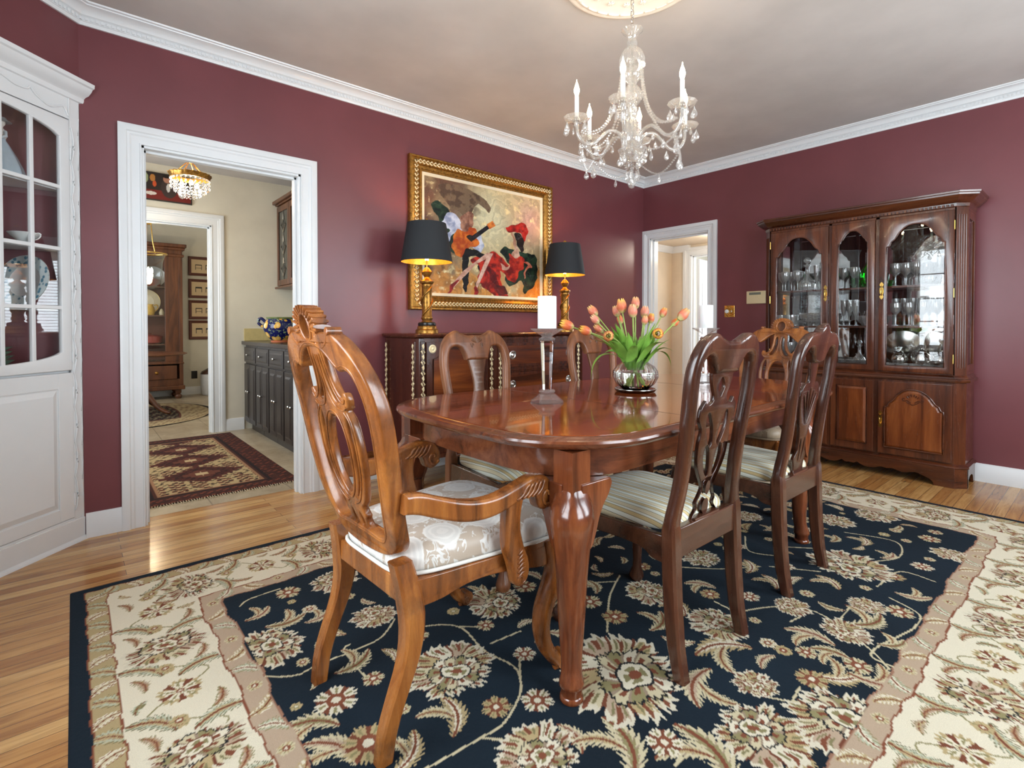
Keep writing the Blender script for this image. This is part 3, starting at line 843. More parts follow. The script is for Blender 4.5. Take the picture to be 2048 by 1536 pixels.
    # seat rails, shaped along the lower edge
    fr = MB()
    fr.prism(cr([(-.205, .43, 'c'), (.205, .43, 'c'), (.205, .355, 'c'), (.17, .362), (.12, .378), (0, .378), (-.12, .378), (-.17, .362), (-.205, .355, 'c')], 4), .425, .447, lambda a, b, h: (a, h, b))
    fr.prism([(-.176, .36), (.176, .36), (.176, .452), (-.176, .452)], -.014, .012, lambda a, b, h: (a, h, b))
    for s in (1, -1):
        fr.prism(cr([(.018, .43, 'c'), (.415, .43, 'c'), (.415, .345, 'c'), (.38, .350), (.34, .372), (.20, .378), (.10, .372), (.06, .350), (.018, .345, 'c')], 4), -.011, .011,
                 lambda a, b, h, s=s: (s * (.196 + .028 * (a / .43)) + h, a, b))
    fr.obj('seat_frame', woodx, ch, smooth=30, bevel=.003)
    mb = cushion(MB(), .455, .365, .012, .432, .428, .062)
    mb.obj('seat', M_STRIPE, ch, smooth=70)
    # small bracket shoe under the splat
    MB().box(-.075, .075, -.012, .016, .447, .458).obj('splat_shoe', woodx, ch, smooth=0, bevel=.003)
    return ch
GRP = None
M_FARWOOD = m_wood('worn_walnut_chair_wood', lin(76, 42, 24), lin(128, 78, 46), lin(156, 102, 64), 'z', 6, 0.42, 0.12)
side_chair('yoke', 'dark cherry side chair nearest the camera, pierced splat and dipped crest, back towards the camera', (-3.195, -2.553, RZ), 0, M_CHERRY, M_CHERRYX)
side_chair('shell', 'dark cherry side chair with fan-slotted splat and raised shell crest, nearer the china cabinet', (-2.43, -2.553, RZ), 0, M_CHERRY, M_CHERRYX)
side_chair('vase', 'brown side chair with solid vase splat, across the table, left of the near candlestick', (-3.225, -1.372, RZ), pi, M_FARWOOD, M_CHERRYX)
side_chair('vase', 'brown side chair with solid vase splat, across the table behind the tulips', (-2.34, -1.372, RZ), pi, M_FARWOOD, M_CHERRYX)

# ------------------------------------------------------------------ carved armchairs
A_LEAN = smooth_tab([(.36, .020), (.45, .012), (.50, .004), (.60, -.030), (.72, -.058), (.85, -.085), (.95, -.112), (1.03, -.136), (1.14, -.165)])
def a_map(u, z, w): return (u, interp(A_LEAN, z) + w * (1 + .0 * u), z)
def a_bow(u, z, w):  # the back is gently dished
    return (u, interp(A_LEAN, z) + w + .9 * (u * u) * .25, z)
def armchair(label, loc, rotz, fabric, piping, group=None):
    ch = thing('armchair', label, 'chair', loc, rotz, group)
    outer = cr(mirror([(0, 1.042), (.030, 1.044), (.060, 1.056), (.09, 1.060), (.125, 1.058), (.165, 1.040), (.205, 1.005), (.235, .955), (.250, .90), (.252, .84), (.246, .76), (.234, .68), (.218, .60), (.205, .55), (.192, .515), (.165, .487), (.12, .472), (.06, .466), (0, .464)]), 5)
    inner = cr(mirror([(0, 1.022), (.04, 1.018), (.075, 1.000), (.105, .975), (.125, .962, 'c'), (.150, .968), (.178, .955), (.196, .915), (.202, .86), (.200, .78), (.190, .70), (.176, .62), (.160, .565), (.140, .530), (.118, .520), (.085, .524), (.05, .528), (0, .528)]), 5)
    plate('back_frame', [outer, inner], .042, a_bow, M_ARMWOOD, ch, bevel=.007, res=2)
    # raised bead that follows the inside of the frame, front and rear
    bd = MB()
    inn = cr(mirror([(0, 1.032), (.04, 1.028), (.080, 1.010), (.108, .986), (.127, .974), (.152, .979), (.186, .965), (.206, .918), (.212, .86), (.210, .78), (.200, .70), (.186, .62), (.169, .560), (.146, .522), (.118, .511), (.06, .516), (0, .518)]), 4)
    for w in (.0195, -.0195): bd.tube([a_bow(u, z, w) for u, z in inn], .0032, 6, closed=True, up=(0, 1, 0))
    # openwork splat
    sp = cr(mirror([(0, 1.03), (.040, 1.03), (.044, 1.0), (.046, .96), (.054, .925), (.070, .900), (.086, .893), (.094, .905), (.106, .905), (.112, .888), (.104, .868), (.090, .858), (.098, .842), (.110, .815), (.118, .775), (.118, .735), (.110, .685), (.095, .64), (.074, .605), (.052, .588),
                    (.052, .575), (.058, .562), (.050, .55), (.054, .532), (.066, .515), (0, .515)]), 4)
    holes = [cr([(0, .838), (.026, .828), (.044, .800), (.054, .76), (.054, .72), (.046, .68), (.030, .645), (.012, .625), (0, .622), (-.012, .625), (-.030, .645), (-.046, .68), (-.054, .72), (-.054, .76), (-.044, .800), (-.026, .828)], 3)]
    for s in (1, -1):
        holes.append(cr([(s * .076, .842), (s * .088, .825), (s * .097, .79), (s * .097, .735), (s * .088, .685), (s * .070, .645), (s * .046, .618), (s * .052, .632), (s * .066, .665), (s * .075, .71), (s * .077, .76), (s * .071, .805)], 3))
        holes.append(cr([(s * .018, 1.000), (s * .030, .985), (s * .032, .945), (s * .042, .91), (s * .062, .882), (s * .050, .876), (s * .032, .888), (s * .018, .92), (s * .010, .96)], 3))
        holes.append(cr([(s * .020, .568), (s * .030, .556), (s * .034, .535), (s * .028, .524), (s * .018, .530), (s * .014, .55)], 3))
    plate('splat', [sp] + holes, .022, lambda u, z, w: (u, interp(A_LEAN, z) + w, z), M_ARMWOOD, ch, bevel=.0055, res=2)
    for w in (.0115, -.0115):
        fm = lambda u, z: (u, interp(A_LEAN, z) + w, z)
        for r, n_ in ((.0, 0), (.012, 1)):
            ring = cr(mirror([(0, .851 - r * .0), (.032, .840), (.053, .808), (.065, .765), (.065, .715), (.056, .672), (.038, .634), (.016, .612), (0, .609)]), 4)
        bd.tube([fm(u, z) for u, z in ring], .0030, 6, closed=True, up=(0, 1, 0))
        for s in (1, -1):
            bd.tube([fm(u, z) for u, z in cr([(s * .078, .852), (s * .100, .828), (s * .108, .775), (s * .107, .73), (s * .098, .68), (s * .080, .64), (s * .055, .608), (s * .02, .592)], 4, closed=False)], .0028, 6, up=(0, 1, 0))
            bd.tube([fm(u, z) for u, z in cr([(s * .036, 1.02), (s * .038, .96), (s * .048, .915), (s * .070, .885), (s * .090, .878), (s * .100, .890)], 4, closed=False)], .0028, 6, up=(0, 1, 0))
            bd.tube([fm(u, z) for u, z in cr([(s * .006, 1.0), (s * .004, .95), (s * .012, .90), (s * .035, .866), (s * .075, .858), (s * .098, .868)], 4, closed=False)], .0026, 6, up=(0, 1, 0))
    bd.obj('carved_bead', M_ARMWOOD, ch, smooth=70)
    # shell crest: fluted fan round an oval recess
    cz, sh = 1.070, MB()
    N = 15
    for k in range(N):
        a = radians(-12 + 204 * k / (N - 1)); ca, sa = cos(a), sin(a)
        fl = []
        for r, w_ in ((.040, .010), (.050, .013), (.060, .015), (.068, .012)):
            fl.append((ca * r, sa * r * .86, w_))
        hw = [.0044, .0054, .0066, .0058]
        rings = []
        for (u, z, w_), h in zip(fl, hw):
            nx, nz = -sa, ca
            ring = []
            for j in range(10):
                t = 2 * pi * j / 10
                ring.append((u + nx * h * cos(t), interp(A_LEAN, cz + z) + (.019 + w_ * .35) * sin(t), cz + z + nz * h * cos(t)))
            rings.append(ring)
        sh.loft(rings)
    fan = [((.060 + .0045 * abs(sin(N * .5 * (t + .2)) )) * cos(t), (.053 + .0045 * abs(sin(N * .5 * (t + .2)))) * sin(t)) for t in np.linspace(radians(-22), radians(202), 110)] + [(-.050, -.030), (.050, -.030)]
    eye = [(.026 * cos(t), .031 * sin(t) + .002) for t in np.linspace(0, 2 * pi, 33)[:-1]]
    plate('shell_fan', [fan, eye], .034, lambda u, z, w: (u, interp(A_LEAN, cz + z) + w, cz + z), M_ARMWOOD, ch, bevel=.002, cut=0)
    MB().prism(eye, -.004, .004, lambda a, b, h: (a, interp(A_LEAN, cz + b) + h, cz + b)).obj('shell_recess', M_BROWN, ch, smooth=0)
    for w_ in (-.017, .017): sh.tube([(.031 * cos(t), interp(A_LEAN, cz + .035 * sin(t)) + w_, cz + .036 * sin(t) + .002) for t in np.linspace(0, 2 * pi, 33)[:-1]], .0048, 8, closed=True, up=(0, 1, 0))
    for s in (1, -1):   # leafy shoulders and little rolled scrolls
        sh.tube([(s * .125, interp(A_LEAN, 1.062) + w_, 1.062) for w_ in (-.020, -.018, .018, .020)], [.006, .0105, .0105, .006], 12)
        sh.tube([a_bow(s * u, z, .016) for u, z in cr([(.040, 1.030), (.060, 1.020), (.085, 1.025), (.108, 1.040), (.122, 1.058)], 4, closed=False)], .0055, 8)
        sh.tube([a_bow(s * u, z, -.016) for u, z in cr([(.040, 1.030), (.060, 1.020), (.085, 1.025), (.108, 1.040), (.122, 1.058)], 4, closed=False)], .0055, 8)
        sh.tube([a_bow(s * u, z, -.016) for u, z in cr([(.045, 1.048), (.065, 1.036), (.088, 1.040), (.106, 1.054)], 4, closed=False)], .0045, 8)
    sh.obj('shell_crest', M_ARMWOOD, ch, smooth=50)
    # arms: side profile with a rolled hand scroll, bowed outwards
    prof = cr([(-.025, .678, 'c'), (.03, .672), (.10, .652), (.18, .636), (.26, .636), (.34, .650), (.41, .664), (.465, .662), (.508, .640), (.522, .605), (.508, .572), (.478, .560), (.450, .570), (.438, .595), (.420, .615), (.38, .612), (.32, .598), (.24, .584), (.16, .584), (.08, .602), (.02, .620), (-.025, .628, 'c')], 4)
    bow = smooth_tab([(-.03, .228), (.04, .236), (.14, .268), (.26, .292), (.40, .296), (.55, .290)])
    def armf(s): return lambda u, z, w: (s * (interp(bow, u) + w), u * .83, z - .014)
    for s in (1, -1):
        arm = plate('arm', [prof], .046, armf(s), M_ARMWOOD, ch, bevel=.010, cut=0, cutx=.022, res=3)
        # the plate is cut across its length so that it follows the bow
        for sd in (-1, 1):
            vs = MB()
            off = .024 * sd
            sp_ = [(.482 + r * cos(t), .602 + r * sin(t)) for t, r in ((t, .006 + .0042 * t) for t in np.linspace(0, 5.8, 26))]
            vs.tube([(s * (interp(bow, a) + off), a * .83, z - .014) for a, z in sp_], .0050, 8, up=(1, 0, 0))
            for q in range(5):
                pts = cr([(.34 + q * .022, .614 - .001 * q), (.365 + q * .022, .624), (.38 + q * .021, .640), (.40 + q * .018, .650)], 3, closed=False)
                vs.tube([(s * (interp(bow, a) + off), a * .83, z - .014) for a, z in pts], [.002] + [.0046] * (len(pts) - 2) + [.0018], 7, up=(1, 0, 0))
            vs.obj('leaf_carving', M_ARMWOOD, arm, smooth=70)
        # arm post: S-curve from the arm down to a scrolled acanthus foot on the seat rail
        post = [(a - .088, b - .004) for a, b in cr([(.345, .618, 'c'), (.415, .622, 'c'), (.408, .59), (.404, .55), (.410, .50), (.428, .45), (.446, .41), (.450, .375), (.438, .346), (.414, .338), (.396, .352), (.388, .385), (.376, .42), (.360, .46), (.352, .52), (.350, .57), (.348, .60)], 4)]
        pb = smooth_tab([(.34, .268), (.44, .272), (.55, .284), (.65, .296)])
        p_ = plate('arm_post', [post], .036, lambda u, z, w, s=s: (s * (interp(pb, z) + w), u, z), M_ARMWOOD, ch, bevel=.008, cut=.03, res=3)
        for sd in (-1, 1):
            vs = MB()
            for q in range(6):
                z = .372 + q * .013
                pts = [(.314 + .0 * (z - .37), z - .006), (.328 + .0 * (z - .37), z + .004), (.346 - .2 * (z - .37), z + .004)]
                vs.tube([(s * (interp(pb, zz) + .0185 * sd), a, zz) for a, zz in pts], [.0035, .0056, .003], 7, up=(1, 0, 0))
            vs.tube([(s * (interp(pb, .36) + .0175 * sd), .329 + (.004 + .0022 * t) * cos(t), .358 + (.004 + .0022 * t) * sin(t)) for t in np.linspace(0, 6, 22)], .0034, 7, up=(1, 0, 0))
            vs.obj('leaf_carving', M_ARMWOOD, p_, smooth=70)
        # rear leg, square, swept back
        mb = MB(); rings = []
        path = smooth_tab([(0, -.056), (.08, -.044), (.16, -.016), (.24, .014), (.32, .026), (.40, .018), (.475, .002)])
        wid = smooth_tab([(0, .200), (.2, .205), (.32, .200), (.42, .190), (.475, .183)])
        for z in np.linspace(.475, 0, 15):
            x, y = s * interp(wid, z), interp(path, z)
            hw = interp([(0, .0175), (.2, .021), (.36, .026), (.475, .023)], z); hd = interp([(0, .020), (.2, .024), (.36, .030), (.475, .026)], z)
            rings.append([(x + hw * a, y + hd * b, z) for a, b in ((-1, -.75), (-.75, -1), (.75, -1), (1, -.75), (1, .75), (.75, 1), (-.75, 1), (-1, .75))])
        mb.loft(rings).obj('leg', M_ARMWOOD, ch, smooth=30)
        # front leg: bold cabriole with carved knee and scroll toe
        mb = MB(); X = s * .250; rings = []
        pth = smooth_tab([(0, .520), (.02, .518), (.05, .492), (.10, .458), (.16, .444), (.22, .456), (.28, .484), (.33, .506), (.37, .500), (.42, .482)])
        rad = smooth_tab([(0, .024), (.03, .026), (.06, .025), (.12, .026), (.20, .031), (.27, .038), (.33, .042), (.38, .036), (.42, .032)])
        for z in np.linspace(.42, .02, 24):
            y, r = interp(pth, z), interp(rad, z)
            rings.append([(X + s * .010 * (z > .22) * sin((z - .22) / .2 * pi) + r * .9 * cos(t), y + r * 1.05 * sin(t), z) for t in np.linspace(0, 2 * pi, 17)[:-1]])
        mb.loft(rings)
        mb.tube([(X + w_, .528, .028) for w_ in (-.020, -.018, .018, .020)], [.018, .026, .026, .018], 18)
        mb.tube([(X, .505, .012), (X, .53, .006), (X, .545, .010)], [.012, .014, .008], 10)
        lg = mb.obj('leg', M_ARMWOOD, ch, smooth=50)
        cv = MB()
        for q in range(9):
            z = .345 - q * .016
            y = interp(pth, z) + interp(rad, z) * .9
            for sd in (-1, 1):
                cv.tube([(X + sd * .002, y + .004, z), (X + sd * .012, y + .002, z + .006), (X + sd * .022, y - .008, z + .010)], [.003, .004, .002], 7)
        for sd in (-1, 1):
            cv.tube([(X + sd * .030, .492 + (.003 + .0026 * t) * cos(t), .345 + (.003 + .0026 * t) * sin(t)) for t in np.linspace(0, 6, 22)], .0036, 7, up=(1, 0, 0))
            cv.tube([(X + sd * .0205, .528 + (.003 + .003 * t) * cos(t), .028 + (.003 + .003 * t) * sin(t)) for t in np.linspace(0, 6, 22)], .0034, 7, up=(1, 0, 0))
            for q in range(4):
                z = .055 + q * .014
                y = interp(pth, z)
                cv.tube([(X + sd * .018, y - .01 + .006 * q, z), (X + sd * .019, y + .006, z + .02)], [.003, .002], 7)
        cv.obj('knee_carving', M_ARMWOOD, lg, smooth=70)
    # seat rails with serpentine lower edge
    fr = MB()
    fr.prism(cr([(-.25, .425, 'c'), (.25, .425, 'c'), (.25, .36, 'c'), (.20, .352), (.14, .376), (.07, .366), (0, .350), (-.07, .366), (-.14, .376), (-.20, .352), (-.25, .36, 'c')], 4), .488, .512, lambda a, b, h: (a, h + .014 * (1 - (a / .24) ** 2), b))
    fr.prism([(-.17, .365), (.17, .365), (.17, .425), (-.17, .425)], 0, .024, lambda a, b, h: (a, h, b))
    for s in (1, -1):
        fr.prism(cr([(.02, .425, 'c'), (.50, .425, 'c'), (.50, .35, 'c'), (.44, .346), (.36, .362), (.26, .376), (.18, .374), (.10, .356), (.02, .350, 'c')], 4), -.012, .012,
                 lambda a, b, h, s=s: (s * (.192 + .055 * (a / .47) + .008 * sin(a / .47 * pi)) + h, a, b))
    fr.obj('seat_frame', M_ARMWOOD, ch, smooth=30, bevel=.003)
    cushion(MB(), .555, .385, .005, .535, .428, .080).obj('seat', fabric, ch, smooth=70)
    pp = MB(); pl = []
    for i in range(88):
        a = 2 * pi * i / 88 + pi / 4; c, si = cos(a), sin(a); q = 1 / (abs(c) ** 6 + abs(si) ** 6) ** (1 / 6); u, v = q * c, q * si
        t = (v + 1) / 2
        pl.append((u * (.385 + .170 * t) / 2 * 1.01, .270 + v * .268 + .018 * (1 - u * u) * max(0, v), .4315))
    pp.tube(pl, .0055, 8, closed=True).obj('piping', piping, ch, smooth=70)
    return ch
M_PIPE = m_plain('cream_piping', lin(226, 224, 216), 0.6, noise=.03)
M_PIPE2 = m_plain('brown_piping', lin(130, 108, 84), 0.6, noise=.03)
armchair('carved golden-brown armchair with silver damask seat at the near head of the table', (-4.150, -2.065, RZ), radians(-90) + radians(2), M_DAMASK, M_PIPE)
armchair('carved golden-brown armchair with taupe seat at the far head of the table, before the doorway', (-1.265, -1.945, RZ), radians(90), M_DAMASK2, M_PIPE2)

# ------------------------------------------------------------------ woven floral rug (pattern worked out cell by cell, like the knots)
RX0, RX1, RY0, RY1, RCELL = -4.785, -0.825, -3.445, -0.685, 0.004
NX, NY = int(round((RX1 - RX0) / RCELL)) + 1, int(round((RY1 - RY0) / RCELL)) + 1
gx = np.linspace(RX0, RX1, NX); gy = np.linspace(RY0, RY1, NY)
GX, GY = np.meshgrid(gx, gy)
def L3(r, g, b): return np.array(lin(r, g, b)[:3])
CR, CR2, TAN, OLV, RUST, NAVY, BLK, TAUPE, SAGE = L3(198, 186, 152), L3(217, 208, 184), L3(178, 158, 116), L3(140, 132, 92), L3(128, 74, 52), L3(17, 31, 42), L3(26, 28, 30), L3(178, 156, 132), L3(176, 180, 156)
wob = 0.004 * np.sin(GX * 61 + 2 * np.sin(GY * 23)) + 0.004 * np.sin(GY * 57 + 2 * np.sin(GX * 29))
IMG = np.zeros((NY, NX, 3))
e = np.minimum(np.minimum(GX - RX0, RX1 - GX), np.minimum(GY - RY0, RY1 - GY))       # distance to the edge
ew = e + wob * .6
IMG[:] = NAVY
def band(a, b, c): IMG[(ew >= a) & (ew < b)] = c
band(.045, .050, RUST); band(.050, .108, TAN * .92); band(.108, .113, RUST); wv = .006 * np.sin(GX * 17) * (np.abs(GY - (RY0 + RY1) / 2) > 0) + .006 * np.sin(GY * 19)
IMG[(ew >= .113) & (ew + wv < .386)] = CR2; IMG[(ew + wv >= .380) & (ew + wv < .387) & (e > .3)] = RUST
IMG[(ew + wv >= .386) & (ew + wv < .452) & (e > .37)] = TAUPE; IMG[(ew + wv >= .452) & (ew + wv < .458)] = RUST * .8 + TAUPE * .3
# the field's indigo is slightly abrashed
mot = 1 + .22 * np.sin(GX * 5.1 + 1.7 * np.sin(GY * 3.3)) * np.sin(GY * 6.3 + 1.2 * np.sin(GX * 4.1))
fieldmask = e + wv > .458
IMG[fieldmask] *= mot[fieldmask][:, None]
def window_(cx, cy, r):
    i0, i1 = max(0, int((cx - r - RX0) / RCELL)), min(NX, int((cx + r - RX0) / RCELL) + 2)
    j0, j1 = max(0, int((cy - r - RY0) / RCELL)), min(NY, int((cy + r - RY0) / RCELL) + 2)
    return slice(j0, j1), slice(i0, i1)
def palmette(cx, cy, R, ang=0.0, sx=1.0, sy=1.0, dark=NAVY, seed=0, allowed=None):
    """a lotus palmette: ragged outer petals, shaded inner petals, a dark-outlined heart and a rust eye"""
    m = max(sx, sy); w = window_(cx, cy, R * m * 1.35)
    if w[0].start >= w[0].stop or w[1].start >= w[1].stop: return
    x, y = GX[w] - cx, GY[w] - cy
    c, s = cos(ang), sin(ang)
    u, v = (x * c + y * s) / sx / R, (-x * s + y * c) / sy / R
    u = u + .05 * np.sin(v * 9 + seed) ; v = v + .05 * np.sin(u * 8 + seed * 2)
    v0 = v + .12                                   # eye sits low, as in a fan palmette
    r = np.hypot(u, v); t = np.arctan2(v, u); r0 = np.hypot(u, v0); t0 = np.arctan2(v0, u)
    n = int(7 + R * 22) | 1
    ph = t * n / 2 + seed
    rag = .05 * np.sin(n * 3.1 * t + seed) + .03 * np.sin(n * 5.3 * t)
    lobe = np.abs(np.sin(ph)); alt = np.floor(ph / pi).astype(int) % 4
    edge_ = .80 + .17 * lobe ** .8 + rag + .10 * np.sin(t)
    out = IMG[w].copy(); ok = r < edge_
    pal = np.array([CR, TAUPE, CR2 * .95, TAN])
    col = pal[alt]
    rel = r / np.maximum(edge_, .01)
    col = np.where(((rel > .88))[..., None], CR2 * .92, col)
    col = np.where(((lobe < .22) & (r > .5))[..., None], RUST * .75, col)
    col = np.where(((np.abs(lobe - .78) < .10) & (rel > .62) & (rel < .86))[..., None], OLV * .8, col)
    col = np.where(((lobe > .96) & (rel > .6) & (rel < .9))[..., None], RUST * .9, col)
    out = np.where(ok[..., None], col, out)
    e2 = .54 + .07 * np.abs(np.sin(n * .5 * t0 + seed + .8)) + .5 * rag
    out = np.where((r0 < e2)[..., None], BLK * 1.2 if R > .09 else RUST * .7, out)
    q = np.abs(np.sin(n * .5 * t0 + seed + .8)); a2 = np.floor((n * .5 * t0 + seed + .8) / pi).astype(int) % 3
    c2 = np.array([CR2, OLV, CR])[a2]
    c2 = np.where((q < .3)[..., None], TAUPE * .7, c2); c2 = np.where(((q > .8) & (r0 < .42))[..., None], RUST * .9, c2)
    out = np.where((r0 < e2 - .05)[..., None], c2, out)
    e3 = .27 + .05 * np.abs(np.sin(2.5 * t0 + seed))
    out = np.where((r0 < e3)[..., None], BLK * 1.5 if R > .12 else RUST * .7, out); out = np.where((r0 < e3 - .04)[..., None], CR2, out)
    out = np.where(((r0 < .19) & (np.abs(np.sin(2 * t0 + seed)) > .5))[..., None], OLV * .9, out)
    out = np.where((r0 < .10)[..., None], RUST, out)
    if allowed is not None: out = np.where(allowed[w][..., None], out, IMG[w])
    IMG[w] = out
def flower(cx, cy, R, n=6, c1=CR, c2=RUST, allowed=None):
    w = window_(cx, cy, R * 1.2)
    x, y = GX[w] - cx, GY[w] - cy
    r = np.hypot(x, y) / R; t = np.arctan2(y, x) + cx * 7
    ok = r < .78 + .24 * np.abs(np.cos(n * t / 2))
    if allowed is not None: ok &= allowed[w]
    ok &= r < .90 + .10 * np.sin(n * 4.3 * t)
    out = np.where(ok[..., None], c1, IMG[w])
    out = np.where((ok & (np.abs(np.sin(n * t / 2)) > .88) & (r > .3))[..., None], RUST * .8 if R > .03 else TAN, out)
    out = np.where((ok & (np.abs(np.cos(n * t / 2)) > .95) & (r > .45) & (r < .8))[..., None], OLV, out)
    out = np.where((ok & (r < .42))[..., None], c2, out); out = np.where((ok & (r < .2))[..., None], CR2, out)
    IMG[w] = out
def leaf(cx, cy, R, deg, c1=CR, c2=OLV, wd=.42, allowed=None, line=None):
    """serrated acanthus leaf with a coloured heart and veins"""
    w = window_(cx, cy, R * 1.15)
    x, y = GX[w] - cx, GY[w] - cy; a = radians(deg)
    u, v = (x * cos(a) + y * sin(a)) / R, (-x * sin(a) + y * cos(a)) / R
    v = v - .38 * u * u + .14
    saw = ((u * 4.2 - np.abs(v) * 3.2) % 1.0)
    hw = wd * (np.clip(1 - u, 0, 2) * np.clip(1 + u, 0, 2)) ** .65 * (.50 + .55 * saw)
    ok = (np.abs(v) < hw) & (np.abs(u) < 1)
    if allowed is not None: ok &= allowed[w]
    out = np.where(ok[..., None], c1, IMG[w])
    out = np.where((ok & (saw < .16) & (np.abs(v) > .06))[..., None], TAUPE * .75, out)
    out = np.where((ok & (np.abs(v) < hw * .42))[..., None], c2, out)
    out = np.where((ok & (np.abs(v) < .05))[..., None], RUST * .9, out)
    if line is not None: out = np.where((ok & (np.abs(v) > hw - .06))[..., None], line, out)
    IMG[w] = out
def vine(pts, wdt=.0035, c=CR, allowed=None):
    P = cr([tuple(p) for p in pts], 8, closed=False) if len(pts) > 2 else pts
    for p, q in zip(P, P[1:]):
        cx, cy = (p[0] + q[0]) / 2, (p[1] + q[1]) / 2; L = math.dist(p, q) / 2
        w = window_(cx, cy, L + .012)
        if L < 1e-6: continue
        dx, dy = (q[0] - p[0]) / (2 * L), (q[1] - p[1]) / (2 * L)
        x, y = GX[w] - p[0], GY[w] - p[1]
        t = np.clip(x * dx + y * dy, 0, 2 * L)
        ok = np.hypot(x - t * dx, y - t * dy) < wdt
        if allowed is not None: ok &= allowed[w]
        IMG[w] = np.where(ok[..., None], c, IMG[w])
RUG_P = [(-3.879,-2.088,0.17),(-3.491,-2.457,0.25),(-3.013,-2.508,0.13),(-4.281,-1.584,0.15),(-3.931,-1.64,0.1),(-3.942,-1.278,0.12),(-1.603,-2.43,0.12),(-2.151,-2.667,0.2),(-1.906,-2.087,0.1),(-2.578,-2.195,0.11),(-3.531,-1.868,0.14),(-1.653,-2.945,0.1),(-3.186,-2.977,0.19),(-3.405,-2.832,0.15),(-2.697,-2.632,0.085),(-2.726,-2.823,0.1),(-2.476,-2.824,0.08),(-3.232,-2.744,0.08),(-3.894,-2.502,0.13),(-2.458,-2.008,0.11),(-3.013,-2.213,0.12),(-3.554,-1.452,0.1)]
RUG_F = [(-3.657,-1.964,0.035),(-3.659,-2.178,0.04),(-3.874,-2.304,0.045),(-4.084,-1.965,0.035),(-4.205,-1.98,0.065),(-4.201,-2.186,0.07),(-3.872,-1.861,0.04),(-3.769,-2.36,0.05),(-3.078,-2.843,0.05),(-2.901,-2.914,0.045),(-2.997,-2.676,0.03),(-2.999,-2.727,0.03),(-2.953,-2.781,0.035),(-1.911,-2.882,0.045),(-2.115,-2.828,0.04),(-2.428,-2.917,0.05),(-2.365,-2.486,0.035),(-2.848,-2.382,0.04),(-3.518,-1.349,0.03),(-4.097,-1.442,0.03),(-3.263,-2.235,0.05),(-3.254,-2.104,0.05),(-3.623,-2.686,0.05),(-3.419,-2.926,0.05),(-1.51,-2.833,0.05),(-2.747,-2.496,0.04),(-2.087,-2.524,0.03),(-4.12,-1.26,0.05),(-2.32,-2.246,0.035),(-2.854,-2.061,0.04),(-3.368,-1.85,0.05)]
RUG_L = [(-4.092,-1.858,0.09,20),(-3.98,-2.245,0.1,70),(-4.274,-2.145,0.11,120),(-4.293,-2.023,0.1,150),(-4.135,-2.281,0.09,40),(-3.786,-2.518,0.07,80),(-3.707,-2.624,0.13,60),(-2.492,-2.376,0.09,30),(-2.837,-2.75,0.1,100),(-2.59,-2.863,0.11,-20),(-2.373,-2.661,0.08,60),(-2.253,-2.926,0.08,-60),(-2.682,-2.96,0.07,-30),(-3.14,-2.58,0.13,150),(-3.363,-2.627,0.12,200),(-2.892,-2.831,0.08,110),(-3.004,-2.896,0.1,-40),(-2.938,-2.983,0.1,-60),(-3.564,-2.779,0.14,70),(-3.333,-2.917,0.09,-50),(-4.086,-1.518,0.07,20),(-4.187,-1.474,0.09,0),(-3.705,-1.662,0.08,10),(-3.47,-2.179,0.08,-30),(-3.15,-2.04,0.07,60),(-2.555,-2.502,0.08,50),(-2.805,-2.313,0.08,120),(-3.166,-2.363,0.09,20),(-1.792,-2.628,0.08,20),(-1.9,-2.758,0.07,-10),(-1.871,-2.519,0.07,10),(-3.021,-2.355,0.08,60),(-1.987,-2.246,0.06,0),(-3.532,-1.761,0.07,30),(-3.773,-1.261,0.06,0),(-4.249,-1.354,0.07,30)]
RUG_V = [[(-3.847,-1.816),(-3.765,-1.866),(-3.731,-1.936),(-3.747,-2.077),(-3.725,-2.2),(-3.749,-2.262),(-3.787,-2.306),(-3.842,-2.34),(-3.906,-2.366),(-3.972,-2.363),(-4.053,-2.358),(-4.137,-2.351)],[(-3.972,-2.363),(-3.913,-2.43),(-3.886,-2.478)],[(-3.706,-2.062),(-3.586,-2.074)],[(-3.734,-1.909),(-3.685,-1.953)],[(-3.742,-2.254),(-3.681,-2.179)],[(-4.247,-1.799),(-4.182,-1.79),(-4.053,-1.796),(-3.969,-1.784),(-3.885,-1.716)],[(-4.399,-1.667),(-4.297,-1.77),(-4.247,-1.799)],[(-2.892,-2.517),(-2.756,-2.586),(-2.679,-2.667),(-2.678,-2.753),(-2.768,-2.904),(-2.847,-2.986)],[(-2.654,-2.786),(-2.539,-2.784)],[(-2.337,-2.863),(-2.395,-2.968),(-2.506,-2.979),(-2.611,-2.958),(-2.743,-2.926),(-2.817,-2.931),(-2.823,-3.007)],[(-2.424,-2.435),(-2.365,-2.518),(-2.308,-2.6)],[(-2.809,-2.673),(-2.748,-2.684)],[(-1.74,-2.523),(-1.68,-2.726),(-1.865,-2.789),(-2.013,-2.728)],[(-2.272,-2.804),(-2.044,-2.829),(-2.04,-2.95)],[(-3.664,-2.742),(-3.609,-2.75),(-3.545,-2.795)],[(-3.26,-2.864),(-3.225,-2.844),(-3.143,-2.833)],[(-3.276,-2.745),(-3.241,-2.816),(-3.208,-2.858)],[(-2.997,-2.048),(-3.166,-2.131),(-3.358,-2.277)],[(-3.055,-2.067),(-3.16,-1.993)],[(-4.293,-1.248),(-4.25,-1.213),(-4.137,-1.208)],[(-2.886,-2.424),(-2.894,-2.489)],[(-4.07,-1.753),(-4.099,-1.781),(-4.1,-1.957)],[(-2.761,-2.142),(-2.615,-2.3),(-2.458,-2.406)],[(-2.191,-2.358),(-2.039,-2.529)],[(-2.183,-2.206),(-2.339,-2.305),(-2.269,-2.437)]]

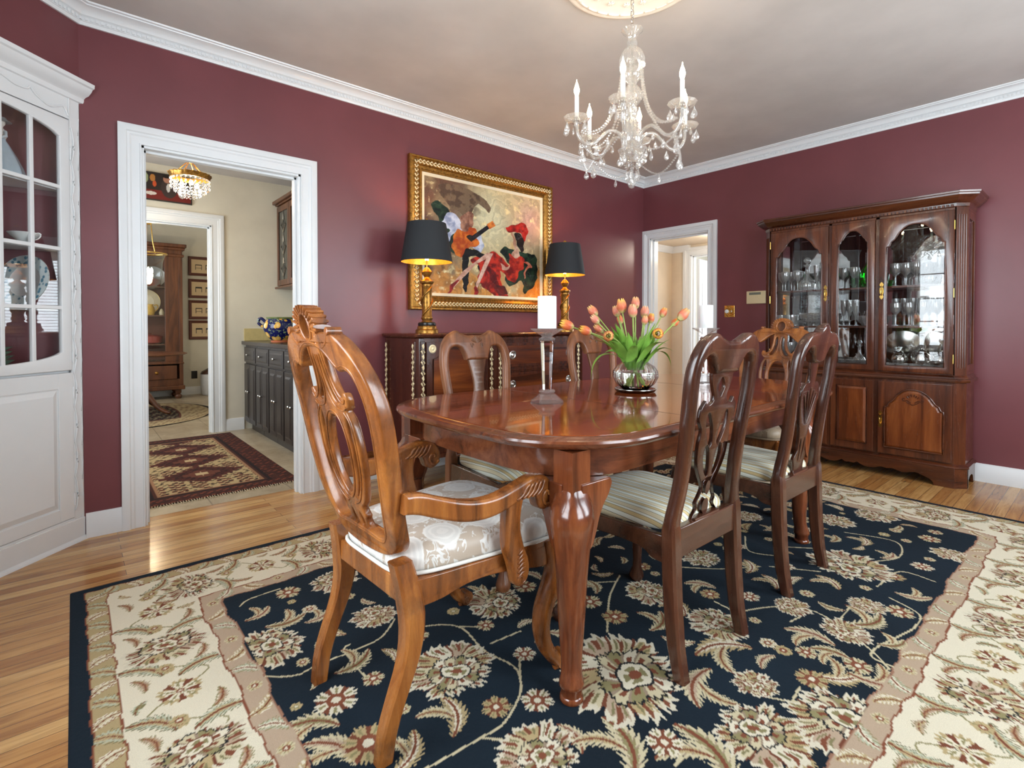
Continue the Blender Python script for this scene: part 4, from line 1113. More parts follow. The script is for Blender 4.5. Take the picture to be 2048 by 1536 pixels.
fm = e > .455
for v in RUG_V: vine(v, allowed=fm)
for k, (x, y, r, d) in enumerate(RUG_L):
    leaf(x, y, r * .8, d, [CR, TAN, CR][k % 3], [OLV, CR2, TAUPE][k % 3], allowed=fm); leaf(x + r * .5 * cos(radians(d + 70)), y + r * .5 * sin(radians(d + 70)), r * .55, d + 70, CR, TAN, allowed=fm)
for k, (x, y, r) in enumerate(RUG_F): flower(x, y, r, 5 + k % 3, [CR, CR2, TAN][k % 3], allowed=fm)
for k, (x, y, r) in enumerate(RUG_P): palmette(x, y, r * .86, ang=.7 * k, sx=1, sy=.9, seed=k, allowed=fm)
# the part under the table repeats the same flowers, point-mirrored
CXr, CYr = (RX0 + RX1) / 2, (RY0 + RY1) / 2
have = [(x, y) for x, y, r in RUG_P] + [(x, y) for x, y, r in RUG_F] + [(q[0], q[1]) for q in RUG_L]
for k, (x, y, r) in enumerate(RUG_P + RUG_F):
    for fx, fy in ((1, -1), (-1, 1), (-1, -1)):
        X = CXr + (x - CXr) * fx; Y = CYr + (y - CYr) * fy
        if min(math.dist((X, Y), h) for h in have) > r + .11:
            have.append((X, Y))
            if r > .07: palmette(X, Y, r * .8, ang=k, sy=.88, seed=k, allowed=fm); leaf(X + r, Y + r * .6, .07, 40 * k, allowed=fm)
            else: flower(X, Y, r, 6, CR, allowed=fm); leaf(X + r * 1.5, Y, .05, 70 * k, CR, OLV, allowed=fm)
# main border: large palmettes, rosettes and leaves along the four sides
bm_ = (ew > .116) & (ew + wv < .379); om = (e > .05) & (e < .108); tm_ = (e + wv > .388) & (e + wv < .45)
def side_pts(off, step, phase=0.0):
    out = []
    for (x0, y0, x1, y1, a) in ((RX0 + off, RY0 + off, RX0 + off, RY1 - off, 90), (RX0 + off, RY1 - off, RX1 - off, RY1 - off, 0), (RX1 - off, RY1 - off, RX1 - off, RY0 + off, -90), (RX1 - off, RY0 + off, RX0 + off, RY0 + off, 180)):
        L = math.dist((x0, y0), (x1, y1)); n = max(1, int(round(L / step)))
        for i in range(n):
            t = (i + phase) / n
            out.append((x0 + (x1 - x0) * t, y0 + (y1 - y0) * t, a, i))
    return out
bp_ = side_pts(.248, .27, .5)
for k, (x, y, a, i) in enumerate(bp_):
    q = radians(a)
    nx, ny = -sin(q), cos(q)
    vine([(x - cos(q) * .14, y - sin(q) * .14), (x - cos(q) * .07 + nx * .085, y - sin(q) * .07 + ny * .085), (x, y), (x + cos(q) * .07 - nx * .085, y + sin(q) * .07 - ny * .085), (x + cos(q) * .14, y + sin(q) * .14)], .0028, OLV, bm_)
    for sgn in (1, -1):
        leaf(x + cos(q) * .11 * sgn - nx * .075 * sgn, y + sin(q) * .11 * sgn - ny * .075 * sgn, .075, a + 75 + 25 * sgn, SAGE, TAN, .42, bm_, BLK * .4 + OLV * .6)
        flower(x + cos(q) * .135 * sgn + nx * .02, y + sin(q) * .135 * sgn + ny * .02, .026, 5, TAN, RUST, bm_)
        leaf(x + cos(q) * .10 * sgn + nx * .085 * sgn, y + sin(q) * .10 * sgn + ny * .085 * sgn, .045, a + 20 * sgn, TAUPE, RUST * .7 + TAN * .5, .40, bm_, OLV)
for k, (x, y, a, i) in enumerate(bp_):
    if i % 2 == 0:
        palmette(x, y, .112, radians(a + 90), sx=1.12, sy=.88, dark=BLK, seed=k, allowed=bm_)
        w = window_(x, y, .13)
    else:
        flower(x, y, .062, 5, TAN, BLK, bm_); flower(x, y, .045, 5, CR2, NAVY, bm_); flower(x, y, .022, 5, CR2, RUST, bm_)
# small scattered sprigs fill the bare ground of border and field
rs_ = np.random.default_rng(11)
def calm(x, y, r, base, tol):
    w = window_(x, y, r); q = IMG[w]
    return q.size and float(np.abs(q - base).max()) < tol
n_ = 0
for _ in range(5200):
    x, y = rs_.uniform(RX0 + .13, RX1 - .13), rs_.uniform(RY0 + .13, RY1 - .13); r_ = rs_.uniform(.020, .036); k_ = int(rs_.integers(0, 4)); a_ = rs_.uniform(0, 360)
    j_, i_ = int((y - RY0) / RCELL), int((x - RX0) / RCELL)
    if bm_[j_, i_] and calm(x, y, r_ * .9, CR2, .02):
        if k_ == 0: flower(x, y, r_ * .8, 5, [TAN, SAGE, TAUPE][_ % 3], RUST, bm_)
        else: leaf(x, y, r_ * 1.25, a_, [SAGE, TAUPE, TAN, CR][_ % 4], [TAN, OLV, CR][_ % 3], .5, bm_, OLV * .8)
    elif e[j_, i_] > .47 and rs_.random() < .5 and float(IMG[window_(x, y, r_ * 1.5)].max()) < .09:
        if k_ == 0: flower(x, y, r_, 5, CR, RUST, fm)
        elif k_ == 1: flower(x, y, r_ * .9, 6, TAN, OLV, fm)
        else: leaf(x, y, r_ * 1.7, a_, [CR, TAN][_ % 2], [OLV, TAUPE, CR2][_ % 3], .45, fm)
# guard bands
for k, (x, y, a, i) in enumerate(side_pts(.079, .085, .5)):
    if k % 2: leaf(x, y, .050, a + 60, SAGE, TAN, .6, om, OLV * .7)
    else: leaf(x, y, .042, a + 120, CR2, CR, .6, om, RUST)
for k, (x, y, a, i) in enumerate(side_pts(.419, .10, .5)):
    if k % 3 == 0: flower(x, y, .024, 5, CR, RUST, tm_)
    elif k % 3 == 1: leaf(x, y, .052, a + 55, SAGE, CR2, .5, tm_, OLV)
    else: leaf(x, y, .052, a - 50, CR2, TAN, .5, tm_, TAN)
def grid_mesh(name, xs, ys, zf, IM, mat, parent=None, mapf=None):
    ny, nx = len(ys), len(xs)
    X_, Y_ = np.meshgrid(xs, ys)
    co = np.stack([X_, Y_, zf if isinstance(zf, np.ndarray) else np.full_like(X_, zf)], -1).reshape(-1, 3)
    if mapf is not None: co = mapf(co)
    idx = np.arange(nx * ny).reshape(ny, nx)
    q = np.stack([idx[:-1, :-1], idx[:-1, 1:], idx[1:, 1:], idx[1:, :-1]], -1).reshape(-1, 4)
    me = bpy.data.meshes.new(name)
    me.vertices.add(len(co)); me.vertices.foreach_set('co', co.ravel())
    me.loops.add(q.size); me.loops.foreach_set('vertex_index', q.ravel())
    me.polygons.add(len(q)); me.polygons.foreach_set('loop_start', np.arange(0, q.size, 4)); me.polygons.foreach_set('loop_total', np.full(len(q), 4))
    me.update(calc_edges=True)
    at = me.color_attributes.new('pattern', 'FLOAT_COLOR', 'POINT')
    c4 = np.ones((nx * ny, 4)); c4[:, :3] = IM.reshape(-1, 3); at.data.foreach_set('color', c4.ravel())
    o = bpy.data.objects.new(name, me); COL.objects.link(o); me.materials.append(mat)
    if parent: o.parent = parent
    return o
edge = np.clip(e / .010, 0, 1)
zz = .0005 + .0055 * np.sqrt(edge) + .0003 * rng.standard_normal(GX.shape) * (edge > .5)
M_RUG = m_attr('wool_rug', .95, .5, 500, .0)
rug = grid_mesh('area_rug', gx, gy, zz, IMG, M_RUG)
tag(rug, 'large navy and ivory floral rug with a palmette border, under the dining table', 'rug')

# ------------------------------------------------------------------ corner cupboard built across the corner
cup = thing('corner_cupboard', 'white built-in corner cupboard with an arched glass door, at the left edge', 'cupboard', (0, 0, 0))
def D(mb, start=0):
    mb.v[start:] = [dg(*p) for p in mb.v[start:]]; return mb
CW = 1.015; S0, S1 = .055, .965      # door opening between the stiles
mb = MB()
mb.box(0.002, S0, -.012, 0, 0, 2.215); mb.box(S1, CW, -.012, 0, 0, 2.215); mb.box(S0, S1, -.012, 0, 2.10, 2.215)
mb.box(.002, CW, 0, .006, .0, .112)                      # plinth
mb.box(S0, S1, -.012, 0, .112, .125)
D(mb); mb.obj('face_frame', M_TRIM, cup, smooth=0, bevel=.002)
# bottom shoe
D(MB().prism([(0.006, 0), (.020, 0), (.016, .010), (.006, .018)], -.012, CW, lambda a, b, h: (h, a, b))).obj('shoe_moulding', M_TRIM, cup, smooth=30)
# crown that returns onto the back wall
crp = [(0, 2.200), (.010, 2.203), (.014, 2.215), (.014, 2.224), (.022, 2.232), (.040, 2.240), (.056, 2.258), (.062, 2.270), (.072, 2.275), (.074, 2.293), (0, 2.293)]
pa = [dg(0, -.03, 0)[:2], dg(-.0, 0, 0)[:2]]
q = [dg(-.012, 0, 0)[:2], dg(CW, 0, 0)[:2]]
MB().sweep(crp, [q[0], q[1]]).obj('crown', M_TRIM, cup, smooth=30)
# carved wavy ribbon down the stile and along the frieze
rb = MB()
for side, (sa, sb) in enumerate(((.050, .008),)):
    n = 11
    for i in range(n):
        z0 = .16 + i * (2.06 - .16) / n; z1 = z0 + (2.06 - .16) / n
        pts = [(.050 - .013 * sin(pi * t) ** .8 * 1.0, .003, z0 + (z1 - z0) * t) for t in np.linspace(0, 1, 9)]
        rb.tube([dg(*p) for p in pts], [.0022, .0036, .0046, .005, .005, .0046, .0036, .003, .0035], 8)
        pts = [(.006 + .005 * sin(pi * t), .0015, z0 + .06 + (z1 - z0) * t) for t in np.linspace(0, 1, 9)]
        rb.tube([dg(*p) for p in pts], .0018, 6)
for pts in ([(.065, .003, 2.115), (.085, .003, 2.150), (.115, .003, 2.140), (.16, .003, 2.125), (.22, .003, 2.150), (.245, .003, 2.172), (.26, .003, 2.160), (.31, .003, 2.155), (.36, .003, 2.170), (.42, .003, 2.185)],):
    rb.tube([dg(*p) for p in cr(pts, 5, closed=False)], .0045, 8)
rb.tube([dg(*p) for p in ((.060, .003, 2.11), (.060, .003, 2.20))], .0035, 8)
rb.obj('carved_ribbon', M_TRIM, cup, smooth=60)
# lower door with a raised panel, upper door with an arched head
lw = thing_ = MB(); lw.box(S0 + .003, S1 - .003, -.022, -.002, .128, .850)
lw.box(S0 + .003, S0 + .076, -.002, .004, .128, .850); lw.box(S1 - .076, S1 - .003, -.002, .004, .128, .850); lw.box(S0 + .076, S1 - .076, -.002, .004, .128, .190); lw.box(S0 + .076, S1 - .076, -.002, .004, .775, .850)
D(lw); ld = lw.obj('lower_door', M_TRIM, cup, smooth=0, bevel=.002)
pn = MB(); pn.loft([[(S0 + .082, -.0015, .196), (S1 - .082, -.0015, .196), (S1 - .082, -.0015, .769), (S0 + .082, -.0015, .769)], [(S0 + .108, .0085, .222), (S1 - .108, .0085, .222), (S1 - .108, .0085, .743), (S0 + .108, .0085, .743)]])
D(pn).obj('raised_panel', M_TRIM, ld, smooth=0, bevel=.001)
zA, zB = .862, 2.095
GX0, GX1 = S0 + .052, S1 - .052
def arch_top(s):
    t = (s - (GX0 + GX1) / 2) / ((GX1 - GX0) / 2); return 1.985 + .075 * sqrt(max(0, 1 - t * t * .96))
def arch_bot(s):
    t = (s - (GX0 + GX1) / 2) / ((GX1 - GX0) / 2); return .965 - .06 * sqrt(max(0, 1 - t * t * .96))
outer = [(S0 + .003, zA), (S1 - .003, zA), (S1 - .003, zB), (S0 + .003, zB)]
xs = np.linspace(GX0, GX1, 30)
inner = [(x, arch_bot(x)) for x in xs] + [(x, arch_top(x)) for x in xs[::-1]]
ud = plate('upper_door', [outer, inner], .022, lambda u, z, w: dg(u, w - .008, z), M_TRIM, cup, bevel=.004, cut=0)
mun = MB()
for i in range(1, 6):
    s = GX0 + (GX1 - GX0) * i / 6
    mun.box(s - .009, s + .009, -.016, .002, arch_bot(s) - .01, arch_top(s) + .01)
for z in (1.17, 1.455, 1.755): mun.box(GX0 - .005, GX1 + .005, -.016, .0015, z - .009, z + .009)
D(mun).obj('glazing_bars', M_TRIM, ud, smooth=0, bevel=.003)
D(MB().prism([(x, arch_bot(x) - .004) for x in xs] + [(x, arch_top(x) + .004) for x in xs[::-1]], -.0105, -.0085, lambda a, b, h: (a, h, b))).obj('glass', M_PANE, ud, smooth=0)
for z in (.42 - .2, .75, .93, 1.28, 1.93):
    h = MB(); h.tube([dg(S0 + .001, .005, z + d) for d in np.linspace(-.03, .03, 7)], [.0035, .0045, .0045, .0045, .0045, .0045, .0035], 8)
    h.obj('hinge', M_TRIM, cup, smooth=50)
# interior: painted back, shelves
def back_wall_s(d):  # widths of the triangular interior at depth d
    return d
bk = MB()
for (a0, d0), (a1, d1) in ((((.02), -.02), (.30, -.34)), ((.30, -.34), (.70, -.34)), ((.70, -.34), (.98, -.02))):
    bk.add([dg(a0, d0, .1), dg(a1, d1, .1), dg(a1, d1, 2.25), dg(a0, d0, 2.25)], [(0, 1, 2, 3)])
bk.obj('back_panel', M_MAROON, cup, smooth=0)
shl = []
for z in (.86, 1.165, 1.455, 1.752, 2.16):
    s = MB().prism([(.035, -.024), (.96, -.024), (.70, -.33), (.30, -.33)], z - .010, z + .006, lambda a, b, h: dg(a, b, h))
    shl.append(s.obj('shelf', M_TRIM, cup, smooth=0))
def on_shelf(s, d, z): p = dg(s, d, z + .0065); return (p[0], p[1], p[2])
face = radians(-45)   # local -Y of these things looks into the room
# figurine of a lady in a wide blue-grey gown
fg = thing('porcelain_figurine', 'pale blue-grey porcelain lady figurine on the top shelf of the corner cupboard', 'figurine', on_shelf(.265, -.12, 1.752), face)
MB().lathe([(0, 0), (.078, 0), (.080, .01), (.070, .05), (.050, .10), (.028, .145), (.016, .165), (.015, .175), (0, .175)], 40, ripple=lambda a, z: 1 + .07 * sin(9 * a) * max(0, 1 - z / .16)).obj('gown', m_plain('gown_glaze', lin(176, 190, 200), .15, noise=.12, nscale=14, coat=.4), fg, smooth=70)
bmb = MB().lathe([(0, .168), (.014, .17), (.020, .19), (.021, .205), (.012, .216), (.006, .222), (.007, .230), (.013, .238), (.015, .248), (.012, .258), (0, .262)], 24)
bmb.obj('bodice_and_head', m_plain('figurine_skin', lin(214, 204, 196), .2, noise=.03), fg, smooth=70)
ar = MB()
for s in (-1, 1): ar.tube([(s * .019, 0, .205), (s * .036, -.012, .180), (s * .028, -.034, .165), (s * .008, -.044, .172)], [.0075, .007, .005, .004], 10)
ar.obj('arms', m_plain('sleeve_glaze', lin(196, 204, 210), .2, noise=.05), fg, smooth=70)
MB().lathe([(0, .256), (.020, .250), (.034, .252), (.018, .262), (.012, .272), (0, .275)], 24, (0, .004, .0)).obj('hat', m_plain('hat_glaze', lin(150, 156, 160), .2, noise=.05), fg, smooth=70)
def plate_thing(name, label, cat, loc, rotz, R, rim, centre, edge, tilt=12, oval=1.0, group=None, patt=None):
    t = thing(name, label, cat, loc, rotz, group)
    M = Matrix.Translation((0, 0, R * .99 * cos(radians(tilt)) + .002)) @ Matrix.Rotation(radians(90 - tilt), 4, 'X') @ Matrix.Diagonal((oval, 1, 1, 1))
    def part(nm, prof, mat):
        MB().lathe(prof, 48, ring=nm != 'well').xf(M).obj(nm, mat, t, smooth=60)
    part('rim', [(R * .60, -.004), (R, .006), (R, .009), (R * .60, .000)], rim)
    part('well', [(0, -.010), (R * .58, -.010), (R * .62, -.002), (R * .62, .0005), (R * .56, -.006), (0, -.006)], centre)
    part('edge_line', [(R * .972, .0065), (R * 1.0, .0095), (R * 1.002, .008), (R * .98, .004)], edge)
    return t
def patt_rim(name, base, figure, scale):
    t = NT(name); b = t.bsdf(Roughness=.15)
    w = t.n('ShaderNodeTexVoronoi'); w.inputs['Scale'].default_value = scale; t.l(t.coord(), w.inputs['Vector'])
    t.l(t.mix(figure, base, t.ramp(w.outputs['Distance'], [(0.3, (0, 0, 0, 1)), (.45, (1, 1, 1, 1))])), b.inputs['Base Color']); return t.m
M_RIMB = patt_rim('blue_patterned_rim', lin(206, 220, 220), lin(96, 140, 160), 45)
plate_thing('dinner_plate', 'white plate with pale blue patterned rim standing in the corner cupboard', 'plate', on_shelf(.205, -.085, 1.165), face, .122, M_RIMB, M_PORC, M_SILVER, 10, 1.08)
plate_thing('dinner_plate', 'plate with a broad gold rim on the cupboard shelf above the patterned plate', 'plate', on_shelf(.375, -.17, 1.455), face, .098, M_BRASS, M_PORC, M_BRASS, 12)
cu = thing('teacup', 'white wide-mouthed teacup on the second shelf of the corner cupboard', 'cup', on_shelf(.225, -.06, 1.455), face)
MB().lathe([(0, 0), (.020, 0), (.021, .004), (.016, .007), (.030, .018), (.048, .034), (.060, .050), (.058, .050), (.046, .036), (.028, .021), (0, .014)], 40).obj('bowl', M_PORC, cu, smooth=60)
MB().tube(cr([(.050, 0, .040), (.068, 0, .048), (.082, 0, .042), (.078, 0, .028), (.060, 0, .018), (.036, 0, .018)], 5, closed=False), .0028, 8).obj('handle', M_PORC, cu, smooth=60)
M_SAGE = m_plain('sage_leaf_glaze', lin(128, 160, 138), .25, noise=.25, nscale=40, bump=.4)
for k in range(5):
    b = MB().lathe([(0, 0), (.045, 0), (.05, .004), (.085, .020), (.105, .034), (.100, .034), (.08, .024), (.045, .010), (0, .008)], 44, ripple=lambda a, z: 1 + .05 * sin(8 * a + k))
    o = b.obj('leaf_bowl', M_SAGE, smooth=60); o.location = on_shelf(.345 + .004 * k, -.135, .866 + .0 + k * .020); o.rotation_euler = (0, 0, face + k * .5)
    tag(o, ['sage-green leaf bowl at the bottom of the stack low in the corner cupboard', 'sage-green leaf bowl second from the bottom of the stack in the corner cupboard', 'sage-green leaf bowl in the middle of the stack in the corner cupboard', 'sage-green leaf bowl second from the top of the stack in the corner cupboard', 'sage-green leaf bowl on top of the stack in the corner cupboard'][k], 'bowl', 'stacked green leaf bowls')

# ------------------------------------------------------------------ sideboard
sb = thing('sideboard', 'dark mahogany sideboard with gilded pilasters standing below the large painting', 'sideboard', (-2.285, 0, 0))
X0, X1, YF, SZ0, SZ1 = -.80, .825, -.475, .20, 1.0     # relative to the centre; front faces -Y
mb = MB(); mb.prism([(X0 + .0, -.02), (X0, YF + .02), (X0 + .015, YF), (X1 - .05, YF), (X1, YF + .06), (X1, -.02)], SZ0, SZ1)
mb.obj('carcase', M_SIDE, sb, smooth=0, bevel=.003)
tp = MB()
for ins, z in ((.0, 1.0), (-.012, 1.004), (-.02, 1.012), (-.022, 1.022), (-.018, 1.028), (-.012, 1.031)):
    tp.v += [(X0 + ins, -.012, z), (X0 + ins, YF + .02 + ins, z), (X0 + .015 + ins * .4, YF + ins, z), (X1 - .05 - ins * .4, YF + ins, z), (X1 - ins, YF + .055 + ins, z), (X1 - ins, -.012, z)]
for i in range(5):
    for j in range(6): tp.f.append((i * 6 + j, i * 6 + (j + 1) % 6, i * 6 + 6 + (j + 1) % 6, i * 6 + 6 + j))
tp.f.append(tuple(range(6))); tp.f.append(tuple(range(30, 36)))
tp.obj('top', M_SIDE, sb, smooth=30)
def garland(x, y, z0, z1, mb, axis='x', w=.011):
    n = int((z1 - z0) / .035)
    for i in range(n):
        z = z0 + (z1 - z0) * (i + .5) / n; s = 1 if i % 2 else -1
        for q in (-1, 1):
            a = .008 * s * q
            P = [(0, z - .018), (a + .004 * q, z - .004 * s * q), (a * .2 - .004 * s, z + .017)]
            pts = [(x + (p if axis == 'x' else 0), y + (p if axis == 'y' else 0), zz) for p, zz in P]
            mb.tube(pts, [.002, .0066, .0015], 6)
    return mb
pil = []
for x in (X0 + .055, X0 + .60, X1 - .60 + 0.02, X1 - .055):
    pass
# front pilasters with gilt leaf garlands, either side of the doors
for x in (X0 + .034, -.205, -.125, X1 - .115):
    pl_ = MB().box(x - .016, x + .016, YF - .012, YF + .002, SZ0 + .04, SZ1 - .02).obj('pilaster', M_SIDE, sb, smooth=0, bevel=.003)
    garland(x, YF - .013, .30, .965, MB()).obj('gilt_garland', M_GILT, pl_, smooth=60)
for y in (-.055, YF + .040):
    pl_ = MB().box(X0 - .010, X0 + .002, y - .016, y + .016, SZ0 + .04, SZ1 - .02).obj('pilaster', M_SIDE, sb, smooth=0, bevel=.003)
    garland(X0 - .011, y, .30, .965, MB(), 'y').obj('gilt_garland', M_GILT, pl_, smooth=60)
def pull(x, y, z, parent, r=.017, mat=M_GILT):
    MB().lathe([(0, 0), (r, 0), (r, .003), (r * .75, .0045), (r * .7, .003), (r * .45, .003), (r * .4, .007), (0, .010)], 28).xf(Matrix.Translation((x, y, z)) @ Matrix.Rotation(pi / 2, 4, 'X')).obj('brass_rosette', mat, parent, smooth=50)
# left door with a flame-veneered shaped panel and corner roundels
dx0, dx1, dz0, dz1 = X0 + .060, -.235, .27, .975
dr_ = MB().box(dx0, dx1, YF - .012, YF, dz0, dz1).obj('door', M_SIDE, sb, smooth=0, bevel=.002)
c_ = .07
shp = [(dx0 + .05 + c_, dz0 + .05), (dx1 - .05 - c_, dz0 + .05)] + arc(dx1 - .05, dz0 + .05, c_ * .9, 180, 90, 6) + arc(dx1 - .05, dz1 - .05, c_ * .9, 270, 180, 6) + arc(dx0 + .05, dz1 - .05, c_ * .9, 0, -90, 6) + arc(dx0 + .05, dz0 + .05, c_ * .9, 90, 0, 6)
MB().prism(shp, YF - .016, YF - .010, lambda a, b, h: (a, h, b)).obj('veneer_panel', M_FLAME, dr_, smooth=0, bevel=.002)
fr_ = MB().tube([(a, YF - .016, b) for a, b in shp], .004, 6, closed=True); fr_.obj('panel_moulding', M_SIDE, dr_, smooth=50)
for x in (dx0 + .045, dx1 - .045):
    for z in (dz0 + .045, dz1 - .045): pull(x, YF - .012, z, dr_, .028)
# three long drawers
for k, (z0, z1) in enumerate(((.775, .955), (.555, .735), (.315, .515))):
    x0, x1 = -.085, X1 - .165
    dw = MB().box(x0, x1, YF - .014, YF, z0, z1).obj('drawer', M_SIDE, sb, smooth=0, bevel=.003)
    MB().box(x0 + .02, x1 - .02, YF - .017, YF - .010, z0 + .02, z1 - .02).obj('veneer_panel', M_FLAME, dw, smooth=0, bevel=.002)
    for x in (x0 + .075, x1 - .075): pull(x, YF - .017, (z0 + z1) / 2, dw, .033, M_SILVER)
rl = MB()
for z in (.985, .755, .745, .535): rl.box(-.095, X1 - .150, YF - .020, YF, z - .004, z + .004)
rl.box(X0 + .02, X1 - .02, YF - .016, YF, SZ0, SZ0 + .03); rl.box(X0 - .012, X0, YF + .03, -.02, SZ0, SZ0 + .03)
rl.obj('mouldings', M_SIDE, sb, smooth=0, bevel=.002)
for x in (X0 + .05, X1 - .05):
    for y in (-.07, YF + .05):
        MB().lathe([(0, .0), (.018, 0), (.024, .02), (.020, .05), (.030, .10), (.036, .15), (.030, .2), (0, .2)], 20, (x, y, 0)).obj('foot', M_SIDE, sb, smooth=50)
# low wooden ledge on the skirting between sideboard and doorway
lg = MB().prism([(-.0165, .128), (-.035, .128), (-.040, .150), (-.034, .165), (-.040, .176), (-.036, .196), (-.002, .200), (-.002, .128)], -3.50, -3.07, lambda a, b, h: (h, a, b)).obj('wooden_ledge', M_ARMWOOD, smooth=30)
tag(lg, 'orange-brown moulded wooden strip fixed just above the white skirting beside the sideboard', 'ledge')

# ------------------------------------------------------------------ table lamps on the sideboard
def lamp(label, loc):
    t = thing('table_lamp', label, 'lamp', loc, 0, 'pair of gilt table lamps on the sideboard')
    MB().lathe([(0, 0), (.078, 0), (.078, .020), (.074, .026), (.066, .030), (.066, .044), (.062, .050), (0, .050)], 40).obj('base', M_GOLD, t, smooth=40)
    MB().lathe([(0, .048), (.058, .048), (.062, .056), (.060, .070), (.050, .076), (0, .076)], 40).obj('black_collar', M_DARK, t, smooth=40)
    MB().lathe([(0, .074), (.040, .074), (.032, .088), (.040, .098), (.040, .106), (0, .106)], 32).obj('neck_ring', M_GOLD, t, smooth=40)
    mb = MB().lathe([(0, .104), (.036, .104), (.036, .112), (.033, .116), (.033, .318), (.037, .322), (.036, .334), (0, .334)], 60, ripple=lambda a, z: 1 + (.05 * abs(sin(9 * a)) if .116 < z < .32 else 0))
    mb.obj('column', M_GOLD, t, smooth=40)
    sp = MB()
    for ph in (0, pi):
        sp.tube([(.036 * cos(ph + 5.2 * q), .036 * sin(ph + 5.2 * q), .118 + .2 * q) for q in np.linspace(0, 1, 40)], [.005 + .004 * abs(sin(q * 9)) for q in np.linspace(0, 1, 40)], 8)
    sp.obj('laurel_spiral', M_GOLD, t, smooth=60)
    MB().lathe([(0, .332), (.036, .334), (.046, .346), (.047, .356), (.034, .362), (.020, .374), (.016, .384), (.030, .404), (.036, .420), (.024, .436), (.012, .450), (0, .455)], 28, ripple=lambda a, z: 1 + .05 * cos(8 * a)).obj('capital', M_GOLD, t, smooth=50)
    MB().tube([(0, 0, .45), (0, 0, .76)], .004, 10).obj('stem', M_BRASS, t, smooth=50)
    MB().lathe([(.176, .488), (.132, .752), (.130, .752), (.174, .488)], 56, ring=True).obj('shade', M_BLACK, t, smooth=60)
    o = MB().lathe([(.1735, .4885), (.1300, .7515), (.1294, .7515), (.1728, .4885)], 56, ring=True).obj('shade_lining', m_plain('gold_foil_lining', lin(226, 176, 72), .35, .6, noise=.25, nscale=120), t, smooth=60)
    sp = MB()
    for k in range(3): sp.tube([(0, 0, .748), (.131 * cos(k * 2.1 + .4), .131 * sin(k * 2.1 + .4), .748)], .0018, 6)
    sp.obj('spider', M_BRASS, t)
    MB().lathe([(0, .748), (.010, .750), (.008, .760), (.016, .768), (.014, .778), (.004, .786), (0, .790)], 20).obj('finial', M_BRASS, t, smooth=50)
    MB().lathe([(0, .50), (.012, .50), (.014, .53), (.028, .565), (.028, .59), (.016, .61), (0, .615)], 20).obj('bulb', m_emit('warm_bulb', (1, .72, .38, 1), 14), t, smooth=60)
    point_light('lamp_light', (loc[0], loc[1], loc[2] + .66), 7.0, (1.0, .62, .30), .03)
    return t
lamp('gilt column table lamp with black shade on the left end of the sideboard', (-2.925, -.325, 1.032))
lamp('gilt column table lamp with black shade on the right end of the sideboard', (-1.555, -.31, 1.032))

# ------------------------------------------------------------------ painting
pt = thing('framed_painting', 'large gold-framed painting of a guitarist and woman in red, above the sideboard', 'painting', (-2.168, 0, 1.775))
PW, PH = 1.455, 1.145
prof = [(0, .004), (0, .038), (.006, .046), (.016, .046), (.020, .040), (.030, .044), (.050, .050), (.066, .046), (.074, .034), (.092, .026), (.098, .030), (.106, .028), (.110, .020), (.112, .004)]
def ringrect(hw, hh, prof):
    rings = []
    for sx, sz in ((-1, -1), (1, -1), (1, 1), (-1, 1)):
        rings.append([(sx * (hw - u), -d, sz * (hh - u)) for u, d in prof])
    return rings
MB().loft(ringrect(PW / 2, PH / 2, prof), closed=True).obj('frame', M_GOLD, pt, smooth=30)
MB().loft(ringrect(PW / 2 - .110, PH / 2 - .110, [(0, .006), (0, .024), (.022, .018), (.024, .006)]), closed=True).obj('liner', m_plain('ivory_liner', lin(226, 214, 184), .6, noise=.03), pt, smooth=30)
cv = MB()
def leaves_along(p, q, n):
    for i in range(n):
        t = (i + .5) / n; x = p[0] + (q[0] - p[0]) * t; z = p[1] + (q[1] - p[1]) * t
        d = Vector((q[0] - p[0], q[1] - p[1])).normalized(); nn = Vector((-d.y, d.x))
        for s in (-1, 1):
            a = Vector((x, z)); b = a + d * .016 + nn * s * .013; c = a + d * .030 + nn * s * .004
            cv.tube([(a.x, -.048, a.y), (b.x, -.053, b.y), (c.x, -.049, c.y)], [.003, .0062, .0025], 7)
hw, hh = PW / 2 - .048, PH / 2 - .048
leaves_along((-hw, hh), (hw, hh), 42); leaves_along((-hw, -hh), (hw, -hh), 42); leaves_along((-hw, -hh), (-hw, hh), 32); leaves_along((hw, -hh), (hw, hh), 32)
cv.obj('carved_leaves', M_GILT, pt, smooth=60)
# canvas: brushwork evaluated on a fine grid, u 0..1 left to right, v 0..1 bottom to top
cw, chh = PW - 2 * .132, PH - 2 * .132
nu, nv = 360, 280
U, V = np.meshgrid(np.linspace(0, 1, nu), np.linspace(0, 1, nv))
def vnoise(sx, sy, seed, oct_=4):
    r = np.random.default_rng(seed); out = np.zeros_like(U); amp = 1.0; tot = 0
    for o_ in range(oct_):
        gx_, gy_ = int(sx * 2 ** o_) + 2, int(sy * 2 ** o_) + 2
        g = r.random((gy_ + 1, gx_ + 1)); x = U * (gx_ - 1.001); y = V * (gy_ - 1.001)
        i, j = x.astype(int), y.astype(int); fx, fy = x - i, y - j
        fx = fx * fx * (3 - 2 * fx); fy = fy * fy * (3 - 2 * fy)
        out += amp * ((g[j, i] * (1 - fx) + g[j, i + 1] * fx) * (1 - fy) + (g[j + 1, i] * (1 - fx) + g[j + 1, i + 1] * fx) * fy); tot += amp; amp *= .55
    return out / tot
n1, n2, n3 = vnoise(4, 3, 1), vnoise(9, 7, 2), vnoise(26, 20, 3, 3)
def mixc(a, b, t): return a + (b - a) * np.clip(t, 0, 1)[..., None]
CV = np.zeros((nv, nu, 3)) + L3(196, 176, 132)
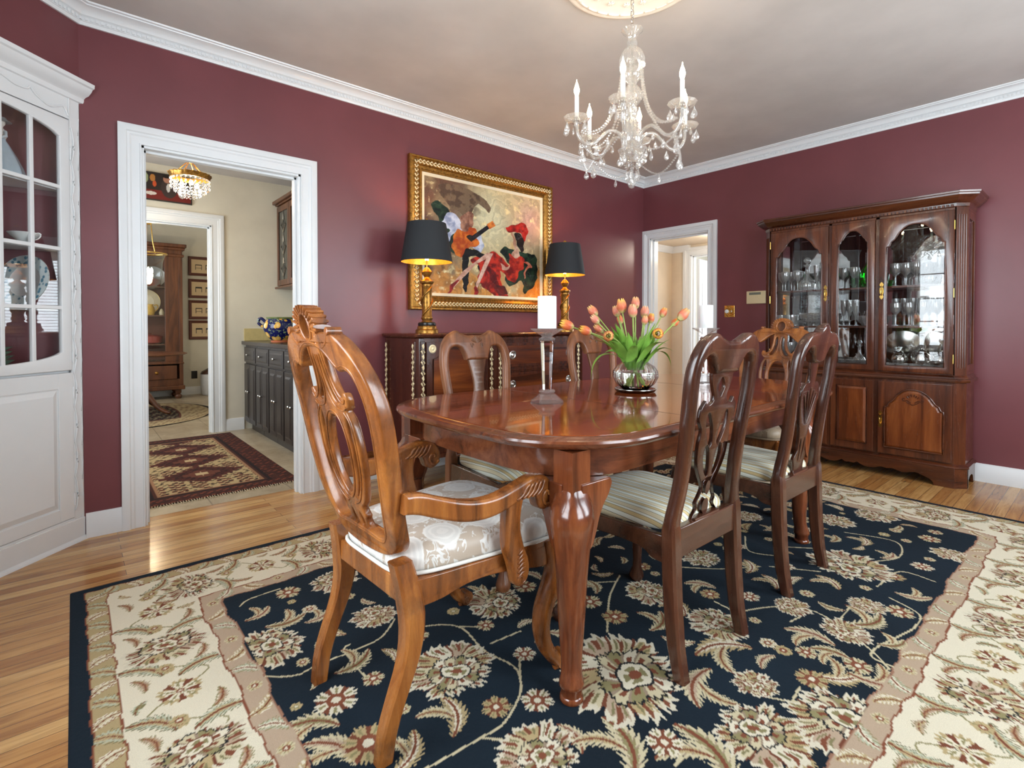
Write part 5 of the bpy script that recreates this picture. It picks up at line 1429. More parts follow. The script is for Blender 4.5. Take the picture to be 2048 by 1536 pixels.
CV = mixc(CV, L3(104, 74, 58), (.62 - U) * 1.8 + (n1 - .5) * 2.2)
CV = mixc(CV, L3(214, 206, 168), np.exp(-((U - .52) ** 2 / .03 + (V - .72) ** 2 / .06)) * 1.2)
CV = mixc(CV, L3(196, 136, 66), (.34 - V) * 3 + (n2 - .5) * 3)
CV = mixc(CV, L3(182, 150, 140), np.exp(-((U - .9) ** 2 / .02 + (V - .75) ** 2 / .05)))
CV = mixc(CV, L3(70, 50, 40), (n2 - .62) * 5 * (1 - V * .2) * (U < .45))
CV = mixc(CV, L3(234, 214, 160), (n3 - .62) * 5)
CV = mixc(CV, L3(206, 122, 40), np.exp(-((U - .93) ** 2 / .006 + (V - .10) ** 2 / .02)))
fac = np.floor(n1 * 14 + n2 * 5); CV *= (1 + .13 * np.sin(fac * 2.3))[..., None]
fac = np.floor(n2 * 11 - U * 7 + V * 5); CV *= (1 + .09 * np.sin(fac * 3.1))[..., None]
def pip(poly):
    inside = np.zeros(U.shape, bool); m = len(poly)
    for i in range(m):
        (x1, y1), (x2, y2) = poly[i], poly[(i + 1) % m]
        if y1 == y2: continue
        c_ = ((y1 > V) != (y2 > V)) & (U < (x2 - x1) * (V - y1) / (y2 - y1) + x1); inside ^= c_
    return inside
def ppoly(pts, c1, c2, k=3.0, smooth=True):
    P = cr([p for p in pts], 5) if smooth else pts
    P = [(x + .006 * sin(y * 70), y + .006 * sin(x * 80)) for x, y in P]
    m_ = pip(P); CV[m_] = mixc(np.broadcast_to(c1, CV.shape), c2, (n3 - .5) * k + .5)[m_]
# photographed positions, measured on the canvas (0..1 both ways, v up)
GRN, GRN2 = L3(40, 62, 44), L3(16, 26, 24)
ppoly([(.05, .76), (.12, .80), (.20, .70), (.22, .55), (.28, .44), (.26, .36), (.16, .40), (.14, .52), (.10, .66)], GRN, GRN2)            # chair behind the guitarist
ppoly([(.11, .95), (.30, .97), (.50, .88), (.52, .78), (.42, .84), (.34, .72), (.22, .76), (.14, .84)], L3(120, 98, 76), L3(88, 68, 54), 8)     # broad brown hat
ppoly([(.19, .72), (.25, .70), (.29, .60), (.30, .52), (.24, .56), (.20, .50), (.17, .42), (.15, .48), (.19, .56), (.12, .60)], L3(222, 224, 236), L3(150, 160, 190)) # white shirt sleeve
ppoly([(.28, .70), (.37, .76), (.38, .66), (.34, .56), (.29, .58)], L3(186, 136, 110), L3(120, 74, 58))                                 # chest
ppoly([(.44, .56), (.47, .46), (.44, .40), (.38, .44), (.40, .48)], L3(222, 224, 236), L3(160, 170, 196))
ppoly([(.22, .50), (.25, .58), (.33, .57), (.36, .62), (.41, .60), (.40, .53), (.43, .50), (.41, .44), (.36, .44), (.31, .35), (.25, .34), (.21, .42)], L3(226, 122, 40), L3(180, 70, 24)) # guitar body
ppoly([(.33, .52), (.36, .55), (.39, .52), (.36, .49)], L3(40, 26, 20), L3(60, 36, 24))
ppoly([(.36, .53), (.50, .66), (.52, .64), (.38, .50)], L3(44, 36, 40), L3(20, 18, 24), smooth=False)
ppoly([(.49, .66), (.55, .71), (.57, .66), (.52, .63)], L3(230, 140, 60), L3(190, 84, 40), smooth=False)
ppoly([(.30, .38), (.36, .42), (.44, .40), (.48, .36), (.46, .20), (.42, .26), (.43, .34), (.35, .34), (.34, .10), (.31, .02), (.29, .18)], L3(30, 24, 24), L3(14, 12, 14)) # dark trousers
ppoly([(.62, .42), (.66, .48), (.72, .46), (.88, .44), (.96, .42), (.97, .20), (.92, .10), (.84, .04), (.82, .16), (.70, .10), (.66, .20), (.72, .28)], GRN, GRN2)   # green armchair
ppoly([(.66, .66), (.74, .70), (.84, .74), (.88, .66), (.84, .56), (.82, .62), (.76, .64), (.71, .62)], L3(196, 44, 34), L3(120, 24, 22)) # red hat
ppoly([(.75, .63), (.82, .61), (.84, .52), (.82, .44), (.78, .50)], L3(46, 30, 28), L3(24, 18, 18))                                   # hair
ppoly([(.72, .62), (.745, .60), (.78, .48), (.80, .40), (.74, .36), (.72, .40), (.745, .46), (.735, .54)], L3(216, 176, 150), L3(170, 120, 96)) # neck and back
ppoly([(.70, .42), (.74, .38), (.80, .40), (.84, .38), (.83, .28), (.79, .24), (.75, .14), (.66, .20), (.70, .28)], L3(204, 58, 36), L3(140, 28, 24)) # bodice
ppoly([(.38, .34), (.48, .36), (.54, .42), (.62, .38), (.70, .30), (.76, .22), (.75, .14), (.66, .20), (.62, .24), (.63, .10), (.68, .02), (.70, -.02), (.60, -.04), (.54, .02), (.46, .08), (.42, .16), (.44, .26), (.36, .30)], L3(200, 50, 32), L3(112, 22, 20)) # skirt
ppoly([(.50, .26), (.56, .24), (.60, .10), (.55, .12)], L3(120, 22, 20), L3(80, 14, 16)); ppoly([(.56, .10), (.66, .09), (.68, .03), (.60, .01)], L3(70, 26, 26), L3(110, 30, 28))
ppoly([(.50, .40), (.53, .38), (.40, .28), (.27, .12), (.19, .02), (.20, .07), (.30, .22)], L3(226, 188, 168), L3(190, 140, 118), smooth=False)  # crossed legs
ppoly([(.51, .40), (.55, .40), (.50, .26), (.42, .06), (.40, .02), (.40, .10), (.46, .28)], L3(232, 196, 176), L3(196, 148, 126), smooth=False)
ppoly([(.19, .04), (.21, .10), (.26, .12), (.20, .02), (.16, -.06)], L3(170, 40, 32), L3(110, 24, 24)); ppoly([(.39, .06), (.42, .06), (.41, -.04), (.39, -.08)], L3(170, 40, 32), L3(110, 24, 24))
ppoly([(.62, .32), (.66, .28), (.70, .31), (.68, .26), (.64, .25)], L3(220, 176, 150), L3(190, 140, 120)); ppoly([(.84, .36), (.91, .34), (.92, .31), (.87, .28), (.85, .20), (.84, .20), (.85, .29), (.88, .32)], L3(214, 160, 130), L3(190, 70, 50))
line = np.abs(np.sin((U * 31 + V * 17 + n2 * 9))) ; CV = np.where((line < .05)[..., None] , CV * .72, CV)
line = np.abs(np.sin((U * 19 - V * 33 + n1 * 12))); CV = np.where((line < .04)[..., None], CV * .8 + .05, CV)
# the figures were measured in a slightly sheared frame, bring them up by the skirt's overshoot
xs_ = np.linspace(-cw / 2, cw / 2, nu); ys_ = np.linspace(-chh / 2, chh / 2, nv)
grid_mesh('canvas', xs_, ys_, 0.0, np.clip(CV, 0.002, 1), m_attr('oil_paint', .4, .25, 300), pt, mapf=lambda c: np.stack([c[:, 0], -0.012 + c[:, 2], c[:, 1]], -1))

# ------------------------------------------------------------------ china cabinet (hutch) against the right wall
# local frame: a along the wall towards the camera (-y), d out of the wall (-x), z up
HY0, HY1, HD = -1.47, -2.79, .345
hc = thing('china_cabinet', 'tall cherry china cabinet with arched glass doors, full of crystal, against the right wall', 'cabinet', (0, 0, 0))
def hf(a, d, z): return (-d, -a, z)       # a = -y
A0, A1 = -HY0, -HY1
def hbox(mb, a0, a1, d0, d1, z0, z1):
    k = len(mb.v); mb.box(a0, a1, d0, d1, z0, z1); mb.v[k:] = [hf(*p) for p in mb.v[k:]]; return mb
def canted(mb, z0, z1, out=0.0, back=.02, z=None):
    pts = [(A0 - out, back), (A0 - out, HD - .055 + out * .6), (A0 + .055 - out * .4, HD + out), (A1 - .055 + out * .4, HD + out), (A1 + out, HD - .055 + out * .6), (A1 + out, back)]
    return mb.prism(pts, z0, z1, lambda a, d, h: hf(a, d, h))
def cant_ring(out, z): return [hf(a, d, z) for a, d in [(A0 - out, .02), (A0 - out, HD - .055 + out * .6), (A0 + .055 - out * .4, HD + out), (A1 - .055 + out * .4, HD + out), (A1 + out, HD - .055 + out * .6), (A1 + out, .02)]]
# lower case
canted(MB(), .15, .70).obj('lower_case', M_HUTCH, hc, smooth=0, bevel=.002)
mb = MB().loft([cant_ring(o_, z) for o_, z in ((.004, .70), (.020, .705), (.024, .716), (.020, .724), (.010, .728), (.010, .738), (.004, .744), (.0, .750))])
mb.obj('waist_moulding', M_HUTCHX, hc, smooth=20)
mb = MB().loft([cant_ring(o_, z) for o_, z in ((.018, .130), (.022, .134), (.020, .144), (.010, .150), (.004, .156))])
mb.obj('base_moulding', M_HUTCHX, hc, smooth=20)
# scalloped plinth with bracket feet
W_ = A1 - A0
half = [(0, .060), (.03, .058), (.05, .070), (.075, .056), (.11, .046), (.16, .050), (.20, .064), (.24, .060), (.265, .066), (.30, .058), (.34, .050), (.40, .066), (.44, .054), (.475, .040), (.49, .032), (.50, .020, 'c'), (.505, 0, 'c')]
low = cr([(-p[0],) + p[1:] for p in reversed(half)] + half[1:], 3, closed=False)
pl = [(-W_ / 2 + .045, 0), ] + low + [(W_ / 2 - .045, 0), (W_ / 2 - .045, .132), (-W_ / 2 + .045, .132)]
cm = (A0 + A1) / 2
MB().prism(pl, HD - .005, HD + .018, lambda a, b, h: hf(cm + a, h, b)).obj('scalloped_plinth', M_HUTCHX, hc, smooth=30, bevel=.002)
for s in (-1, 1):
    e_ = cm + s * W_ / 2
    ft = MB().prism([(e_ - s * .052, HD + .018), (e_ + s * .012, HD - .045), (e_ + s * .012, HD - .075), (e_ - s * .06, HD - .02)], 0, .132, lambda a, b, h: hf(a, b, h))
    prof = cr([(.02, 0, 'c'), (.075, 0, 'c'), (.085, .03), (.10, .055), (.14, .07), (.20, .07), (.24, .055), (.255, 0, 'c'), (HD - .05, 0, 'c'), (HD - .05, .132, 'c'), (.02, .132, 'c')], 3)
    ft.prism(prof, .0, .016, lambda a, b, h, s=s, e_=e_: hf(e_ + s * (.012 - h), a, b))
    ft.obj('bracket_foot', M_HUTCHX, hc, smooth=30)
# doors of the lower case
def raised(mb, a0, a1, z0, z1, d, arch=False):
    if not arch:
        return mb.loft([[hf(a0, d, z0), hf(a1, d, z0), hf(a1, d, z1), hf(a0, d, z1)], [hf(a0 + .02, d + .010, z0 + .02), hf(a1 - .02, d + .010, z0 + .02), hf(a1 - .02, d + .010, z1 - .02), hf(a0 + .02, d + .010, z1 - .02)]])
def arch_poly(a0, a1, z0, zs, zp, n=1):
    """panel with an ogee arched head: shoulders at zs, peak at zp"""
    w = a1 - a0; m = (a0 + a1) / 2
    h = mirror([(0, zp), (w * .14, zp - (zp - zs) * .06), (w * .26, zp - (zp - zs) * .30), (w * .33, zp - (zp - zs) * .56), (w * .37, zp - (zp - zs) * .70), (w * .42, zp - (zp - zs) * .80), (w * .455, zs + .0), (w * .5, zs - .004, 'c'), (w * .5, z0, 'c')])
    return [(m + x, z) for x, z in cr(h, 5)]
DL = [(1.535, 1.975), (1.995, 2.283), (2.305, 2.730)]
for k, (a0, a1) in enumerate(DL):
    mb = MB(); hbox(mb, a0 + .003, a1 - .003, HD, HD + .016, .165, .685)
    d = mb.obj('lower_door', M_HUTCH, hc, smooth=0, bevel=.003)
    if k == 1:
        raised(MB(), a0 + .045, a1 - .045, .215, .635, HD + .014).obj('panel', M_HUTCHP, d, smooth=0, bevel=.002)
        MB().tube([hf(a, HD + .017, z) for a, z in ((a0 + .045, .215), (a1 - .045, .215), (a1 - .045, .635), (a0 + .045, .635))], .004, 6, closed=True).obj('moulding', M_HUTCHX, d, smooth=50)
    else:
        P = arch_poly(a0 + .045, a1 - .045, .215, .505, .635)
        ce = ((a0 + a1) / 2, .40)
        Q = [(ce[0] + (x - ce[0]) * .90, ce[1] + (z - ce[1]) * .91) for x, z in P]
        MB().loft([[hf(x, HD + .014, z) for x, z in P], [hf(x, HD + .024, z) for x, z in Q]]).obj('panel', M_HUTCHP, d, smooth=0)
        mo = MB().tube([hf(x, HD + .019, z) for x, z in P], .0062, 8, closed=True)
        mo.obj('moulding', M_HUTCHX, d, smooth=60)
        sc = MB(); m_ = (a0 + a1) / 2
        for s in (-1, 1):
            sc.tube([hf(m_ + s * x, HD + .026, z) for x, z in cr([(.01, .545), (.03, .560), (.05, .555), (.06, .565), (.052, .575), (.045, .568)], 4, closed=False)], .003, 6)
            sc.tube([hf(m_ + s * x, HD + .026, z) for x, z in cr([(0, .530), (.02, .540), (.035, .552)], 4, closed=False)], .003, 6)
            for q in range(3): sc.tube([hf(m_ + s * (.006 + .009 * q), HD + .026, .588 - .006 * q), hf(m_ + s * (.010 + .012 * q), HD + .028, .604 - .008 * q)], [.002, .004], 6)
        sc.obj('scroll_carving', M_HUTCHX, d, smooth=60)
def bail(a, z, parent):
    mb = MB()
    mb.prism(cr([(0, .062), (.009, .052), (.012, .040), (.006, .030), (.011, .018), (.012, 0), (.011, -.018), (.006, -.030), (.012, -.040), (.009, -.052), (0, -.062), (-.009, -.052), (-.012, -.040), (-.006, -.030), (-.011, -.018), (-.012, 0), (-.011, .018), (-.006, .030), (-.012, .040), (-.009, .052)], 3), HD + .016, HD + .0185, lambda x, y, h: hf(a + x, h, z + y))
    mb.tube([hf(a, HD + .018, z + .035), hf(a, HD + .034, z + .030), hf(a, HD + .038, z), hf(a, HD + .034, z - .030), hf(a, HD + .018, z - .035)], [.003, .0036, .0045, .0036, .003], 10)
    mb.obj('handle', M_BRASS, parent, smooth=50)
lds = [o for o in hc.children if o.name.startswith('lower_door')]
bail(1.957, .42, lds[0]); bail(2.325, .41, lds[2])
# upper case: sides with glass, fluted canted pilasters, mirrored back
up = MB()
hbox(up, A0, A1, .02, HD - .055, .750, .775)
hbox(up, A0, A1, .02, HD - .055, 1.850, 1.875)
for s, e_ in ((1, A0), (-1, A1)):
    for d0, d1 in ((.02, .055), (HD - .095, HD - .055)): hbox(up, min(e_, e_ + s * .022), max(e_, e_ + s * .022), d0, d1, .775, 1.85)
    for z0, z1 in ((.775, .82), (1.80, 1.85)): hbox(up, min(e_, e_ + s * .022), max(e_, e_ + s * .022), .055, HD - .095, z0, z1)
up.obj('upper_case', M_HUTCH, hc, smooth=0, bevel=.002)
for s, e_ in ((1, A0), (-1, A1)):
    pl_ = MB().prism([(e_, HD - .055), (e_ + s * .052, HD), (e_ + s * .062, HD), (e_ + s * .062, HD - .02), (e_ + s * .02, HD - .055)], .750, 1.875, lambda a, b, h: hf(a, b, h))
    for q in range(4):
        t = .2 + .2 * q
        x, y = e_ + s * .052 * t, HD - .055 + .055 * t
        pl_.tube([hf(x - s * .001, y + .001, .80), hf(x - s * .001, y + .001, 1.82)], .0028, 6)
    pl_.obj('canted_pilaster', M_HUTCH, hc, smooth=30)
    g = MB(); hbox(g, e_ + s * .008, e_ + s * .012, .055, HD - .095, .82, 1.80) if s > 0 else hbox(g, e_ - .012, e_ - .008, .055, HD - .095, .82, 1.80)
    g.obj('side_glass', M_PANE, hc, smooth=0)
hbox(MB(), A0 + .02, A1 - .02, .022, .028, .775, 1.85).obj('mirror_back', M_MIRROR, hc, smooth=0)
M_SHELFG = M_HUTCHX
for z in (1.083, 1.372):
    hbox(MB(), A0 + .022, A1 - .022, .03, HD - .06, z - .016, z).obj('shelf', M_HUTCHX, hc, smooth=0, bevel=.002)
cr_ = MB().loft([cant_ring(o_, z) for o_, z in ((.0, 1.868), (.004, 1.875), (.006, 1.895), (.012, 1.900), (.020, 1.904), (.032, 1.915), (.050, 1.932), (.058, 1.940), (.060, 1.950), (.066, 1.954), (.068, 1.964), (.06, 1.968))])
cr_.obj('cornice', M_HUTCHX, hc, smooth=20)
dm = MB(); n = 52
for i in range(n):
    a = A0 + .06 + (W_ - .12) * i / n
    hbox(dm, a, a + .014, HD + .003, HD + .016, 1.872, 1.888)
dm.obj('dentil_course', M_HUTCH, hc, smooth=0)
st_ = MB()
for a0, a1 in ((A0 + .052, 1.537), (1.973, 1.997), (2.281, 2.307), (2.728, A1 - .052)): hbox(st_, a0, a1, HD - .018, HD, .750, 1.875)
hbox(st_, A0 + .052, A1 - .052, HD - .018, HD, .750, .757); hbox(st_, A0 + .052, A1 - .052, HD - .018, HD, 1.852, 1.875)
st_.obj('face_frame', M_HUTCH, hc, smooth=0, bevel=.002)
for k, (a0, a1) in enumerate(DL):
    m = (a0 + a1) / 2
    outer = [(a0 + .002, .759), (a1 - .002, .759), (a1 - .002, 1.850), (a0 + .002, 1.850)]
    inner = arch_poly(a0 + .050, a1 - .048, .800, 1.650 if k != 1 else 1.705, 1.790)
    dr_ = plate('glass_door', [outer, inner], .020, lambda u, z, w: hf(u, HD + .008 + w, z), M_HUTCH, hc, bevel=.003, cut=0)
    MB().prism(inner, HD + .001, HD + .003, lambda a, b, h: hf(a, h, b)).obj('glass', M_PANE, dr_, smooth=0)
    MB().tube([hf(x, HD + .017, z) for x, z in inner], .0042, 8, closed=True).obj('moulding', M_HUTCHX, dr_, smooth=60)
    if k != 1: bail(1.957 if k == 0 else 2.325, 1.335, dr_)
    if k != 1:
        for z in (.86, 1.30, 1.75): MB().tube([hf(a0 if k == 0 else a1, HD + .018, z + q) for q in (-.03, 0, .03)], .004, 8).obj('hinge', M_BRASS, dr_, smooth=50)

# ---- crystal inside the cabinet: every piece its own object, copied from a few models
def model(name, prof, cat, seg=20, mat=None, ripple=None):
    o = MB().lathe(prof, seg, ripple=ripple).obj(name, mat or M_CRYST, smooth=50); o['category'] = cat
    o.location = (0, 0, -50); return o
cut_ = lambda k, a_: (lambda a, z: 1 + a_ * cos(k * a))
goblet = model('crystal_goblet', [(0, 0), (.030, 0), (.030, .003), (.006, .008), (.004, .020), (.006, .050), (.004, .075), (.012, .085), (.030, .105), (.036, .135), (.033, .165), (.031, .165), (.033, .135), (.027, .108), (.004, .090), (0, .090)], 'glass')
flute = model('champagne_flute', [(0, 0), (.028, 0), (.028, .003), (.005, .007), (.004, .07), (.010, .080), (.020, .12), (.023, .20), (.021, .20), (.018, .12), (0, .085)], 'glass')
tumbler = model('cut_tumbler', [(0, 0), (.030, 0), (.034, .09), (.031, .09), (.027, .012), (0, .012)], 'glass', 16, None, cut_(8, .05))
decanter = model('crystal_decanter', [(0, 0), (.045, 0), (.055, .015), (.060, .05), (.045, .085), (.016, .12), (.013, .19), (.024, .205), (.026, .21), (.010, .212), (.008, .222), (.022, .235), (.026, .25), (.014, .268), (0, .272)], 'decanter', 20, None, cut_(10, .04))
bowl = model('cut_crystal_bowl', [(0, 0), (.045, 0), (.05, .01), (.085, .04), (.105, .085), (.108, .105), (.100, .105), (.096, .085), (.075, .045), (.03, .015), (0, .015)], 'bowl', 36, None, cut_(12, .05))
small = model('small_crystal_bowl', [(0, 0), (.022, 0), (.024, .005), (.042, .022), (.050, .045), (.046, .045), (.036, .022), (0, .010)], 'bowl', 24, None, cut_(8, .06))
gdec = model('green_decanter', [(0, 0), (.040, 0), (.048, .015), (.062, .08), (.058, .12), (.030, .175), (.013, .21), (.010, .33), (.018, .35), (.014, .352), (.022, .372), (.012, .395), (0, .40)], 'decanter', 24, M_GREENGL)
ggl = model('green_gilt_glass', [(0, 0), (.020, 0), (.020, .003), (.008, .010), (.018, .025), (.022, .075), (.020, .075), (.016, .028), (0, .02)], 'glass', 16, M_GREENGL)
disc = MB().lathe([(0, 0), (.06, 0), (.10, .012), (.135, .020), (.135, .023), (.10, .016), (.06, .005), (0, .005)], 44).xf(Matrix.Rotation(radians(76), 4, 'Y')).obj('silver_tray', M_SILVER, smooth=60); disc['category'] = 'tray'; disc.location = (0, 0, -50)
tea = thing('silver_teapot', 'x', 'teapot', (0, 0, -50))
MB().lathe([(0, 0), (.032, 0), (.034, .006), (.026, .014), (.05, .04), (.058, .07), (.048, .10), (.028, .118), (.030, .122), (.014, .134), (.008, .146), (.012, .155), (0, .162)], 28, ripple=lambda a, z: 1 + .03 * cos(10 * a)).obj('pot', M_SILVER, tea, smooth=60)
MB().tube(cr([(.05, 0, .045), (.085, 0, .06), (.095, 0, .10), (.115, 0, .118)], 4, closed=False), [.012] * 4 + [.009] * 4 + [.006] * 5, 10).obj('spout', M_SILVER, tea, smooth=60)
MB().tube(cr([(-.04, 0, .105), (-.075, 0, .115), (-.092, 0, .085), (-.075, 0, .045), (-.05, 0, .04)], 4, closed=False), .0045, 8).obj('handle', M_SILVER, tea, smooth=60)
used = set()
def put(src, a, d, z, label, group=None, rz=0.0, sc=1.0):
    """place a piece on a cabinet shelf; the model itself is used first, then copies"""
    p = hf(a, d, z)
    if src.name not in used:
        used.add(src.name); o = src; o.location = p; o.rotation_euler = (0, 0, rz); o.scale = (sc,) * 3
        o['label'] = label
        if group: o['group'] = group
        return o
    return dup(src, p, rz, label, group, sc)
ZS0, ZS1, ZS2 = .776, 1.084, 1.373
SH = {ZS0: 'bottom', ZS1: 'middle', ZS2: 'top'}
def row(src, z, a0, a1, d, n, label, group, sc=1.0, jit=.004):
    for i in range(n):
        a = a0 + (a1 - a0) * (i / (n - 1) if n > 1 else .5)
        lab = label if n == 1 else label + ', ' + ['first', 'second', 'third', 'fourth', 'fifth', 'sixth', 'seventh'][i] + ' from the left'
        put(src, a + random.uniform(-jit, jit), d + random.uniform(-jit, jit), z, lab, group, random.random() * 3, sc)
row(goblet, ZS2, 1.55, 1.70, .15, 3, 'crystal goblet on the top shelf left of the round decanter', 'goblets, top shelf, left door')
row(goblet, ZS2, 1.60, 1.70, .22, 2, 'front crystal goblet on the top shelf beside the round decanter', 'goblets, top shelf, left door')
put(decanter, 1.765, .20, ZS2, 'round stoppered crystal decanter on the top shelf behind the left cabinet door')
row(goblet, ZS2, 1.84, 1.955, .15, 3, 'crystal goblet on the top shelf right of the round decanter', 'goblets right of the round decanter')
row(flute, ZS2, 1.845, 1.925, .22, 2, 'crystal flute beside the round decanter on the top shelf', 'flutes beside the round decanter')
row(goblet, ZS2, 2.02, 2.10, .17, 2, 'crystal goblet at the left of the narrow middle door, top shelf', 'goblets behind the middle door')
row(ggl, ZS2, 2.105, 2.145, .22, 2, 'small green and gilt glass left of the green bottle', 'green glasses left of the green bottle')
put(gdec, 2.195, .17, ZS2, 'tall green glass decanter behind the narrow middle door')
row(ggl, ZS2, 2.19, 2.245, .245, 2, 'small green and gilt glass in front of the green bottle', 'green glasses before the green bottle')
row(goblet, ZS2, 2.35, 2.67, .13, 6, 'back-row crystal goblet, top shelf, right cabinet door', 'goblets, back row behind the right door')
row(goblet, ZS2, 2.37, 2.50, .21, 3, 'front-row crystal goblet left of the tall decanter', 'goblets, front row behind the right door')
put(decanter, 2.575, .20, ZS2, 'tall crystal decanter on the top shelf behind the right cabinet door', None, 0, 1.12)
row(flute, ZS2, 2.63, 2.68, .20, 2, 'crystal flute at the right end of the top shelf', 'flutes at the right end')
row(tumbler, ZS1, 1.56, 1.66, .20, 3, 'small cut tumbler left of the big crystal bowl', 'tumblers, middle shelf, left door')
row(small, ZS1, 1.60, 1.68, .12, 2, 'small crystal dish behind the cut tumblers', 'small dishes, middle shelf, left door')
put(bowl, 1.815, .18, ZS1, 'large cut crystal bowl on the middle shelf behind the left cabinet door')
row(small, ZS1, 1.93, 1.93, .21, 1, 'small crystal bowl at the right edge of the left cabinet door', None)
row(flute, ZS1, 2.03, 2.11, .18, 3, 'tall crystal flute, middle shelf, narrow middle door', 'flutes, middle shelf, middle door')
put(bowl, 2.19, .17, ZS1, 'smaller cut crystal bowl on the middle shelf behind the narrow middle door', None, .3, .72)
row(flute, ZS1, 2.36, 2.67, .14, 7, 'crystal flute, middle shelf, right cabinet door', 'flutes, middle shelf, right door')
row(goblet, ZS1, 2.38, 2.62, .22, 4, 'crystal goblet, middle shelf, right cabinet door', 'goblets, middle shelf, right door')
row(small, ZS0, 1.56, 1.93, .19, 5, 'small crystal bowl, bottom shelf, left cabinet door', 'small bowls, bottom shelf, left door')
row(goblet, ZS0, 1.60, 1.90, .11, 4, 'crystal goblet, bottom shelf, left cabinet door', 'goblets, bottom shelf, left door')
row(small, ZS0, 2.02, 2.25, .20, 4, 'small crystal bowl, bottom shelf, narrow middle door', 'small bowls, bottom shelf, middle door')
put(decanter, 2.12, .12, ZS0, 'short decanter on the bottom shelf behind the narrow middle door', None, 0, .72)
put(disc, 2.40, .10, ZS0 + .133, 'round silver tray leaning on the bottom shelf, left of the teapots')
put(disc, 2.56, .075, ZS0 + .133, 'second round silver tray leaning behind the silver teapots', None, 0, 1.0)
put(tea, 2.40, .20, ZS0, 'silver teapot at the left of the bottom shelf behind the right door', None, .6, .9)
put(tea, 2.53, .19, ZS0, 'silver teapot in the middle of the bottom shelf behind the right door', None, -2.2)
put(tea, 2.64, .18, ZS0, 'silver teapot at the right end of the bottom shelf', None, 2.4, .9)
row(small, ZS0, 2.35, 2.66, .262, 5, 'small crystal bowl in front of the silver teapots', 'small bowls before the teapots', .8)

# ---- fittings on the right wall
th = thing('thermostat', 'cream wall thermostat on the maroon wall left of the china cabinet', 'thermostat', (0, -1.262, 1.345))
MB().box(-.026, -.001, -.088, .088, -.058, .058).obj('case', m_plain('cream_plastic', lin(222, 206, 164), .4, noise=.02), th, smooth=0, bevel=.004)
MB().box(-.0275, -.0255, -.045, .062, .024, .046).obj('display', m_plain('grey_display', lin(120, 124, 112), .25), th, smooth=0)
sw = thing('light_switch', 'ornate brass light switch plate with a white dial, beside the hall doorway', 'switch', (0, -1.000, 1.222))
MB().box(-.008, -.001, -.050, .050, -.056, .056).obj('plate', M_BRASS, sw, smooth=0, bevel=.002)
orn = MB()
for k in range(26):
    a = k * 2.4; r = .008 + .0017 * k
    orn.tube([(-.008, r * cos(a), min(.05, max(-.05, 1.15 * r * sin(a)))), (-.0115, r * .9 * cos(a + .3), 1.0 * r * sin(a + .3)), (-.008, r * cos(a + .6) * .85, r * sin(a + .6))], [.002, .0042, .002], 6)
orn.obj('scroll_ornament', M_GOLD, sw, smooth=60)
MB().lathe([(0, 0), (.019, 0), (.018, .012), (.012, .016), (0, .016)], 24).xf(Matrix.Translation((-.009, .022, 0)) @ Matrix.Rotation(-pi / 2, 4, 'Y')).obj('dial', M_PORC, sw, smooth=50)
MB().box(-.018, -.008, -.026, -.020, -.008, .008).obj('toggle', M_PORC, sw, smooth=0, bevel=.001)

# ------------------------------------------------------------------ on the dining table
def candlestick(label, loc):
    t = thing('crystal_candlestick', label, 'candlestick', loc)
    def octo(prof, name):
        o = MB()
        rings = [[(r * cos(radians(22.5 + 45 * j)), r * sin(radians(22.5 + 45 * j)), z) for j in range(8)] for r, z in prof]
        return o.loft(rings).obj(name, (M_GLASS if name == 'stem' else M_CLEAR), t, smooth=0)
    octo([(.072, 0), (.072, .004), (.036, .034), (.028, .036), (.028, .040)], 'base')
    octo([(.027, .0402), (.036, .044), (.036, .048), (.026, .054)], 'lower_collar')
    octo([(.0215, .0542), (.0315, .244), (.029, .252)], 'stem')
    octo([(.024, .2522), (.036, .257), (.036, .262), (.022, .270)], 'upper_collar')
    octo([(.022, .2702), (.026, .274), (.070, .298), (.072, .303), (.040, .303)], 'drip_plate')
    return t
def candle(label, loc, r=.0385, h=.132):
    t = thing('pillar_candle', label, 'candle', loc)
    MB().lathe([(0, 0), (r, 0), (r, h - .002), (r - .002, h), (r - .006, h - .001), (r - .010, h - .010), (0, h - .012)], 40, ripple=lambda a, z: 1 + (.012 * sin(3 * a) + .01 * sin(5 * a)) * (z > h * .97)).obj('wax', M_WAX, t, smooth=50)
    MB().tube([(0, 0, h - .013), (.001, 0, h + .002)], .0012, 6).obj('wick', M_DARK, t)
candlestick('faceted crystal candlestick on the near end of the dining table', (-3.297, -1.907, ZT))
candle('white pillar candle on the near crystal candlestick', (-3.297, -1.907, ZT + .3032))
candlestick('faceted crystal candlestick on the far end of the dining table', (-2.132, -1.954, ZT))
candle('white pillar candle on the far crystal candlestick', (-2.132, -1.954, ZT + .3032), .0385, .125)
VX, VY = -2.741, -1.935
tr = thing('crystal_tray', 'round crystal tray under the tulip vase', 'tray', (VX, VY, ZT))
MB().lathe([(0, 0), (.085, 0), (.092, .004), (.098, .014), (.094, .015), (.086, .008), (0, .006)], 48).obj('dish', M_GLASS, tr, smooth=40)
MB().lathe([(.094, .0145), (.099, .0150), (.099, .0175), (.094, .0175)], 48, ring=True).obj('silver_rim', M_SILVER, tr, smooth=60)
vs = thing('tulip_vase', 'round ribbed crystal vase holding the tulips in the middle of the table', 'vase', (VX, VY, ZT + .0065))
vp_out = [(0, 0), (.050, 0), (.060, .006), (.090, .035), (.106, .065), (.104, .092), (.086, .118), (.060, .134), (.050, .142), (.052, .152), (.058, .158)]
vp_in = [(.0545, .158), (.048, .151), (.046, .142), (.055, .131), (.080, .115), (.097, .091), (.099, .066), (.084, .039), (.055, .014), (0, .012)]
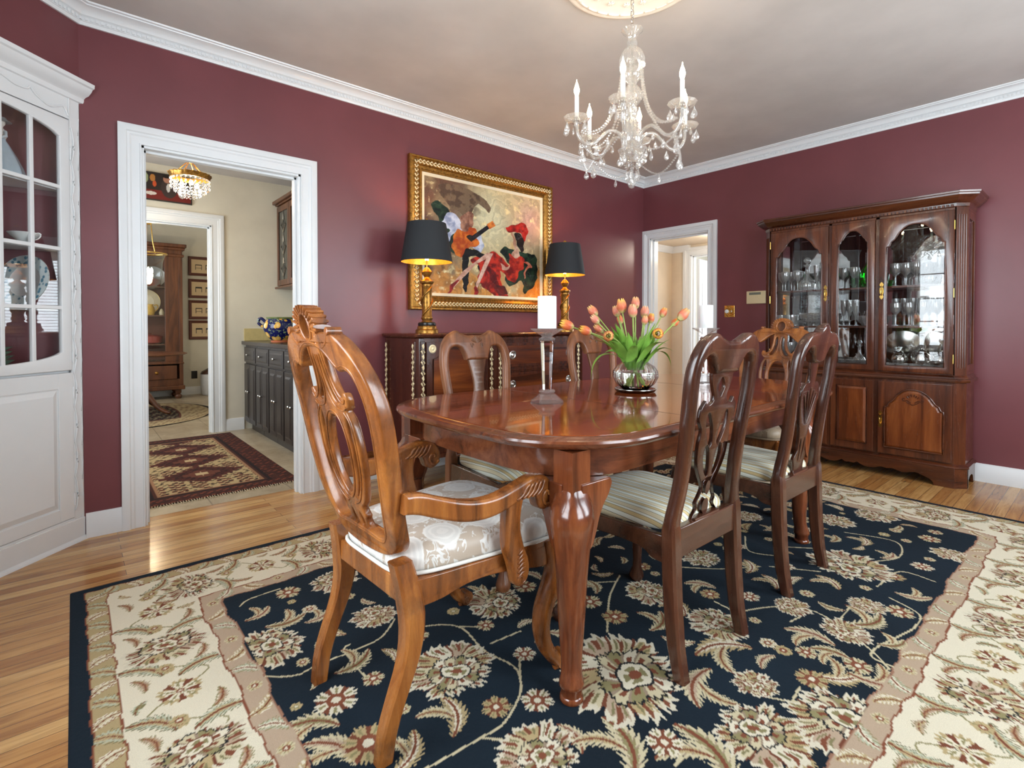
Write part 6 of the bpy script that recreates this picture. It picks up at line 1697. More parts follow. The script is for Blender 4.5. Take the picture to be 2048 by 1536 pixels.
MB().lathe(vp_out + vp_in, 96, ripple=lambda a, z: 1 + .022 * abs(sin(12 * a)) * (.01 < z < .14)).obj('bowl', M_GLASS, vs, smooth=50)
MB().lathe([(0, .0128), (.054, .0148), (.0825, .0395), (.097, .066), (.095, .088), (0, .088)], 48).obj('water', M_WATER, vs, smooth=50)

# tulips: a blossom of six overlapping petals on a curved stem with strap leaves
def petal_mesh():
    mb = MB()
    for ring_, (n, r0) in enumerate(((3, .0165), (3, .0185))):
        for k in range(n):
            ph = 2 * pi * k / n + ring_ * pi / 3
            nu_, nv_ = 8, 9; vs_, fs_ = [], []
            for layer in (0, 1):
                for j in range(nv_):
                    t = j / (nv_ - 1)
                    R = (r0 - layer * .0012) * (sin(pi * min(1, .12 + .62 * t ** .8)) * 1.02 + .02) * (1 - .28 * t ** 3)
                    for i in range(nu_):
                        s = (i / (nu_ - 1) - .5) * 2
                        wv_ = 1.12 * (sin(pi * (.16 + .76 * t)) ** .6)
                        a = ph + s * wv_ * .95
                        z = .048 * t - .004 * abs(s) ** 2 * t * 2
                        vs_.append((R * cos(a), R * sin(a), z))
            m = nu_ * nv_
            for j in range(nv_ - 1):
                for i in range(nu_ - 1):
                    q = j * nu_ + i
                    fs_.append((q, q + 1, q + nu_ + 1, q + nu_)); fs_.append((m + q, m + q + nu_, m + q + nu_ + 1, m + q + 1))
            mb.add(vs_, fs_)
    return mb
TUL = [(-.112,.144,.354,'pink-orange tulip high at the left of the bunch'),(-.144,.105,.317,'cream-pink bud just under the high left tulip'),(-.257,.163,.295,'coral tulip drooping furthest to the left on a long bare stem'),(-.203,.102,.27,'yellow-orange tulip between the far left tulip and the vase'),
 (-.169,.02,.255,'small open orange tulip low at the left, facing the camera'),(-.041,.07,.351,'half-open yellow-orange tulip left of the tallest one'),(-.063,.023,.367,'large yellow and orange tulip, second tallest in the bunch'),(.049,.032,.388,'tallest coral tulip at the top of the bunch'),
 (-.051,-.028,.345,'red-orange tulip just below the tallest tulip'),(-.021,.065,.315,'small pale pink bud below the large yellow and orange tulip'),(-.114,.105,.274,'pale pink tulip low on the left among the leaves'),(.072,-.002,.344,'pink tulip right of the tallest one'),
 (.006,-.052,.31,'small red-pink tulip below the pink tulip at centre right'),(.06,-.045,.319,'cream bud right of the small red-pink tulip'),(.011,-.123,.266,'open orange tulip with a dark centre, facing the camera'),(.144,-.052,.349,'pink tulip at the upper right beside a tall leaf'),
 (.164,-.136,.334,'large yellow and coral tulip furthest to the right'),(.184,-.088,.305,'pale pink tulip just behind the right-most tulip')]
PM = petal_mesh().obj('blossom', M_TULIP, smooth=70)
def leaf_strip(mb, base, d, L, wdt, droop, twist=0.0):
    """strap leaf from base, growing along d and bending over"""
    n = 14; P = []
    p = Vector(base); v = Vector(d).normalized()
    for i in range(n):
        P.append(p.copy()); p = p + v * (L / n)
        v = (v + Vector((0, 0, -1)) * droop * (i / n) * .3).normalized()
    side = Vector(d).cross(Vector((0, 0, 1)))
    side = side.normalized() if side.length > 1e-3 else Vector((1, 0, 0))
    vs_, fs_ = [], []
    for i, q in enumerate(P):
        t = i / (n - 1); w = wdt * (.35 + 1.0 * sin(pi * min(1, t * .9 + .12)) ) * (1 - t ** 5 * .98)
        a = twist * t; s_ = side * cos(a) + Vector((0, 0, 1)) * sin(a) * .8
        nrm = s_.cross(v).normalized()
        for k, (o_, h) in enumerate(((-1, .35), (-.5, .1), (0, 0), (.5, .1), (1, .35))):
            vs_.append(q + s_ * w * o_ + nrm * (h * w * .8))
    m = len(vs_)
    for i in range(n - 1):
        for k in range(4):
            fs_.append((i * 5 + k, i * 5 + k + 1, i * 5 + k + 6, i * 5 + k + 5))
    vs2 = [v_ + Vector((0, 0, -.0006)) for v_ in vs_]
    mb.add([tuple(v_) for v_ in vs_], fs_); mb.add([tuple(v_) for v_ in vs2], [f[::-1] for f in fs_])
VZ = .774 - ZT + ZT
for k, (dx, dy, dz, lab) in enumerate(TUL):
    head = Vector((VX + .0 + dx, VY + .005 + dy, .78 + dz))
    t = thing('tulip', lab, 'tulip', (VX, VY, ZT + .02), 0, 'tulips in the crystal vase')
    org = Vector((VX, VY, ZT + .02)); H = head - org
    ang = atan2(H.y, H.x); fr_ = .030
    neck = Vector((fr_ * cos(ang) , fr_ * sin(ang), .125)); foot = Vector((-.048 * cos(ang + .4 * sin(k)), -.048 * sin(ang + .4 * sin(k)), .010))
    low = (k in (2, 3, 4, 14)); 
    mid = neck.lerp(H, .5) + Vector((0, 0, .028 if low else .012))
    pts = cr([tuple(foot), tuple(neck), tuple(mid), tuple(H)], 6, closed=False)
    MB().tube(pts, .0034, 8).obj('stem', M_STEM, t, smooth=70)
    dirv = (H - mid).normalized()
    b = PM if k == 0 else PM.copy()
    if k: COL.objects.link(b)
    b.parent = t
    if k in (4, 14): dirv = (Vector(cam.location) - head).normalized()
    sc = [1, .85, 1.15, 1.05, .8, .9, 1.15, 1.0, 1.05, .75, .9, 1.0, .75, .8, .85, .85, 1.15, .8][k] * 1.18
    b.rotation_euler = dirv.to_track_quat('Z', 'Y').to_euler(); b.location = H - dirv * .004; b.scale = (sc * (1.35 if k in (4, 14) else .95),) * 2 + (sc * 1.06 * (.75 if k in (4, 14) else 1),)
    lf = MB()
    for q in range(2):
        a2 = ang + (random.random() - .5) * 1.6 + q * .8
        sp_ = .35 + random.random() * .5
        leaf_strip(lf, tuple(neck * .9 + Vector((0, 0, -.03))), (cos(a2) * sp_, sin(a2) * sp_, 1.1), .19 + .09 * random.random(), .0155 + .006 * random.random(), .25 + 1.1 * random.random() * (1 if q else .15), random.uniform(-.9, .9))
    lf.obj('leaf', M_LEAF, t, smooth=70)
# two long leaves that flop over the rim to the left and right
for nm, d, L, w, dr, lab in ((0, (-.9, .55, .62), .30, .011, 2.9, 'long tulip leaf flopping over the left of the vase almost to the table'), (1, (.75, -.5, .8), .23, .012, 2.5, 'curled tulip leaf hanging over the right side of the vase')):
    lf = MB(); leaf_strip(lf, (VX + d[0] * .03, VY + d[1] * .03, ZT + .14), d, L, w, dr, .2)
    tag(lf.obj('tulip_leaf', M_LEAF, smooth=70), lab, 'leaf')

# ------------------------------------------------------------------ ceiling medallion and crystal chandelier
HXc, HYc = -2.82, -1.97
md = thing('ceiling_medallion', 'round white plaster medallion on the ceiling above the chandelier', 'medallion', (HXc, HYc, CEIL - .001))
MB().lathe([(.0, -.012), (.12, -.012), (.13, -.020), (.16, -.022), (.17, -.012), (.25, -.010), (.262, -.016), (.275, -.016), (.285, -.022), (.305, -.022), (.312, -.018), (.325, -.022), (.340, -.016), (.346, -.006), (.350, 0), (0, 0)], 96).obj('disc', M_PLASTER, md, smooth=40)
md.scale = (.94, .94, .8)
rs = MB()
for k in range(16):
    a = 2 * pi * k / 16; c = Vector((.215 * cos(a), .215 * sin(a), -.012))
    for j in range(6):
        b2 = 2 * pi * j / 6; q = c + Vector((cos(b2), sin(b2), 0)) * .010
        rs.tube([tuple(c + Vector((0, 0, -.004))), tuple(q + Vector((0, 0, -.006))), tuple(q + Vector((cos(b2), sin(b2), 0)) * .006)], [.004, .006, .003], 8)
rs.obj('rosettes', M_PLASTER, md, smooth=60)
rb = MB()
for k in range(28):
    a = 2 * pi * k / 28
    rb.tube([(.292 * cos(a + t), .292 * sin(a + t), -.0235 - .003 * sin(pi * t / .19)) for t in np.linspace(0, .19, 6)], .0055, 7)
rb.obj('ribbon_ring', M_PLASTER, md, smooth=60)

cl = thing('crystal_chandelier', 'six-light crystal chandelier with candle bulbs and hanging drops above the dining table', 'chandelier', (HXc, HYc, 0))
chn = MB()
for k in range(9):
    z = 2.665 - k * .026
    L = []
    for j in range(16):
        a = 2 * pi * j / 16; u = .0075 * cos(a); w = .0165 * sin(a)
        L.append((u, 0, z + w) if k % 2 else (0, u, z + w))
    chn.tube(L, .0022, 6, closed=True, up=(0, 1, 0) if k % 2 else (1, 0, 0))
chn.obj('chain', M_SILVER, cl, smooth=60)
cutg = lambda k, a_: (lambda a, z: 1 + a_ * abs(cos(k * a)))
def crys(prof, nm, seg=32, rp=None, mat=None): return MB().lathe(prof, seg, ripple=rp).obj(nm, mat or M_CHAND, cl, smooth=35)
crys([(0, 2.392), (.014, 2.392), (.020, 2.405), (.046, 2.432), (.044, 2.434), (.018, 2.412), (0, 2.404)], 'top_bowl', 36, cutg(6, .12), M_CHAND)
crys([(0, 2.36), (.020, 2.36), (.022, 2.375), (.016, 2.392), (0, 2.392)], 'top_knop', 24, cutg(6, .1))
crys([(0, 2.275), (.056, 2.272), (.054, 2.305), (.042, 2.335), (.022, 2.352), (.018, 2.360), (0, 2.360)], 'dome', 48, cutg(12, .06), M_CHAND)
MB().tube([(0, 0, 2.44), (0, 0, 1.88)], .006, 10).obj('rod', M_SILVER, cl, smooth=60)
crys([(0, 2.19), (.020, 2.192), (.040, 2.215), (.044, 2.235), (.036, 2.258), (.016, 2.272), (0, 2.273)], 'upper_ball', 32, cutg(10, .06), M_CHAND)
crys([(0, 2.085), (.018, 2.088), (.042, 2.112), (.046, 2.135), (.036, 2.162), (.016, 2.188), (0, 2.189)], 'middle_ball', 32, cutg(10, .06), M_CHAND)
crys([(0, 1.99), (.020, 1.992), (.024, 2.02), (.018, 2.05), (.026, 2.07), (.016, 2.085), (0, 2.085)], 'baluster', 24, cutg(8, .08), M_CHAND)
crys([(0, 1.895), (.028, 1.896), (.046, 1.918), (.050, 1.95), (.038, 1.975), (.022, 1.99), (0, 1.99)], 'hub', 32, cutg(6, .05))
crys([(0, 1.835), (.018, 1.838), (.050, 1.862), (.060, 1.888), (.056, 1.889), (.030, 1.876), (0, 1.872)], 'bottom_bowl', 36, cutg(10, .08), M_CHAND)
M_BULB = m_emit('candle_bulb', (1, .74, .42, 1), 42)
AR = .262
fo = radians(49.02)
angs = [fo - pi / 2 + radians(q - 10) for q in (-100, -40, 20, 80, 140, 200)]
# a tear drop, a small bead string element
def drop_mesh(h=.045, r=.013):
    return MB().loft([[(rr * cos(2 * pi * j / 8 + (i % 2) * pi / 8), rr * .55 * sin(2 * pi * j / 8 + (i % 2) * pi / 8), z) for j in range(8)] for i, (rr, z) in enumerate(((.0008, 0), (r * .35, -h * .25), (r * .8, -h * .5), (r, -h * .7), (r * .75, -h * .88), (.001, -h)))])
DROP = drop_mesh().obj('pendant_drop', M_CHAND, cl, smooth=0); DROP.location = (0, 0, 1.80); DROP.scale = (1.6,) * 3
def drop(x, y, z, s=1.0, rz=0.0):
    o = DROP.copy(); COL.objects.link(o); o.parent = cl; o.location = (x, y, z); o.scale = (s,) * 3; o.rotation_euler = (0, 0, rz)
def beads(name, P, r=.0055, gap=.0115, par=None):
    """a festoon of round crystal beads along the path"""
    mb = MB(); d = 0.0; L = [0.0]
    for p, q in zip(P, P[1:]): L.append(L[-1] + math.dist(p, q))
    n = max(2, int(L[-1] / gap))
    for i in range(n + 1):
        s = L[-1] * i / n; j = 0
        while j < len(L) - 2 and L[j + 1] < s: j += 1
        t = (s - L[j]) / max(1e-9, L[j + 1] - L[j]); c = [a + (b - a) * t for a, b in zip(P[j], P[j + 1])]
        mb.loft([[(c[0] + rr * cos(pi * k / 3), c[1] + rr * sin(pi * k / 3), c[2] + z) for k in range(6)] for rr, z in ((.0005, -r), (r * .8, -r * .55), (r, 0), (r * .8, r * .55), (.0005, r))])
    return mb.obj(name, M_CHAND, par or cl, smooth=0)
def cup_parts(k, a):
    R = Matrix.Rotation(a, 4, 'Z')
    arm = MB(); path = cr([(.030, 0, 1.925), (.065, 0, 1.962), (.110, 0, 1.968), (.150, 0, 1.935), (.185, 0, 1.905), (.225, 0, 1.905), (.252, 0, 1.935), (.260, 0, 1.965), (AR, 0, 1.998)], 5, closed=False)
    arm.tube(path, .0078, 10)
    for q in (-1, 1): arm.tube([(x, .0055 * q, z + .003) for x, _, z in path], .0032, 6)
    arm.xf(R).obj('arm', M_CHAND, cl, smooth=60)
    bo = MB().lathe([(0, 1.994), (.014, 1.994), (.022, 2.000), (.050, 2.008), (.056, 2.018), (.052, 2.018), (.046, 2.013), (.018, 2.006), (0, 2.006)], 36, (AR, 0, 0), ripple=cutg(6, .10)).xf(R).obj('drip_pan', M_CHAND, cl, smooth=40)
    MB().lathe([(0, 2.002), (.013, 2.002), (.014, 2.016), (.011, 2.018), (0, 2.018)], 16, (AR, 0, 0)).xf(R).obj('candle_socket', M_SILVER, cl, smooth=40)
    MB().lathe([(0, 2.016), (.0095, 2.016), (.0095, 2.112), (.006, 2.116), (0, 2.116)], 20, (AR, 0, 0)).xf(R).obj('candle_sleeve', M_WAX, cl, smooth=40)
    MB().lathe([(0, 2.114), (.007, 2.116), (.012, 2.132), (.0125, 2.142), (.008, 2.160), (.003, 2.174), (.0012, 2.186), (0, 2.188)], 16, (AR, 0, 0)).xf(R).obj('bulb', M_BULB, cl, smooth=60)
    c = (HXc + AR * cos(a), HYc + AR * sin(a), 2.147)
    point_light('candle_light', c, 2.7, (1.0, .79, .56), .016)
    for j in range(7):
        b2 = a + 2 * pi * (j + .3) / 7
        x, y = AR * cos(a) + .050 * cos(b2), AR * sin(a) + .050 * sin(b2)
        s = .8 if j % 2 else 1.1
        beads_z = 2.006
        drop(x, y, beads_z - .014, s, b2)
    # drops under the arm's bend, hung on short bead strings
    for (rr, z0, ln, s) in ((.235, 1.905, .030, 1.45), (.170, 1.915, .020, 1.0), (.115, 1.955, .018, .8)):
        x, y = rr * cos(a), rr * sin(a)
        drop(x, y, z0 - ln, s, a)
for k, a in enumerate(angs): cup_parts(k, a)
hang = MB()
for k, a in enumerate(angs):
    b = angs[(k + 1) % 6]; d = (b - a) % (2 * pi)
    # from the dome down to the arms
    P = []
    for t in np.linspace(0, 1, 16):
        r = .050 + (.235 - .050) * t ** 1.7; z = 2.272 - .325 * (1 - (1 - t) ** 2.0) + .015 * t ** 6
        P.append((r * cos(a + .0), r * sin(a + .0), z + .0))
    beads('bead_festoon', P, .0066, .0135)
    beads('bead_festoon', [(x * 1.0 + .018 * sin(a) * min(1, 2 * q / 15), y - .018 * cos(a) * min(1, 2 * q / 15), z - .012 * sin(pi * q / 15)) for q, (x, y, z) in enumerate(P)], .0052, .0115)
    P = []
    for t in np.linspace(0, 1, 14):
        aa = a + d * t; rr = .235 * (1 - .10 * sin(pi * t))
        P.append((rr * cos(aa), rr * sin(aa), 1.897 - .075 * sin(pi * t)))
    beads('bead_festoon', P, .0050, .0115)
    am = a + d / 2
    drop(.212 * cos(am), .212 * sin(am), 1.818, 1.0, am)
for k in range(6):
    a = angs[k] + .5
    drop(.052 * cos(a), .052 * sin(a), 1.875, 1.3, a)
    P = [(.05 * cos(a + .5) * (1 - t * .5), .05 * sin(a + .5) * (1 - t * .5), 1.87 - .085 * t) for t in np.linspace(0, 1, 6)]
    beads('bead_string', P, .0038, .010); drop(.025 * cos(a + .5), .025 * sin(a + .5), 1.785, .85, a)
beads('bead_string', [(0, 0, 1.835), (0, 0, 1.765)], .0055, .012)
MB().lathe([(0, 1.712), (.010, 1.716), (.019, 1.732), (.018, 1.745), (.008, 1.758), (0, 1.762)], 12).obj('bottom_ball', M_CHAND, cl, smooth=0)

# ------------------------------------------------------------------ pantry seen through the left doorway
# base cabinets: drawers over doors, in espresso paint; units run away from the doorway
CF = -3.415                       # face plane (x); the units stand against the right pantry wall
units = [(.72, 1.16), (1.165, 1.60), (1.605, 2.05), (2.055, 2.50)]
names = ['espresso base cabinet nearest the doorway, partly hidden by the door frame', 'espresso base cabinet second from the doorway under the blue jug', 'espresso base cabinet third from the doorway', 'espresso base cabinet farthest from the doorway, at the pantry back wall']
for (y0, y1), nm in zip(units, names):
    t = thing('base_cabinet', nm, 'cabinet', (0, 0, 0), 0, None)
    MB().box(CF + .004, PX - .003, y0, y1, .09, .885).box(CF + .06, PX - .003, y0, y1, .0, .09).obj('carcase', M_IRON, t, smooth=0)
    d = MB().box(CF - .014, CF + .004, y0 + .012, y1 - .012, .715, .865).obj('drawer', M_IRON, t, smooth=0, bevel=.003)
    MB().loft([[(CF - .013, y0 + .035, .735), (CF - .013, y1 - .035, .735), (CF - .013, y1 - .035, .845), (CF - .013, y0 + .035, .845)], [(CF - .020, y0 + .05, .75), (CF - .020, y1 - .05, .75), (CF - .020, y1 - .05, .83), (CF - .020, y0 + .05, .83)]]).obj('panel', M_IRON, d, smooth=0)
    kn = lambda y, z, p: MB().lathe([(0, 0), (.005, 0), (.005, .012), (.012, .018), (.013, .024), (.008, .029), (0, .030)], 16).xf(Matrix.Translation((CF - .018, y, z)) @ Matrix.Rotation(-pi / 2, 4, 'Y')).obj('knob', M_SILVER, p, smooth=50)
    kn((y0 + y1) / 2, .79, d)
    ym = (y0 + y1) / 2
    for a, b, ky in ((y0 + .012, ym - .003, ym - .03), (ym + .003, y1 - .012, ym + .03)):
        dd = MB().box(CF - .014, CF + .004, a, b, .105, .695).obj('door', M_IRON, t, smooth=0, bevel=.003)
        MB().loft([[(CF - .013, a + .03, .14), (CF - .013, b - .03, .14), (CF - .013, b - .03, .66), (CF - .013, a + .03, .66)], [(CF - .022, a + .048, .16), (CF - .022, b - .048, .16), (CF - .022, b - .048, .64), (CF - .022, a + .048, .64)]]).obj('panel', M_IRON, dd, smooth=0)
        kn(ky, .42, dd)
ctp = MB().box(CF - .025, PX - .003, .60, PY - .002, .888, .925)
tag(ctp.obj('countertop', m_plain('dark_countertop', lin(52, 44, 40), .25, noise=.15, nscale=40), smooth=0, bevel=.005), 'dark countertop running along the espresso pantry cabinets', 'countertop')
bs = MB().box(CF - .0, PX - .003, PY - .014, PY - .001, .926, 1.055).box(PX - .016, PX - .002, .60, PY - .014, .926, 1.055)
tag(bs.obj('backsplash', m_plain('sand_backsplash', lin(198, 180, 124), .4, noise=.06), smooth=0, bevel=.002), 'sand-coloured backsplash strip above the pantry counter', 'backsplash')
vz = thing('majolica_jug', 'navy blue jug painted with yellow lemons standing on the pantry counter', 'jug', (-3.25, 1.86, .926))
MB().lathe([(0, 0), (.085, 0), (.088, .012), (.078, .018), (0, .018)], 40).obj('foot', m_plain('terracotta', lin(188, 104, 66), .6, noise=.05), vz, smooth=50)
MB().lathe([(.07, .015), (.085, .022), (.125, .065), (.150, .120), (.152, .165), (.135, .205), (.112, .225), (.104, .222), (.125, .200), (.140, .165), (.138, .12), (.115, .07), (.07, .03), (0, .022), (0, .015)], 56, ripple=lambda a, z: 1 + .02 * cos(6 * a)).obj('body', M_LEMON, vz, smooth=60)
MB().lathe([(.104, .215), (.116, .222), (.126, .236), (.122, .240), (.108, .232), (.100, .222)], 56, ripple=lambda a, z: 1 + .05 * cos(12 * a), ring=True).obj('lip', m_plain('green_glaze', lin(120, 134, 84), .2, noise=.2, nscale=30), vz, smooth=60)
for s in (1, -1):
    MB().tube([(0.0 + s * x, 0 - s * x * .5, z) for x, z in cr([(.118, .19), (.148, .225), (.170, .22), (.172, .18), (.140, .15)], 5, closed=False)], .014, 10).obj('handle', M_LEMON, vz, smooth=60)
# upper cabinet with leaded doors
uc = thing('leaded_wall_cabinet', 'dark wooden wall cabinet with leaded glass doors, upper right of the pantry', 'cabinet', (0, 0, 0))
UX, U0, U1, UZ0, UZ1 = -3.10, 1.28, 2.50, 1.50, 2.36
MB().box(UX + .018, PX - .002, U0, U1, UZ0, UZ1).obj('carcase', M_BROWN, uc, smooth=0)
MB().box(UX - .02, PX - .002, U0 - .02, U1 + .02, UZ0 - .022, UZ0).obj('base_moulding', M_BROWN, uc, smooth=0, bevel=.006)
MB().box(UX - .012, PX - .002, U0 - .012, U1 + .012, UZ1, UZ1 + .02).box(UX - .035, PX - .002, U0 - .035, U1 + .035, UZ1 + .02, UZ1 + .055).obj('cornice', M_BROWN, uc, smooth=0, bevel=.006)
for k in range(3):
    a, b = U0 + (U1 - U0) * k / 3, U0 + (U1 - U0) * (k + 1) / 3
    fr_ = MB()
    for y0, y1, z0, z1 in ((a + .004, a + .05, UZ0 + .01, UZ1 - .01), (b - .05, b - .004, UZ0 + .01, UZ1 - .01), (a + .05, b - .05, UZ0 + .01, UZ0 + .07), (a + .05, b - .05, UZ1 - .07, UZ1 - .01)): fr_.box(UX, UX + .018, y0, y1, z0, z1)
    d = fr_.obj('door', M_BROWN, uc, smooth=0, bevel=.003)
    MB().box(UX + .010, UX + .012, a + .05, b - .05, UZ0 + .07, UZ1 - .07).obj('glass', m_plain('dark_cabinet_glass', lin(60, 62, 58), .06, noise=.1), d, smooth=0)
    ld_ = MB(); m_ = (a + b) / 2
    for z0 in np.linspace(UZ0 + .10, UZ1 - .30, 3):
        for s in (-1, 1): ld_.tube([(UX + .006, m_, z0), (UX + .006, m_ + s * .07, z0 + .08), (UX + .006, m_ + s * .02, z0 + .14), (UX + .006, m_, z0 + .2)], .004, 6)
    ld_.tube([(UX + .006, m_, UZ0 + .07), (UX + .006, m_, UZ1 - .07)], .004, 6)
    ld_.obj('leading', M_SILVER, d, smooth=50)
# oriental runner
def rug_grid(name, x0, x1, y0, y1, fn, label, cell=.006, oval=False, rough=.95, z=.006):
    xs = np.linspace(x0, x1, int((x1 - x0) / cell) + 1); ys = np.linspace(y0, y1, int((y1 - y0) / cell) + 1)
    X, Y = np.meshgrid(xs, ys); im = fn(X, Y)
    if not oval:
        o = grid_mesh(name, xs, ys, z, im, M_RUG)
    else:
        cx, cy, hx, hy = (x0 + x1) / 2, (y0 + y1) / 2, (x1 - x0) / 2, (y1 - y0) / 2
        def mf(c):
            u, v = (c[:, 0] - cx) / hx, (c[:, 1] - cy) / hy
            return np.stack([cx + hx * u * np.sqrt(1 - v * v / 2), cy + hy * v * np.sqrt(1 - u * u / 2), c[:, 2]], -1)
        o = grid_mesh(name, xs, ys, z, im, M_RUG, mapf=mf)
    return tag(o, label, 'rug')
def kilim(X, Y):
    x0, x1, y0, y1 = X.min(), X.max(), Y.min(), Y.max()
    e_ = np.minimum(np.minimum(X - x0, x1 - X) * 1.0, np.minimum(Y - y0, y1 - Y))
    im = np.zeros(X.shape + (3,)) + L3(70, 36, 28)
    def st(c, m): im[m] = c
    q = lambda s: np.floor(X / s) * s; p = lambda s: np.floor(Y / s) * s
    r_ = np.sin(q(.03) * 80) * np.sin(p(.03) * 97) ; r2 = np.sin(q(.018) * 140 + p(.018) * 60) * np.sin(p(.018) * 210)
    st(L3(56, 26, 22), (e_ < .16) & (r_ > .1)); st(L3(120, 60, 40), (e_ < .16) & (r2 > .65)); st(L3(34, 20, 20), (e_ > .14) & (e_ < .165))
    inn = e_ > .20; st(L3(176, 152, 110), inn); st(L3(96, 44, 34), inn & (r_ > .42)); st(L3(70, 58, 46), inn & (r2 > .55)); st(L3(50, 30, 26), inn & (np.sin(X * 60) * np.sin(Y * 45) > .8))
    cx = (x0 + x1) / 2
    for cy in (y0 + .62, y0 + 1.10, y0 + 1.58, y0 + 2.06):
        d = np.abs(X - cx) / .26 + np.floor(np.abs(Y - cy) / .035) * .035 / .23
        st(L3(80, 38, 30), inn & (d < 1.0) ); st(L3(48, 24, 22), inn & (d < .8) & (r2 > -.1)); st(L3(100, 56, 42), inn & (d < .45)); st(L3(186, 160, 120), inn & (d < .16))
    st(L3(150, 110, 80), (e_ > .185) & (e_ < .2))
    return im
rug_grid('runner_rug', -4.56, -3.575, .30, 2.44, kilim, 'dark red and cream oriental runner on the pantry tiles just inside the doorway')
fr_ = MB()
for i in range(70):
    x = -4.55 + i * .0142; fr_.tube([(x, .302, .008), (x + random.uniform(-.004, .004), .285, .006), (x + random.uniform(-.006, .006), .268, .004)], .0022, 4)
fo_ = fr_.obj('rug_fringe', m_plain('fringe_wool', lin(196, 178, 146), .9), None); tag(fo_, 'pale knotted fringe along the near end of the runner', 'fringe')
# small crystal ceiling light
fx = thing('crystal_ceiling_light', 'small tiered crystal ceiling light with a gilt crown, hanging in the pantry', 'ceiling light', (-4.059, 1.35, 0))
MB().tube([(0, 0, 2.39), (0, 0, PC)], .005, 8).obj('stem', M_GOLD, fx)
MB().lathe([(0, 2.36), (.012, 2.36), (.024, 2.372), (.014, 2.388), (.020, 2.400), (0, 2.41)], 16).obj('finial', M_GOLD, fx, smooth=50)
for k in range(6):
    a = 2 * pi * k / 6
    MB().tube([(.012 * cos(a), .012 * sin(a), 2.372), (.045 * cos(a), .045 * sin(a), 2.335), (.09 * cos(a), .09 * sin(a), 2.285), (.130 * cos(a), .130 * sin(a), 2.262)], .0035, 6).obj('crown_arm', M_GOLD, fx, smooth=60)
MB().lathe([(.128, 2.235), (.133, 2.235), (.137, 2.262), (.146, 2.272), (.142, 2.274), (.130, 2.264)], 48, ripple=lambda a, z: 1 + .05 * cos(20 * a) * (z > 2.25), ring=True).obj('gilt_crown', M_GOLD, fx, smooth=50)
for tier, (r, z, n, h) in enumerate(((.130, 2.235, 26, .085), (.105, 2.205, 22, .085), (.072, 2.165, 16, .070), (.040, 2.135, 9, .055))):
    mb = MB()
    for k in range(n):
        a = 2 * pi * k / n
        for q in range(3):
            zz_ = z - q * h / 3; s = .0075
            mb.loft([[(r * cos(a) + rr * cos(j * pi / 2), r * sin(a) + rr * sin(j * pi / 2), zz_ + dz_) for j in range(4)] for rr, dz_ in ((.0005, 0), (s, -.009), (.0005, -h / 3 + .003))])
    mb.obj('crystal_tier', M_GLASS, fx, smooth=0)
for k in range(3):
    a = 2.1 * k + .5
    MB().lathe([(0, 0), (.010, .004), (.016, .02), (.010, .036), (0, .042)], 12, (.06 * cos(a), .06 * sin(a), 2.175)).obj('bulb', m_emit('pantry_bulb', (1, .78, .46, 1), 30), fx, smooth=60)
point_light('ceiling_light_glow', (-4.059, 1.35, 2.215), 18, WARM, .05)
# poster over the inner doorway: a seated diner at a red table (plain stand-in)
ps = thing('wall_poster', 'dark framed bistro picture above the inner pantry doorway', 'picture', (0, 0, 0))
pX0, pX1, pZ0, pZ1 = -4.62, -3.868, 2.270, 2.535
MB().box(pX0, pX1, PY - .022, PY - .001, pZ0, pZ1).obj('frame', M_DARK, ps, smooth=0, bevel=.002)
xs_ = np.linspace(pX0 + .012, pX1 - .012, 150); ys_ = np.linspace(pZ0 + .012, pZ1 - .012, 60)
Xq, Yq = np.meshgrid(np.linspace(0, 1, 150), np.linspace(0, 1, 60)); im = np.zeros((60, 150, 3)) + L3(44, 36, 34)
im[Yq < .36] = L3(112, 30, 26)
def el(cx, cy, rx, ry, c): im[((Xq - cx) / rx) ** 2 + ((Yq - cy) / ry) ** 2 < 1] = c
el(.76, .50, .09, .40, L3(60, 48, 46)); el(.735, .84, .04, .16, L3(176, 124, 100)); el(.73, .95, .045, .08, L3(30, 22, 20)); el(.75, .50, .022, .17, L3(206, 204, 198)); el(.60, .60, .02, .12, L3(196, 80, 40)); el(.56, .22, .06, .07, L3(214, 206, 196)); el(.50, .80, .035, .2, L3(150, 160, 120)); el(.58, .82, .03, .14, L3(176, 120, 60)); el(.90, .45, .05, .3, L3(196, 188, 180)); el(.2, .5, .1, .4, L3(90, 70, 60))
grid_mesh('print', xs_, ys_, 0.0, im, m_attr('printed_paper', .4), ps, mapf=lambda c: np.stack([c[:, 0], np.full(len(c), PY - .0235), c[:, 1]], -1))

# ------------------------------------------------------------------ breakfast room beyond
bh = thing('glazed_cupboard', 'tall brown glazed cupboard in the room beyond the pantry', 'cupboard', (0, 0, 0))
bx0, bx1, byf = -4.75, -3.53, 5.68
mb = MB()
mb.box(bx0, bx0 + .05, byf, BY - .02, .20, 2.24).box(bx1 - .05, bx1, byf, BY - .02, .20, 2.24).box(bx0 + .05, bx1 - .05, BY - .05, BY - .02, .20, 2.24).box(bx0 + .05, bx1 - .05, byf, BY - .05, .20, .30).box(bx0 + .05, bx1 - .05, byf, BY - .05, 2.14, 2.24)
mb.box(bx0 + .05, bx1 - .05, byf, BY - .05, .52, .56)
mb.box(bx1 - .22, bx1 - .05, byf, byf + .03, .56, 2.14).box(bx0 + .05, bx0 + .22, byf, byf + .03, .56, 2.14)
mb.obj('carcase', M_BROWN, bh, smooth=0, bevel=.004)
MB().box(bx0 - .02, bx1 + .02, byf - .02, BY - .02, .14, .20).obj('base_moulding', M_BROWN, bh, smooth=0, bevel=.01)
